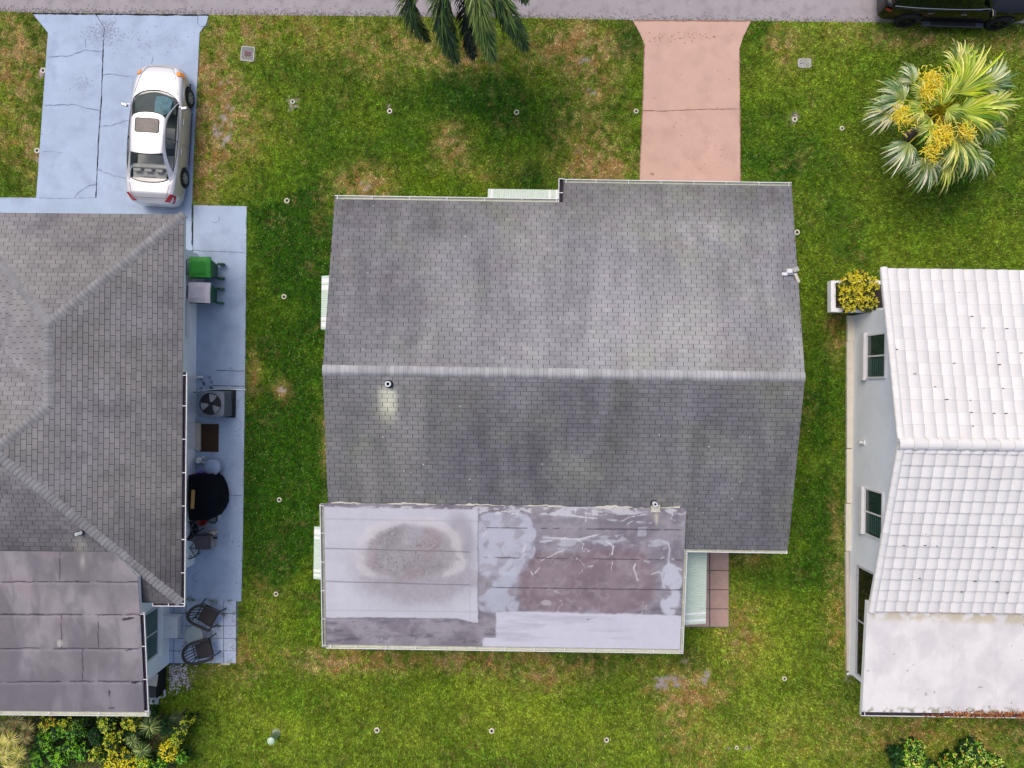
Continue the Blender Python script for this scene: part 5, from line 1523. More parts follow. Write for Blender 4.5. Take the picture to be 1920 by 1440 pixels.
mb = MB(); patch(mb, [(.04, 1.18, 1.0), (.34, 1.2, 1.0), (.62, 1.08, .99)], [(.02, .60, 1.02), (.30, .52, 1.06), (.58, .66, 1.02)], 12, 6, .05)
mb.build('painted_reflection', mat('pale blue painted reflection', S(128, 186, 204), .6, n1=(5, .35)), sed, world=False, smooth=True)  # added patch, coloured like the blue reflection on the windscreen
mb = MB(); mb.box((0, 0, .30), (1.7, 3.9, .1)); mb.build('underbody', M['black'], sed, world=False)

# ---- black sport utility vehicle on the road, partly out of the frame
qx, qy = P(1700, 40, .2).x, 0
suv = thing('parked_car', 'large black utility vehicle with running board parked at the road edge', 'car', (15.50, 13.80, 0), R(-90 - 1.9))
W2 = 1.02
mb = MB()
T = [(-2.62, .70, 1.0, 1.06, .45), (-2.58, .90, 1.08, 1.15, .42), (-2.4, 1.0, 1.12, 1.2, .38), (-1.5, W2, 1.12, 1.2, .36), (0, W2, 1.10, 1.18, .36), (1.2, W2, 1.10, 1.16, .36), (1.7, 1.01, 1.08, 1.15, .36),
     (2.2, .98, 1.05, 1.12, .38), (2.5, .92, 1.0, 1.08, .42), (2.68, .78, .93, 1.0, .46), (2.74, .6, .85, .92, .5)]
SF, SR_ = 1.72, -1.52
s2, sd2 = car_body(mb, T, (SF, SR_), .47, .40, bulge=.99)
mb.build('body', M['blackpaint'], suv, world=False, smooth=True)
wl = [(0, 1.25, 1.18), (.55, 1.18, 1.17), (.86, 1.02, 1.15)]; wh_ = [(0, .62, 1.80), (.5, .58, 1.79), (.70, .5, 1.76)]
rh_ = [(0, -2.25, 1.82), (.5, -2.23, 1.81), (.72, -2.18, 1.78)]; rlo = [(0, -2.52, 1.2), (.6, -2.50, 1.2), (.88, -2.42, 1.18)]
mb = MB(); patch(mb, full(wl), full(wh_), 21, 5, .02); mb.build('windscreen', M['darkglass'], suv, world=False, smooth=True)
mb = MB(); patch(mb, full(rlo), full(rh_), 21, 5, .02); mb.build('rear_window', M['darkglass'], suv, world=False, smooth=True)
mb = MB(); patch(mb, full(wh_), full(rh_), 21, 8, .02); mb.build('roof', M['blackpaint'], suv, world=False, smooth=True)
for sg in (1, -1):
    X = (lambda c: c) if sg == 1 else mirror
    lo = [(.90, .95, 1.15), (.96, 0, 1.16), (.96, -1.5, 1.17), (.92, -2.35, 1.18)]; hi = [(.74, .48, 1.72), (.78, 0, 1.74), (.79, -1.5, 1.75), (.76, -2.12, 1.73)]
    mb = MB(); patch(mb, X(lo), X(hi), 16, 3, 0); mb.build('side_window', M['darkglass'], suv, world=False, smooth=True)
    mb = MB(); patch(mb, X([(.86, 1.02, 1.15), (.70, .5, 1.76)]), X([(.92, .94, 1.14), (.74, .48, 1.72)]), 6, 2, .01)
    patch(mb, X([(.70, .5, 1.76), (.72, -.8, 1.79), (.72, -2.18, 1.78)]), X([(.74, .48, 1.72), (.79, -.8, 1.745), (.76, -2.12, 1.73)]), 10, 2, .01)
    patch(mb, X([(.88, -2.42, 1.18), (.72, -2.18, 1.78)]), X([(.92, -2.33, 1.17), (.76, -2.1, 1.73)]), 6, 2, .01)
    patch(mb, X([(.90, .97, 1.155), (.955, 0, 1.165), (.955, -1.5, 1.175), (.91, -2.38, 1.185)]), X([(.97, 1.0, 1.08), (1.005, 0, 1.08), (1.005, -1.5, 1.09), (.97, -2.4, 1.1)]), 14, 2, .01)
    mb.build('pillar', M['blackpaint'], suv, world=False, smooth=True)
    mb = MB(); mb.tube(resample(X([(x + .015, y, z) for x, y, z in lo]), 14), .012, 6); mb.build('chrome_trim', M['chrome'], suv, world=False)
    for y in (.15, -1.0): mb = MB(); p = sd2(y, .85, sg); mb.box((p.x + sg * .01, p.y, p.z), (.035, .2, .03)); mb.build('door_handle', M['chrome'], suv, world=False)
    mb = MB(); mb.box((sg * 1.16, .95, 1.24), (.24, .12, .2), 0); mb.box((sg * 1.0, .98, 1.18), (.16, .06, .05)); mb.build('mirror', M['blackpaint'], suv, world=False, bevel=.03)
    mb = MB(); mb.box((sg * 1.10, .1, .40), (.17, 2.15, .05)); rb = mb.build('running_board', mat('running board', S(70, 72, 84), .6) if sg == 1 else bpy.data.materials['running board'], suv, world=False, bevel=.02)
    mb = MB(); mb.box((sg * 1.10, .1, .428), (.12, 1.6, .012)); mb.build('tread', M['black'], rb, world=False)
    for y in (SF, SR_): wheel(suv, sg * .93, y, .41, .41, .28, 6, sg, 'rubber', 'alloydark')
    mb = MB(); ys = np.linspace(-2.56, -2.36, 6)
    mb.grid([[sd2(y, .75, sg) for y in ys], [sd2(y, .98, sg) + Vector((sg * .006, 0, 0)) for y in ys]]); mb.build('tail_light', M['red'], suv, world=False)
    mb = MB(); ys = np.linspace(2.45, 2.66, 6)
    mb.grid([[sd2(y, .75, sg) for y in ys], [sd2(y, .98, sg) + Vector((sg * .006, 0, 0)) for y in ys]]); mb.build('headlight', M['headl'], suv, world=False)
mb = MB(); mb.box((0, 0, .5), (1.75, 4.4, .14)); mb.build('underbody', M['black'], suv, world=False)

# ------------------------------------------------------------------ objects on the blue path
def bin_(label, px, py, lidmat, rot):
    q = P(px, py, 1.02)
    t = thing('wheeled_bin', label, 'wheeled bin', (q.x - .05, q.y, .032), rot, 'wheeled bins by the left house')
    mb = MB()
    lo = [(-.26, -.24), (.24, -.24), (.24, .24), (-.26, .24)]; hi = [(-.36, -.33), (.34, -.33), (.34, .33), (-.36, .33)]
    a = [mb.vert((x, y, .04)) for x, y in lo]; b = [mb.vert((x, y, .95)) for x, y in hi]
    mb.face(a[::-1]); mb.face(b)
    for k in range(4): mb.face((a[k], a[(k + 1) % 4], b[(k + 1) % 4], b[k]))
    mb.box((.0, -.35, .88), (.7, .05, .06)); mb.box((.0, .35, .88), (.7, .05, .06))
    mb.build('body', M['bindark'], t, world=False, bevel=.02)
    mb = MB()
    rows = []
    for x, zz in ((-.37, .97), (-.35, 1.02), (-.1, 1.06), (.25, 1.05), (.36, 1.0), (.38, .95)):
        rows.append([(x, y, zz - (0.03 if abs(y) > .3 else 0)) for y in (-.35, -.33, -.15, .15, .33, .35)])
    mb.grid(rows); mb.box((0, 0, .96), (.74, .69, .03))
    mb.box((-.02, 0, 1.065), (.42, .42, .014))
    l = mb.build('lid', M[lidmat], t, world=False, smooth=False, bevel=.012)
    mb = MB(); mb.tube([(-.34, -.26, .97), (-.47, -.24, .98), (-.47, .24, .98), (-.34, .26, .97)], .02, 8); mb.build('handle', M['bindark' if lidmat == 'bingreen' else 'binlid'], t, world=False)
    for s_ in (-1, 1):
        mb = MB(); mb.lathe([(.0001, -.04), (.13, -.035), (.14, 0), (.13, .035), (.0001, .04)], (.40, s_ * .25, .14), 16, 'Y'); mb.build('wheel', M['bindark'], t, world=False)
    return t
bin_('green wheeled bin with bright green lid', 376.5, 501, 'bingreen', R(-1))
bin_('green wheeled bin with pinkish white lid', 375.5, 548.5, 'binlid', R(-2))

# condenser
q = P(395.5, 757.5, .84)
t = thing('air_conditioner', 'grey outdoor condenser unit with open fan top beside the left house', 'air conditioner', (q.x, q.y, .03), R(-1))
mb = MB(); mb.box((0, 0, .43), (.90, .86, .74))
for k in range(16):
    a = -.40 + k * .053
    mb.box((.462, a, .43), (.02, .022, .66)); mb.box((-.462, a, .43), (.02, .022, .66)); mb.box((a, .442, .43), (.022, .02, .66)); mb.box((a, -.442, .43), (.022, .02, .66))
mb.build('cabinet', M['acgrey'], t, world=False, bevel=.03)
mb = MB(); hole = [(.37 * math.cos(2 * PI * k / 40), .37 * math.sin(2 * PI * k / 40)) for k in range(40)]
sq = []
for k in range(40):
    a = 2 * PI * k / 40; cx, cy = math.cos(a), math.sin(a); m_ = (abs(cx) ** 7 + abs(cy) ** 7) ** (-1 / 7)
    sq.append((cx * m_ * .475, cy * m_ * .455))
mb.grid([[(x, y, .80) for x, y in sq + sq[:1]], [(x, y, .85) for x, y in sq + sq[:1]], [(x * 1.05, y * 1.05, .87) for x, y in hole + hole[:1]], [(x, y, .86) for x, y in hole + hole[:1]], [(x * .98, y * .98, .825) for x, y in hole + hole[:1]]])
tp = mb.build('top_panel', M['acgrey'], t, world=False)
mb = MB(); mb.lathe([(.0001, .806), (.362, .806)], (0, 0, 0), 40); mb.build('fan_well', M['acdark'], tp, world=False)
mb = MB()
for k in range(3):
    a0 = -.75 + k * 2 * PI / 3
    rows = []
    for r_ in (.08, .18, .30, .35):
        rows.append([(r_ * math.cos(a0 + w), r_ * math.sin(a0 + w), .815 + .03 * (w + .4)) for w in np.linspace(-.42 * (1 if r_ > .1 else .5), .42, 6)])
    mb.grid(rows)
mb.build('fan', M['acfan'], t, world=False)
mb = MB(); mb.lathe([(.0001, .85), (.05, .85), (.055, .82)], (0, 0, 0), 14); mb.lathe([(.0001, .856), (.022, .856)], (.09, -.09, 0), 10); mb.build('hub', M['black'], t, world=False)
mb = MB(); mb.tube([(.37 * math.cos(a), .37 * math.sin(a), .862) for a in np.linspace(0, 2 * PI, 37)[:-1]], .012, 5, closed=True)
mb.build('guard_ring', M['black'], t, world=False)
mb = MB(); mb.box((.03, 0, .03), (1.05, 1.0, .06)); mb.build('plinth', M['black'], t, world=False)
mb = MB()
pp = [P(369, 734, .25), P(385, 731.5, .22), P(410, 729.5, .16), P(440, 730, .1), P(461, 731, .06)]
mb.tube(pp, .018, 8); o = mb.build('drain_pipe', M['pipe'], None); props(o, 'thin white pipe running across the path past the condenser', 'pipe')
mb = MB(); mb.tube([P(362, 736, .3), P(380, 733.5, .28), P(400, 731.5, .27), P(425, 732, .25), P(434, 738, .2), P(434, 778, .12), P(428, 783, .08)], .014, 6)
props(mb.build('cable', M['black'], None), 'black cable looped around the condenser', 'cable')

# step and mat
mb = MB(); a = P(363, 793, .18); b = P(374, 845, .18); mb.box(((a.x + b.x) / 2, (a.y + b.y) / 2, .1), (b.x - a.x, a.y - b.y, .16))
props(mb.build('door_step', M['tan'], None, bevel=.01), 'tan door step between the wall and the brown mat', 'step')
mb = MB(); a = P(375.5, 795, .04); b = P(410, 847, .04); mb.box(((a.x + b.x) / 2, (a.y + b.y) / 2, .042), (b.x - a.x, a.y - b.y, .02), R(-1))
for k in range(14):
    for j in range(20):
        if random.random() < .55: mb.box((a.x + (b.x - a.x) * (k + .5) / 14, b.y + (a.y - b.y) * (j + .5) / 20, .054), (.025, .03, .012), random.random())
props(mb.build('doormat', M['mat'], None), 'dark brown coir doormat in front of the tan step', 'doormat')
# garden ornament
q = P(370, 864, .3)
t = thing('garden_ornament', 'small white rabbit shaped ornament against the wall', 'ornament', (q.x - .03, q.y, .03))
mb = MB()
def egg(mb, c, r, sx=1, sy=1, sz=1, n=12, m=8, col=None):
    rows = []
    for i in range(m + 1):
        th = PI * i / m
        rows.append([(c[0] + r * sx * math.sin(th) * math.cos(2 * PI * k / n), c[1] + r * sy * math.sin(th) * math.sin(2 * PI * k / n), c[2] + r * sz * math.cos(th)) for k in range(n + 1)])
    mb.grid(rows[::-1], None if col is None else [[col] * (n + 1)] * (m + 1))
b = (q.x, q.y, 0)
egg(mb, (b[0], b[1], .17), .12, .9, 1.1, 1.2); egg(mb, (b[0] + .05, b[1], .36), .085)
mb.build('body', M['white'], t, smooth=True)
for s_ in (-1, 1):
    mb = MB(); egg(mb, (b[0] + .10, b[1] + s_ * .05, .44), .04, 1.7, .8, 1.4); mb.build('ear', M['white'], t, smooth=True)
for s_ in (-1, 1):
    mb = MB(); egg(mb, (b[0] + .12, b[1] + s_ * .09, .09), .045, 1.5, 1, .8); mb.build('paw', M['white'], t, smooth=True)

def lidded(name, label, cat, px, py, z, r, m1, parts):
    q = P(px, py, z); t = thing(name, label, cat, (q.x, q.y, .032)); return t, q
t, q = lidded('drum', 'round blue grey lidded drum on the path next to the black cover', 'drum', 397.5, 876, .55, .28, None, 0)
mb = MB(); mb.lathe([(.24, 0), (.25, .03), (.27, .48)], (q.x, q.y, .032), 28, cap0=True); mb.build('body', M['bluegrey'], t, smooth=True)
mb = MB(); mb.lathe([(.285, .47), (.287, .50), (.26, .515), (.18, .545), (.06, .56), (.0001, .562)], (q.x, q.y, .032), 28); mb.build('lid', M['bluegrey'], t, smooth=True)
mb = MB(); mb.tube([(q.x + .24 + .1 * math.sin(a), q.y - .02 + .14 * math.cos(a), .42) for a in np.linspace(0, PI, 10)], .012, 6); mb.tube([(q.x + .29 * math.cos(a), q.y + .29 * math.sin(a), .52) for a in np.linspace(0, 2 * PI, 29)[:-1]], .01, 5, closed=True)
mb.build('handle', M['steel'], t)
q = P(376, 889, .2)
mb = MB(); egg(mb, (q.x, q.y - .04, .21), .17); props(mb.build('ball', M['purple'], None, smooth=True), 'purple ball squeezed between the wall and the black cover', 'ball')
# covered grill
z0 = 1.05
out = [(352, 891.5), (372, 891), (387, 891), (397, 898), (405, 912), (409, 930), (409, 948), (404, 960), (396, 972), (388, 976), (372, 977), (357, 977), (352, 970)]
t = thing('covered_grill', 'large black vinyl cover over a grill against the left house wall', 'grill cover', (*P(378, 934, 0).xy, .03))
mb = MB()
cen = Vector((sum(P(x, y, z0).x for x, y in out) / len(out), sum(P(x, y, z0).y for x, y in out) / len(out)))
def ring(sc, z, wob):
    r = []
    pts = resample([(*P(x, y, z0).xy, 0) for x, y in out + out[:1]], 49)
    for k, p in enumerate(pts[:-1]):
        d = Vector((p.x, p.y)) - cen; s_ = sc + wob * math.sin(k * 2.1) + wob * .6 * math.sin(k * 3.7)
        r.append((cen.x + d.x * s_, cen.y + d.y * s_, z))
    return r + r[:1]
mb.grid([ring(.98, .10, .02), ring(.99, .5, .02), ring(1.0, .93, .008), ring(.97, 1.03, .004), ring(.80, 1.07, .01), ring(.5, 1.10, .02), ring(.15, 1.12, .0), ring(.001, 1.12, 0)])
mb.build('cover', M['grill'], t, smooth=True)
mb = MB(); q = P(362, 936, 1.12); mb.box((q.x, q.y, 1.14), (.115, .64, .04), R(-3)); props(mb.build('plank', M['wood'], None, bevel=.005), 'short yellow wood plank lying on the black cover', 'plank')
q = P(379, 978, .3)
t = thing('bucket', 'red bucket below the black cover', 'bucket', (q.x, q.y, .03))
mb = MB(); mb.lathe([(.0001, .04), (.11, .04), (.12, .04), (.155, .32), (.165, .32), (.165, .30)], (q.x, q.y, .03), 20); mb.build('body', M['redp'], t, smooth=True)
mb = MB(); mb.tube([(q.x + .16 * math.cos(a), q.y + .16 * math.sin(a) * .5 - .05, .34 + .05 * math.sin(a)) for a in np.linspace(PI, 2 * PI, 10)], .006, 5); mb.build('handle', M['steel'], t)
q = P(400, 973, .25)
t = thing('plant_pot', 'pale round pot with a black rim beside the red bucket', 'pot', (q.x, q.y, .03))
mb = MB(); mb.lathe([(.10, 0), (.14, .26)], (q.x, q.y, .03), 20, cap0=True); mb.build('body', M['cushion'], t, smooth=True)
mb = MB(); mb.tube([(q.x + .145 * math.cos(a), q.y + .145 * math.sin(a), .28) for a in np.linspace(0, 2 * PI, 25)[:-1]], .022, 6, closed=True); mb.build('rim', M['black'], t, smooth=True)
mb = MB(); mb.lathe([(.0001, .2), (.13, .2)], (q.x, q.y, .03), 20); mb.build('lid', M['steel'], t)
q = P(408, 968, .1)
mb = MB(); mb.lathe([(.0001, .0), (.10, 0), (.12, .08), (.11, .10), (.0001, .06)], (q.x, q.y, .033), 20); props(mb.build('saucer', M['cushion'], None, smooth=True), 'white dish half under the black rimmed pot', 'dish')
# brown canvas box
t = thing('storage_crate', 'dark brown canvas crate with lighter side on the path', 'crate', (*P(384, 1017, 0).xy, .03))
a = P(367, 1004, .55); b = P(395, 1029.5, .55)
mb = MB(); mb.box(((a.x + b.x) / 2, (a.y + b.y) / 2, .555), (b.x - a.x + .02, a.y - b.y + .02, .03)); mb.build('lid', M['brownbox'], t)
mb = MB(); mb.box(((a.x + b.x) / 2, (a.y + b.y) / 2, .29), (b.x - a.x, a.y - b.y, .5)); mb.build('body', M['boxside'], t)
mb = MB(); p = P(399, 1000, .3); mb.box((p.x, p.y + .02, .2), (.2, .1, .34)); mb.build('side_pocket', M['tan'], t, bevel=.02)
mb = MB(); mb.tube([(a.x + .02, a.y + .02, .60), (a.x + .25, a.y + .03, .62), (b.x + .02, a.y + .05, .6), (b.x + .1, a.y - .02, .56)], .025, 6); mb.build('strap', M['black'], t)
p = P(404, 1008, .35); mb = MB(); mb.box((p.x, p.y, .37), (.14, .07, .05)); mb.build('buckle', M['black'], t)
# two round hoop chairs
def hoop_chair(label, px, py, r, cush, rot):
    q = P(px, py, .55)
    t = thing('hoop_chair', label, 'chair', (q.x, q.y, .032), rot, 'round hoop chairs by the left wall')
    mb = MB()
    tilt = .35
    ringp = [(r * math.cos(a), r * math.sin(a), .55 + r * math.sin(tilt) * math.cos(a + PI)) for a in np.linspace(0, 2 * PI, 33)[:-1]]
    mb.tube(ringp, .018, 6, closed=True); mb.build('hoop', M['black'], t, world=False)
    mb = MB(); rows = []
    for k, f in enumerate((1, .85, .6, .3, .01)):
        rows.append([(x * f, y * f, .55 + (z - .55) * f - .22 * (1 - f * f)) for x, y, z in ringp + ringp[:1]])
    mb.grid(rows); mb.build('seat', M[cush], t, world=False, smooth=True)
    for sx_, sy_ in ((1, 1), (1, -1), (-1, 1), (-1, -1)):
        mb = MB(); mb.tube([(sx_ * r * .75, sy_ * r * .65, .0), (-sx_ * r * .5, sy_ * r * .7, .5)], .014, 6); mb.build('leg', M['black'], t, world=False)
    mb = MB()
    for a in (.4, 1.2, 2.2): mb.tube([(r * math.cos(a), r * math.sin(a), .56), (-r * .2 * math.cos(a), r * math.sin(a) * -.2, .36), (-r * math.cos(a + .5), -r * math.sin(a + .5), .56)], .012, 5)
    mb.build('spoke', M['black' if cush == 'cushion' else 'steel'], t, world=False)
hoop_chair('round black hoop chair with dark seat, half under the gutter', 355, 994, .29, 'black', .6)
hoop_chair('round black hoop chair with white cushion next to the brown crate', 353.5, 1030, .33, 'cushion', -.3)
q = P(353, 1042, .35)
t = thing('side_table', 'white square folding table tucked under the gutter', 'table', (q.x - .05, q.y, .032), R(35))
mb = MB(); mb.box((0, 0, .38), (.5, .42, .03)); mb.build('top', M['white'], t, world=False, bevel=.008)
for sx_ in (-1, 1):
    for sy_ in (-1, 1):
        mb = MB(); mb.box((sx_ * .2, sy_ * .17, .18), (.03, .03, .37)); mb.build('leg', M['white'], t, world=False)

# ------------------------------------------------------------------ rear corner of the left house
t = thing('wall_unit', 'white boxed unit fixed low on the pale wall by the patio', 'wall box', (*G(327, 1175), 0))
xw = FL.w(uW, vW)[0]; yc = P(320, 1176, .6).y
mb = MB(); mb.box((xw + .28, yc, .46), (.56, .76, .34), R(-.5)); mb.build('cabinet', M['white'], t, bevel=.012)
mb = MB(); mb.box((xw + .565, yc, .45), (.012, .6, .24), R(-.5))
for k in range(5): mb.box((xw + .572, yc, .37 + k * .04), (.01, .56, .008), R(-.5))
mb.build('grille', M['frame'], t)
mb = MB(); mb.box((xw + .3, yc - .0, .635), (.04, .06, .01)); mb.build('screw_cap', M['frame'], t)
t = thing('storage_box', 'dark slatted box at the rear corner of the left house', 'box', (*G(300, 1270), 0))
xb = G(312, 1270)[0]; ya = G(312, 1248)[1]; yb = G(312, 1290)[1]
mb = MB(); mb.box((xb - .35, (ya + yb) / 2, .38), (.70, ya - yb, .74))
for k in range(8): mb.box((xb + .006, (ya + yb) / 2, .08 + k * .09), (.02, ya - yb, .03))
mb.build('body', M['black'], t)
mb = MB(); q = P(284, 1274, .8); mb.box((q.x - .02, q.y, .80), (.46, .42, .03), R(-8)); props(mb.build('board', M['tan'], None), 'pale tan board resting on the dark slatted box', 'board')
mb = MB(); q = P(422, 1245, .05); mb.box((q.x, q.y, .03), (.32, .07, .06), R(-2)); props(mb.build('brick', M['tan'], None, bevel=.01), 'pale narrow brick lying at the bottom edge of the patio', 'brick')
mb = MB()
for x, y in ((283, 1300), (300, 1300), (290, 1312), (303, 1298)):
    q = G(x, y); mb.box((q[0], q[1], .02), (.32, .3, .04), random.uniform(-.1, .1))
props(mb.build('stepping_stones', M['tile'], None, bevel=.01), 'pale stepping tiles below the dark slatted box', kind='structure')
# wicker chairs and table
def wicker_chair(label, px, py, rot):
    q = P(px, py, .5)
    t = thing('wicker_chair', label, 'chair', (q.x, q.y, .04), rot, 'wicker chairs on the tiled patio')
    # faces +X; back and arms are one bent tube
    arc_ = [(.46, .33, .60), (.30, .36, .66), (.0, .36, .68), (-.24, .32, .76), (-.38, .18, .84), (-.42, 0, .86), (-.38, -.18, .84), (-.24, -.32, .76), (.0, -.36, .68), (.30, -.36, .66), (.46, -.33, .60)]
    mb = MB(); mb.tube(resample(arc_, 34), .05, 8); mb.build('back_and_arms', M['wicker'], t, world=False, smooth=True)
    mb = MB(); mb.box((.12, 0, .42), (.54, .58, .07)); mb.build('seat', M['wicker'], t, world=False, bevel=.02)
    for k, y in enumerate((-.21, -.105, 0, .105, .21)):
        mb = MB(); mb.tube([(-.12, y * .9, .43), (-.28, y * 1.0, .62), (-.40 + abs(y) * .35, y, .85)], .017, 5); mb.build('back_rod', M['wicker'], t, world=False)
    for sx_, sy_ in ((.42, .33), (.42, -.33), (-.28, .30), (-.28, -.30)):
        mb = MB(); mb.tube([(sx_ + (.05 if sx_ > 0 else -.06), sy_, 0), (sx_, sy_ * .98, .42), (sx_ * (1.0 if sx_ > 0 else .9), sy_, .64)], .02, 6); mb.build('leg', M['wicker'], t, world=False)
    mb = MB(); mb.tube([(.40, -.33, .40), (-.25, -.29, .40), (-.25, .29, .40), (.40, .33, .40)], .018, 6, closed=True); mb.build('frame', M['wicker'], t, world=False)
    return t
wicker_chair('dark wicker armchair above the round glass table', 384, 1152, R(-28))
wicker_chair('dark wicker armchair below the round glass table', 375, 1219, R(14))
q = P(363.5, 1191, .5)
t = thing('glass_table', 'small round glass table between the two wicker chairs', 'table', (q.x, q.y, .04))
mb = MB(); mb.lathe([(.0001, .478), (.32, .478), (.32, .49), (.0001, .49)], (q.x, q.y, .04), 36); mb.build('tabletop', M['tableglass'], t)
mb = MB(); mb.tube([(q.x + .325 * math.cos(a), q.y + .325 * math.sin(a), .522) for a in np.linspace(0, 2 * PI, 37)[:-1]], .014, 6, closed=True); mb.build('rim', M['bronze'], t)
for k in range(4):
    a = .5 + k * PI / 2
    mb = MB(); mb.tube([(q.x + .02 * math.cos(a), q.y + .02 * math.sin(a), .49), (q.x + .31 * math.cos(a), q.y + .31 * math.sin(a), .50), (q.x + .26 * math.cos(a), q.y + .26 * math.sin(a), .04)], .011, 6); mb.build('leg', M['bronze'], t)

# ------------------------------------------------------------------ lawn furniture: sprinkler rings, meter boxes, post
proto = None
RINGS = [((82, 133), 'white sprinkler ring left of the blue driveway, upper one'), ((70.5, 283), 'white sprinkler ring left of the blue driveway, lower one'), ((549, 191), 'white sprinkler ring in the middle of a bare grey star shaped patch'),
         ((731, 209), 'white sprinkler ring left of the dark green patch in the front lawn'), ((968.5, 211), 'white sprinkler ring in the dark green middle of the front lawn'), ((1192.5, 209), 'beige sprinkler ring touching the left edge of the pink driveway'),
         ((1490, 224.5), 'white sprinkler ring with a small bare patch, nearer the pink driveway than the fan palm'), ((1578.5, 241), 'white sprinkler ring with a yellow bit on its rim left of the fan palm'), ((1494, 436), 'white sprinkler ring at the right rake of the middle house'),
         ((538.5, 376.5), 'white sprinkler ring near the top left corner of the middle house'), ((533, 556.5), 'white sprinkler ring in the side lawn left of the upper striped awning'), ((524, 937), 'white sprinkler ring in the side lawn left of the coated rear roof'),
         ((518, 1113.5), 'white sprinkler ring right of the tiled patio'), ((707, 1369), 'white sprinkler ring in the rear lawn, nearest the pale green post'), ((922, 1370), 'white sprinkler ring in the rear lawn below the middle of the rear roof'),
         ((1137, 1387), 'white sprinkler ring at the bottom of the rear lawn below the pale coated strip'), ((1470.5, 1272), 'white sprinkler ring in the rear lawn nearest the right house'), ((1381, 1401), 'small white sprinkler ring by the thin bare streak in the rear lawn')]
for k, ((px, py), lab) in enumerate(RINGS):
    x, y = G(px, py)
    if proto is None:
        proto = thing('sprinkler_ring', lab, 'sprinkler ring', (x, y, 0), 0, 'white concrete rings around the lawn sprinklers')
        mb = MB(); mb.lathe([(.052, .012), (.052, .040), (.062, .048), (.085, .048), (.098, .036), (.102, .0)], (0, 0, 0), 22); mb.build('ring', M['ledge'], proto, world=False, smooth=True)
        mb = MB(); mb.lathe([(.0001, .022), (.052, .022)], (0, 0, 0), 16); mb.build('soil', M['dirt'], proto, world=False)
        mb = MB(); mb.lathe([(.0001, .046), (.018, .046), (.022, .03), (.022, .01)], (0, 0, 0), 12); mb.build('nozzle', M['black'], proto, world=False)
    else:
        c = copy_thing(proto, (x, y, random.uniform(-.008, .004)), random.random() * 6, lab)
        s_ = random.uniform(.82, 1.05) if k != len(RINGS) - 1 else .7
        c.scale = (s_, s_, 1)
def slab_box(name, label, cat, px, py, w, h, lidmat, rot, ins=None):
    x, y = G(px, py); t = thing(name, label, cat, (x, y, 0), rot)
    mb = MB(); o = rr2(-w / 2, w / 2, -h / 2, h / 2, .07, 0, 5)
    i_ = rr2(-w / 2 + .045, w / 2 - .045, -h / 2 + .045, h / 2 - .045, .05, 0, 5)
    mb.grid([[(a, b, 0) for a, b, _ in o + o[:1]], [(a, b, .035) for a, b, _ in o + o[:1]], [(a, b, .04) for a, b, _ in i_ + i_[:1]], [(a, b, .028) for a, b, _ in i_ + i_[:1]]]); mb.build('rim', M['concrete'], t, world=False)
    mb = MB(); mb.poly([(a, b, .029) for a, b, _ in i_]); l = mb.build('lid', M[lidmat], t, world=False)
    if ins: mb = MB(); mb.box((ins[0], ins[1], .033), (ins[2], ins[3], .012)); mb.build('reader_hatch', M[ins[4]], l, world=False)
M['metlid'] = mat('mossy meter lid', S(142, 138, 146), .9, n1=(14, .25), n2=(50, .2))
slab_box('meter_box', 'square grey meter box with reddish hatch near the blue driveway', 'meter box', 465, 101.5, .50, .54, 'metlid', R(-5), (.01, .0, .23, .15, 'plumred'))
slab_box('utility_cover', 'pale oblong utility cover right of the pink driveway', 'utility cover', 1508, 119, .48, .34, 'concrete', R(1), (-.12, -.01, .08, .02, 'seam'))
q = G(518, 1375)
t = thing('utility_post', 'short pale green round post in the rear lawn', 'post', (q[0], q[1], 0))
p2 = P(512, 1388, 0)
mb = MB(); mb.lathe([(.125, 0), (.125, .5), (.132, .5), (.132, .56), (.12, .59), (.0001, .6)], (q[0], q[1], 0), 24)
M['postg'] = mat('pale green plastic', S(196, 222, 196), .5, n1=(5, .05)); mb.build('tube', M['postg'], t, smooth=True)
mb = MB(); mb.lathe([(.0001, .02), (.15, .02), (.16, .0)], (q[0], q[1] + .02, 0), 24); mb.build('base_plate', M['concrete'], t)
# ------------------------------------------------------------------ plants
def leaf_quad(mb, p, d, up, l, w, c, droop=0.0, fold=.25):
    """one leaf: two triangles folded along the midrib, from p along d"""
    s = d.cross(up); s = s.normalized() if s.length > 1e-6 else Vector((1, 0, 0))
    m = p + d * l * .5 + up * (-droop * l * .3)
    t = p + d * l + up * (-droop * l)
    a = m + s * w / 2 + up * (fold * w * .5); b = m - s * w / 2 + up * (fold * w * .5)
    i = [mb.vert(q, c) for q in (p, a, t, b)]
    j = mb.vert(m, tuple(k * .9 for k in c))
    mb.face((i[0], i[1], j)); mb.face((i[1], i[2], j)); mb.face((i[2], i[3], j)); mb.face((i[3], i[0], j))

def jc(c, a=.2):
    k = 1 + random.uniform(-a, a); return tuple(min(.95, max(.002, q * k * (1 + random.uniform(-.06, .06)))) for q in c)

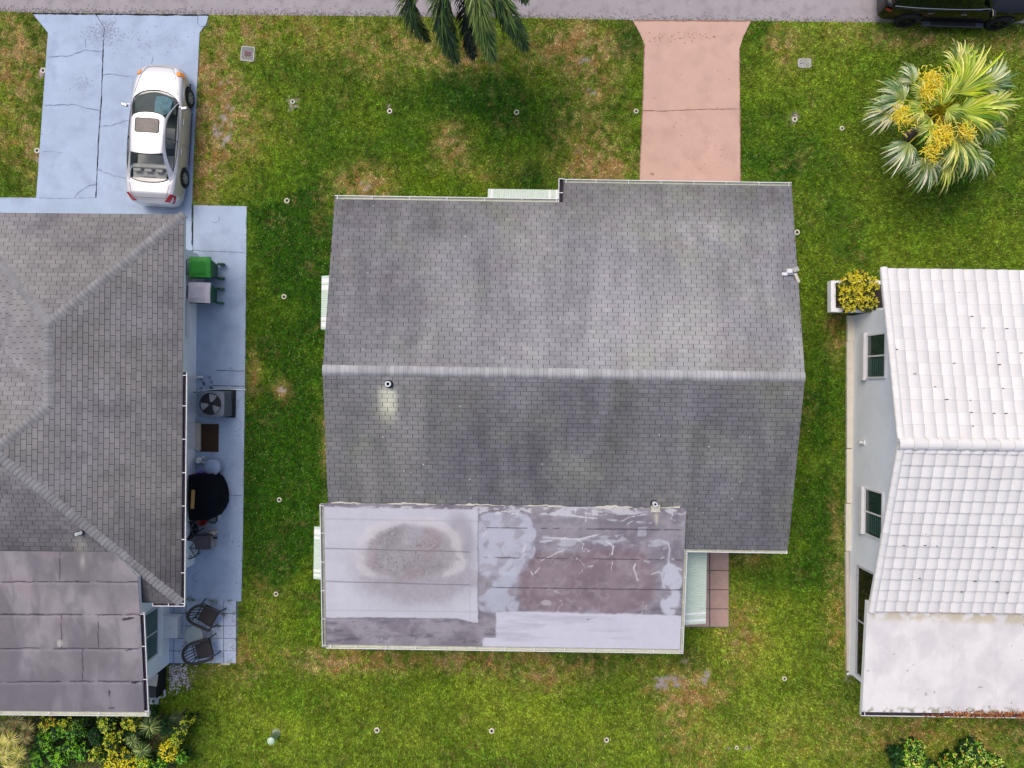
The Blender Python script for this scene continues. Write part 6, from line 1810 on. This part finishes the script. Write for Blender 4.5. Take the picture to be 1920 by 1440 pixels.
def shrub(name, label, cat, x, y, r, h, inner, tops, n=170, leaf=(.07, .035), z0=0.0, group=None, frac=.5, clusters=None, stem=True):
    """leafy shrub: whorls of leaves through a lumpy dome; inner = dark green leaf colours, tops = colours of the young tips"""
    t = thing(name, label, cat, (x, y, z0), 0, group)
    rs = random.Random(int(x * 977 + y * 131)); mb = MB()
    lumps = clusters or [(rs.uniform(-.55, .55) * r, rs.uniform(-.55, .55) * r, rs.uniform(.6, 1.0)) for _ in range(6)]
    for k in range(n):
        lx, ly, lh = rs.choice(lumps)
        a = rs.uniform(0, 2 * PI); q = math.sqrt(rs.random()) * r * .5
        px = lx + q * math.cos(a); py = ly + q * math.sin(a)
        e = max(0.05, 1 - (q / (r * .62)) ** 2)
        low = rs.random() < .3
        pz = h * lh * (.45 + .5 * math.sqrt(e)) * (rs.uniform(.35, .85) if low else rs.uniform(.9, 1.08))
        young = (not low) and rs.random() < frac
        nl = rs.randint(6, 9)
        a0 = rs.uniform(0, PI)
        for m in range(nl):
            aa = a0 + m * 2.4
            tilt = rs.uniform(.1, .9) if m < nl - 3 else rs.uniform(.8, 1.4)
            d = Vector((math.cos(aa) * math.cos(tilt), math.sin(aa) * math.cos(tilt), math.sin(tilt) * .8)).normalized()
            up = Vector((0, 0, 1)) - d * d.z; up = up.normalized() if up.length > .01 else Vector((1, 0, 0))
            c = rs.choice(tops) if young and (m > nl * .25) else rs.choice(inner)
            leaf_quad(mb, Vector((x + px, y + py, z0 + pz)), d, up, leaf[0] * rs.uniform(.8, 1.25), leaf[1] * rs.uniform(.8, 1.2), jc(c), rs.uniform(0, .5))
    mb.build('crown', M['leaf'], t, colattr=True)
    if stem:
        for lx, ly, lh in lumps[:4]:
            mb = MB(); mb.tube([(x, y, z0), (x + lx * .4, y + ly * .4, z0 + h * .4), (x + lx, y + ly, z0 + h * lh * .8)], [.018, .014, .007], 5); mb.build('stem', M['stem'], t)
    return t

def rosette(name, label, cat, x, y, z, r, cols, n=60, w=.022, group=None, flat=.35, stem=True):
    t = thing(name, label, cat, (x, y, 0), 0, group)
    rs = random.Random(int(x * 577 + y * 331)); mb = MB()
    for k in range(n):
        a = k * 2.39996 + rs.uniform(-.2, .2); e = .08 + 1.25 * (1 - k / n) ** .8 * 0 + rs.uniform(.0, 1.2) * (k / n) + .05
        l = r * rs.uniform(.8, 1.12) * (1 - .25 * k / n)
        d = Vector((math.cos(a), math.sin(a), 0)); c = jc(rs.choice(cols), .25)
        s = Vector((-d.y, d.x, 0)); pts = []
        for m in range(6):
            f = m / 5
            ph = e * (1 - f * .9) - f * flat
            if m == 0: p = Vector((x, y, z)) + d * .02
            else: p = p + (d * math.cos(ph) + Vector((0, 0, 1)) * math.sin(ph)) * (l / 5)
            pts.append(p.copy())
        L = []
        for m, p in enumerate(pts):
            f = m / 5; ww = w * (.5 + 1.2 * f if f < .3 else (1.05 - f) * 1.2) / 1.0
            cc = tuple(q * (1.25 if m >= 4 else 1) for q in c)
            L.append((mb.vert(p + s * ww * .6, cc), mb.vert(p + Vector((0, 0, -.25 * ww)), tuple(q * 1.3 for q in c)), mb.vert(p - s * ww * .6, cc)))
        for A, B in zip(L, L[1:]):
            mb.face((A[0], A[1], B[1], B[0])); mb.face((A[1], A[2], B[2], B[1]))
    mb.build('leaves', M['leaf'], t, colattr=True)
    if stem and z > .2:
        mb = MB(); mb.tube([(x, y, 0), (x + .03, y, z * .5), (x, y, z)], [.035, .028, .025], 7); mb.build('stem', M['stem'], t)
    return t

GD = [S(22, 62, 12), S(34, 84, 18), S(16, 48, 14)]
GB = [S(124, 206, 20), S(94, 180, 22), S(166, 222, 40)]
GY = [S(226, 232, 60), S(240, 236, 50), S(190, 212, 50), S(130, 184, 40)]
YY = [S(255, 244, 30), S(250, 232, 30), S(232, 230, 50)]
GM = [S(120, 168, 40), S(74, 140, 36), S(160, 186, 60)]
hz = 1.0
def PP(px, py, z): q = P(px, py, z); return q.x, q.y
CROT = [((83, 1360), 16, GY + [S(230, 150, 60)], 'small yellow and orange croton near the left end of the hedge'), ((114, 1362), 15, GY, 'croton with yellow tips, second from the left under the gutter'),
        ((150, 1366), 16, GM, 'dull olive croton under the gutter between yellower ones'), ((194, 1357), 25, GY, 'wide yellow tipped croton below the middle of the gutter'), ((237, 1360), 22, GY + YY, 'bright yellow croton just left of the dark spiky plant'),
        ((207, 1398), 20, YY + GY, 'golden croton in the middle of the hedge'), ((222, 1432), 34, YY, 'brightest yellow croton at the bottom edge of the picture'), ((312, 1412), 24, YY, 'bright yellow croton at the lower right end of the hedge'),
        ((326, 1385), 20, GY, 'sparse yellow croton up the right edge of the hedge'), ((344, 1360), 14, GY, 'small croton at the topmost right tip of the hedge'), ((262, 1432), 20, YY + GB, 'yellow and green croton at the bottom between two brighter ones'), ((180, 1425), 18, GY, 'yellow green croton beside the green shrubs at the bottom')]
CROT = CROT
for (a, b), rp, cols, lab in CROT:
    x, y = PP(a, b, hz * .8); r = rp * (CAM_H - .8) / FPX
    shrub('croton', lab, 'shrub', x, y, r * 1.05, random.uniform(.75, 1.0), GD, cols, int(190 * (rp / 20) ** 1.6), (.085, .040), 0, 'yellow crotons in the hedge below the left house', .72)
GRN = [((82, 1398), 24, 'bright green shrub at the left of the hedge'), ((107, 1376), 18, 'low green shrub under the small yellow crotons'), ((136, 1383), 20, 'tall bright green shrub in the centre left of the hedge'), ((136, 1416), 22, 'green shrub below the tall bright green one'),
       ((62, 1432), 22, 'green shrub beside the straw coloured spiky plants'), ((105, 1430), 24, 'green shrub at the bottom edge of the picture'), ((168, 1390), 18, 'dark green shrub in the shaded middle of the hedge'), ((242, 1395), 20, 'dark green shrub between the golden croton and the spiky plants'),
       ((290, 1432), 22, 'green shrub at the bottom right of the hedge'), ((330, 1428), 16, 'small green shrub at the outer bottom corner of the hedge'), ((272, 1345), 16, 'dark low shrub at the corner of the gutter'), ((305, 1370), 20, 'dark green shrub behind the spiky plants')]
for k, ((a, b), rp, lab) in enumerate(GRN):
    x, y = PP(a, b, .8); r = rp * (CAM_H - .8) / FPX
    dark = 'dark' in lab
    shrub('green_shrub', lab, 'shrub', x, y, r * 1.05, .65 if dark else random.uniform(.75, .95), GD, (GD + [S(50, 104, 30)]) if dark else GB, int(190 * (rp / 20) ** 1.6), (.075, .036), 0, 'green shrubs in the hedge below the left house', .6)
ROS = [((30, 1350), .8, 17, 0, 'olive spiky plant close under the gutter'), ((13, 1366), .85, 17, 0, 'brownish spiky plant near the left border of the picture'), ((52, 1364), .8, 16, 0, 'dull spiky plant touching the yellow crotons'), ((19, 1388), 1.0, 19, 1, 'straw yellow spiky plant, large one left of centre of its cluster'),
       ((46, 1384), .9, 16, 0, 'olive spiky plant right of the straw yellow ones'), ((8, 1416), 1.05, 19, 1, 'pale straw spiky plant at the left border of the picture'), ((34, 1412), 1.0, 18, 1, 'pale spiky plant beside the green shrub'), ((20, 1436), .95, 18, 1, 'spiky straw plant cut by the bottom edge'), ((-2, 1388), .9, 17, 1, 'spiky straw plant half outside the left edge'),
       ((281, 1363), 1.0, 22, 2, 'dark green spiky plant at the corner of the gutter'), ((266, 1408), .9, 20, 2, 'dark green spiky plant with a pale heart lower in the hedge'), ((333, 1346), .7, 20, 3, 'very dark thin spiky plant at the right end of the hedge'), ((248, 1390), .8, 14, 2, 'small dark spiky plant left of two larger ones')]
RC = [[S(122, 124, 60), S(150, 146, 84), S(92, 96, 48), S(140, 112, 70)], [S(190, 188, 70), S(210, 200, 110), S(160, 164, 60), S(220, 206, 140)], [S(70, 104, 34), S(110, 134, 60), S(40, 74, 24), S(160, 172, 96)], [S(44, 66, 28), S(70, 88, 44), S(26, 46, 20)]]
for (a, b), z, rp, ci, lab in ROS:
    x, y = PP(a, b, z); rosette('spiky_plant', lab, 'plant', x, y, z, rp * (CAM_H - z) / FPX * 1.05, RC[ci], 75 if ci != 3 else 45, .026 if ci != 3 else .016, 'spiky rosette plants in the hedge')
# bottom right bushes and the planter bush
for (a, b), rp, lab in (((1690, 1428), 20, 'small dark green bush, leftmost at the bottom right edge'), ((1730, 1430), 46, 'widest green bush at the bottom right edge, with a few orange leaves'), ((1782, 1440), 26, 'low dark bush between the two brighter bushes at the bottom edge'), ((1850, 1432), 42, 'green bush nearest the right corner of the bottom edge')):
    x, y = PP(a, b, .7); r = rp * (CAM_H - .7) / FPX
    shrub('green_bush', lab, 'shrub', x, y, r, .75, GD, ([S(186, 226, 60), S(140, 200, 44), S(230, 240, 120), S(100, 164, 40)] * 5 + [S(230, 130, 40)]) if rp > 20 else GD + [S(60, 110, 50)], int(150 * (rp / 20) ** 1.7), (.11, .052), 0, 'bushes along the bottom right edge', .7)
x, y = PP(1610, 549, 1.25)
shrub('yellow_croton', 'yellow croton bush growing in the white planter', 'shrub', x, y, .66, .5, [S(52, 80, 14), S(110, 120, 20), S(60, 70, 20)], [S(244, 226, 40), S(236, 214, 40), S(216, 214, 50), S(250, 234, 90)], 420, (.095, .048), .92, None, .8, [(-.34, .30, .9), (.38, .22, .75), (-.30, -.34, .8), (.28, -.36, .95), (0, 0, 1.0), (.05, .44, .7), (-.42, -.02, .85)])
# dark leaf mould under the hedge
mb = MB(); hp = [G(-120, 1345), G(345, 1345), G(352, 1372), G(330, 1405), G(318, 1520), G(-120, 1520)]
hp = jit_line(hp + hp[:1], .3, .06)[:-1]
mb.poly([(x, y, .016) for x, y in (hp if sum(hp[i][0] * hp[(i + 1) % len(hp)][1] - hp[(i + 1) % len(hp)][0] * hp[i][1] for i in range(len(hp))) > 0 else hp[::-1])])
props(mb.build('planting_bed', M['dirt']), 'dark soil under the hedge below the left house', kind='structure')
# weeds in the patio joints
mb = MB()
for px, py in [(358, 1122), (363, 1125), (355, 1124), (395, 1127), (403, 1126), (400, 1131), (405, 1128), (430, 1127), (350, 1149), (421, 1148), (424, 1153), (417, 1149), (410, 1171), (414, 1174), (406, 1173), (396, 1182), (398, 1190), (385, 1190), (388, 1196), (345, 1212), (340, 1220), (346, 1216), (347, 1205), (395, 1230), (394, 1235), (418, 1228), (441, 1150), (440, 1165), (442, 1200), (437, 1215), (430, 1238), (352, 1240), (375, 1241), (400, 1240)]:
    x, y = G(px, py)
    for k in range(26):
        a = random.uniform(0, 2 * PI); q = random.gauss(0, .05); d = Vector((math.cos(a), math.sin(a), random.uniform(.1, .9))).normalized()
        leaf_quad(mb, Vector((x + q, y + random.gauss(0, .05), .035)), d, Vector((0, 0, 1)), random.uniform(.03, .08), .014, jc(random.choice([S(60, 96, 24), S(90, 120, 30), S(120, 110, 50)])), .2)
props(mb.build('weeds', M['leaf'], None, colattr=True), 'weeds sprouting between the patio tiles', 'weeds', kind='stuff')
# pale pebbles at the corner of the patio
mb = MB()
for k in range(420):
    a = random.random(); px = 318 + abs(random.gauss(0, 17)); py = 1249 + abs(random.gauss(0, 20)) - (px - 318) * .12 + random.uniform(-3, 6)
    if py < 1243 or py > 1305: continue
    x, y = G(px, py); r_ = random.uniform(.015, .04)
    c = random.choice([S(226, 220, 222), S(190, 182, 180), S(240, 238, 240), S(150, 138, 130), S(206, 180, 168)])
    egg(mb, (x, y, .02), r_, random.uniform(.7, 1.3), 1, .6, 6, 4, c)
props(mb.build('pebbles', M['pebble'], None, colattr=True), 'pale pebbles scattered at the rear corner of the left house', 'pebbles', kind='stuff')
# dead twigs beside the path
mb = MB()
for k in range(46):
    px, py = random.gauss(470, 6), random.choice([random.gauss(732, 7), random.gauss(690, 10)])
    x, y = G(px, py); a = random.uniform(0, 2 * PI); l = random.uniform(.05, .16)
    mb.tube([(x, y, .05), (x + math.cos(a) * l * .5, y + math.sin(a) * l * .5, .07 + random.uniform(0, .03)), (x + math.cos(a + .5) * l, y + math.sin(a + .5) * l, .05)], .005, 4, jc(S(150, 126, 104)))
props(mb.build('dead_twigs', M['pebble'], None, colattr=True), 'dead brown twigs in the grass at the edge of the side path', 'twigs', kind='stuff')

# ------------------------------------------------------------------ fan palm
HZ = 1.95
hx, hy = PP(1758, 214, HZ)
base = (hx + .12, hy - .06)
palm = thing('fan_palm', 'fan palm with blue green fronds and yellow flower clusters on the right lawn', 'palm tree', (base[0], base[1], 0))
mb = MB(); pth = []; rad = []
for k in range(26):
    f = k / 25; pth.append((base[0] + (hx - base[0]) * f ** 1.5, base[1] + (hy - base[1]) * f ** 1.5, HZ * .95 * f)); rad.append((.17 - .05 * f + .03 * math.exp(-8 * f)) * (1 + .06 * (k % 2)))
mb.tube(pth, rad, 14); mb.build('trunk', M['bark'], palm, smooth=False)
mb = MB()
for k in range(60):
    a = random.uniform(0, 2 * PI); r_ = random.uniform(.05, .28); z = HZ - .15 + random.uniform(-.25, .15)
    d = Vector((math.cos(a), math.sin(a), random.uniform(.1, .8))).normalized()
    mb.tube([Vector((hx, hy, z - .1)) + d * .08, Vector((hx, hy, z)) + d * r_ * 1.2], [.03, .012], 5, jc(random.choice([S(120, 70, 50), S(150, 100, 60), S(90, 60, 60)])))
mb.build('boot_fibres', M['leaflit'], palm, colattr=True)
LB = [S(206, 222, 176), S(156, 188, 130), S(240, 242, 206), S(64, 96, 44), S(110, 144, 84), S(226, 232, 170)]
LY = [S(206, 222, 40), S(168, 200, 34), S(236, 238, 110), S(104, 146, 24)]
LM_ = [S(200, 220, 90), S(152, 188, 64), S(234, 238, 150), S(92, 130, 34), S(216, 220, 100)]
FANS = [((1713, 155), (-.55, -.83), 42, LB, .3), ((1696, 187), (-.95, -.35), 62, LB, .2), ((1677, 209), (-1, .25), 60, LB, -.1), ((1705, 268), (-.5, .85), 66, LB, 0), ((1739, 299), (-.2, 1), 64, LB, -.1),
        ((1791, 256), (.22, 1), 84, LM_, .3), ((1822, 284), (.6, .85), 62, LB, -.1), ((1796, 176), (.55, -.83), 96, LY, .7), ((1793, 128), (.5, -.85), 62, LM_, .1), ((1842, 165), (.85, -.55), 76, LB, .2),
        ((1797, 211), (1, .12), 92, LY, .6), ((1853, 198), (.98, -.12), 62, LM_, .2), ((1848, 240), (.85, .5), 48, LB, 0), ((1776, 178), (.1, -.9), 48, LY, .8), ((1752, 236), (-.1, .9), 52, LM_, .6), ((1730, 205), (-.8, .3), 42, LM_, .8), ((1770, 290), (.1, 1), 70, LM_, -.2), ((1735, 180), (-.5, -.7), 34, LM_, .8), ((1775, 205), (.6, .5), 44, LM_, .7), ((1766, 196), (-.2, -.6), 40, LY, .9), ((1800, 235), (.7, .7), 60, LM_, .3), ((1745, 222), (-.9, .7), 40, LM_, .5)]
heart = Vector((hx, hy, HZ))
for k, ((fx, fy), dpx, rp, cols, dz) in enumerate(FANS):
    z = HZ + dz * .8 - .05; hub = P(fx, fy, z); L = rp * (CAM_H - z) / FPX
    D = Vector((dpx[0], -dpx[1], 0)).normalized(); Sd = Vector((-D.y, D.x, 0)); U = Vector((0, 0, 1))
    rs = random.Random(k * 17 + 3); mb = MB()
    pet = [heart + Vector((0, 0, -.1)), heart.lerp(hub, .5) + U * (.12 + dz * .15), hub]
    mb.tube(resample(pet, 7), [.03, .028, .026, .024, .022, .02, .018], 5, S(222, 206, 40))
    ns = 40; span = (1.95 if k % 3 else 1.6) if rp < 80 else 1.6
    for m in range(ns):
        f = m / (ns - 1) * 2 - 1; a = f * span / 1.0 * .78
        ln = L * (1 - .50 * abs(f) ** 1.5) * rs.uniform(.80, 1.10)
        d = (D * math.cos(a) + Sd * math.sin(a)).normalized(); s = Vector((-d.y, d.x, 0))
        pitch = .35 + .25 * dz - .12 * abs(f) + rs.uniform(-.05, .05)
        p = hub.copy(); pts = [p.copy()]
        drp = rs.uniform(.7, 1.6)
        twist = rs.uniform(-.45, .45)
        for q in range(7):
            ft = (q + 1) / 7; ph = pitch - (2.0 * drp) * max(0, ft - .42) ** 1.3 - .25 * ft
            dd = (d + s * twist * max(0, ft - .5)).normalized()
            p = p + (dd * math.cos(ph) + U * math.sin(ph)) * (ln / 7 * 1.12); pts.append(p.copy())
        c = jc(rs.choice(cols), .2); cb = tuple(a_ * .5 + b_ * .5 for a_, b_ in zip(c, S(170, 190, 40))); c2 = tuple(min(.9, v * 1.25) for v in c)
        dry = rs.random() < .3
        W = ln * .033; prev = None
        for q, pt in enumerate(pts):
            ft = q / 7; w = W * (.22 + 1.0 * min(1, ft / .5)) if ft < .5 else W * 1.22 * (1 - ft) ** .7 + .002
            cc = (cb if ft < .4 else c) if ft < .75 else (S(214, 206, 140) if dry else c2)
            sgn = .5
            row = (mb.vert(pt + s * w, cc), mb.vert(pt - U * w * sgn + U * .0, tuple(v * .72 for v in cc)), mb.vert(pt - s * w, cc))
            if prev: mb.face((prev[0], prev[1], row[1], row[0])); mb.face((prev[1], prev[2], row[2], row[1]))
            prev = row
    mb.build('frond', M['leaf'], palm, colattr=True)
for k, ((fx, fy), rp, el) in enumerate([((1750, 157), 27, (1.0, 1.25)), ((1697, 217), 22, (1.3, 1.0)), ((1768, 254), 22, (1.1, 1.0)), ((1749, 284), 20, (1, 1)), ((1812, 248), 17, (1, 1)), ((1741, 178), 17, (1, 1))]):
    z = HZ + (.75 if k in (0, 5) else .6); c0 = P(fx, fy, z); r = rp * (CAM_H - z) / FPX; mb = MB(); rs = random.Random(k + 50)
    mb.tube([heart, heart.lerp(c0, .5) + Vector((0, 0, .1)), c0], [.03, .025, .015], 6, S(210, 180, 60))
    dens = 330 if k < 3 else 120
    for m in range(dens):
        o = Vector((rs.gauss(0, .42) * r * el[0], rs.gauss(0, .42) * r * el[1], rs.uniform(-.2, .12)))
        p = c0 + o; a = rs.uniform(0, 2 * PI); l = rs.uniform(.10, .22); c = jc(rs.choice([S(255, 240, 60), S(252, 226, 40), S(255, 244, 120), S(236, 200, 50)]), .12)
        d = Vector((math.cos(a), math.sin(a), rs.uniform(.0, .6)))
        mb.tube([p, p + d * l * .5 + Vector((0, 0, .02)), p + d * l + Vector((rs.uniform(-.03, .03), rs.uniform(-.03, .03), -.02))], [.013, .011, .006], 4, c)
    for m in range(8):
        egg(mb, tuple(c0 + Vector((rs.gauss(0, .1), rs.gauss(0, .1), .05))), .022, col=S(150, 80, 40), n=6, m=4)
    mb.build('flower_cluster', M['leaflit'], palm, colattr=True)

# ------------------------------------------------------------------ palm at the road edge (crown partly outside the picture)
TZ = 4.9
tx, ty = PP(876, -52, TZ)
tb = G(893, 62)
pt = thing('feather_palm', 'feathery dark green palm leaning over the road edge at the top', 'palm tree', (tb[0], tb[1], 0))
mb = MB(); pth = []; rad = []
for k in range(30):
    f = k / 29; pth.append((tb[0] + (tx - tb[0]) * f, tb[1] + (ty - tb[1]) * f, TZ * .93 * f)); rad.append((.19 - .07 * f + .05 * math.exp(-9 * f)) * (1 + .05 * (k % 2)))
mb.tube(pth, rad, 14); mb.build('trunk', mat('grey palm trunk', S(104, 98, 86), .9, n1=(6, .2), n2=(30, .2)), pt)
mb = MB(); mb.tube([(tx, ty, TZ * .9), (tx, ty, TZ + .1), (tx, ty, TZ + .5)], [.13, .12, .05], 12); mb.build('crown_shaft', M['postg'], pt)
DG = [S(62, 96, 32), S(44, 72, 26), S(104, 136, 48), S(26, 46, 20), S(136, 156, 70), S(56, 80, 50)]
def frond(path, seed, n=330, ll=.34, cols=DG):
    rs = random.Random(seed); mb = MB(); pts = resample(path, 40); mb.tube(pts[::3] + [pts[-1]], [.022] * 4 + [.015] * 5 + [.008] * (len(pts[::3]) + 1 - 9), 5, S(120, 130, 60))
    for k in range(n * 2):
        f = .08 + .92 * k / (n * 2); i = min(int(f * 39), 38); p = pts[i].lerp(pts[i + 1], f * 39 - i if f * 39 - i <= 1 else 1); t = (pts[i + 1] - pts[i]).normalized()
        a = rs.uniform(0, 2 * PI); o = t.orthogonal().normalized(); b = t.cross(o)
        side = o * math.cos(a) + b * math.sin(a)
        l = ll * 1.5 * rs.uniform(.75, 1.15) * (math.sin(PI * min(1, (f * .82 + .16))) ** .5)
        d = (side * .85 + t * .75 + Vector((0, 0, -.12))).normalized(); e = (d + Vector((0, 0, -.55)) + t * .3).normalized()
        s = d.cross(Vector((0, 0, 1))); s = s.normalized() if s.length > .01 else Vector((1, 0, 0))
        c = jc(rs.choice(cols), .25); w = .016
        q0 = p; q1 = p + d * l * .5; q2 = q1 + e * l * .5
        i0, i1 = mb.vert(q0 + s * w * .5, c), mb.vert(q0 - s * w * .5, c); j0, j1 = mb.vert(q1 + s * w, c), mb.vert(q1 - s * w, c); kk = mb.vert(q2, c)
        mb.face((i0, i1, j1, j0)); mb.face((j0, j1, kk))
    mb.build('frond', M['leaf'], pt, colattr=True)
H0 = Vector((tx, ty, TZ + .3))
def fp(pxs, zs): return [P(a, b, z) for (a, b), z in zip(pxs, zs)]
LGT = [S(110, 140, 50), S(140, 160, 70), S(70, 104, 36), S(160, 172, 96), S(52, 86, 30)]
frond([H0] + fp([(820, -60), (772, -25), (765, 10), (778, 45), (800, 72)], [5.6, 5.3, 4.8, 4.1, 3.4]), 1, 420, .46)
frond([H0] + fp([(850, -50), (830, -20), (828, 20), (838, 68), (853, 112)], [5.6, 5.4, 4.9, 4.2, 3.3]), 2, 460, .50)
frond([H0] + fp([(872, -30), (872, 10), (878, 60), (888, 106)], [5.0, 4.5, 3.7, 2.8]), 3, 230, .42, [S(28, 46, 22), S(20, 34, 20), S(44, 66, 30)])
frond([H0] + fp([(888, -40), (896, -5), (906, 45), (923, 108)], [5.7, 5.6, 5.1, 4.1]), 4, 460, .46, LGT)
frond([H0] + fp([(905, -45), (930, -15), (955, 35), (984, 86)], [5.6, 5.4, 4.8, 3.7]), 5, 440, .46, DG)
frond([H0] + fp([(930, -60), (960, -35), (982, -8), (988, 2)], [5.5, 5.2, 4.6, 4.3]), 6, 160, .34)
for k in range(9):
    a = R(5 + 21 * k); d = Vector((math.cos(a), math.sin(a), 0))
    frond([H0, H0 + d * .7 + Vector((0, 0, .5)), H0 + d * 1.5 + Vector((0, 0, .2)), H0 + d * 2.2 + Vector((0, 0, -.6)), H0 + d * 2.6 + Vector((0, 0, -1.5))], 10 + k, 140, .42)
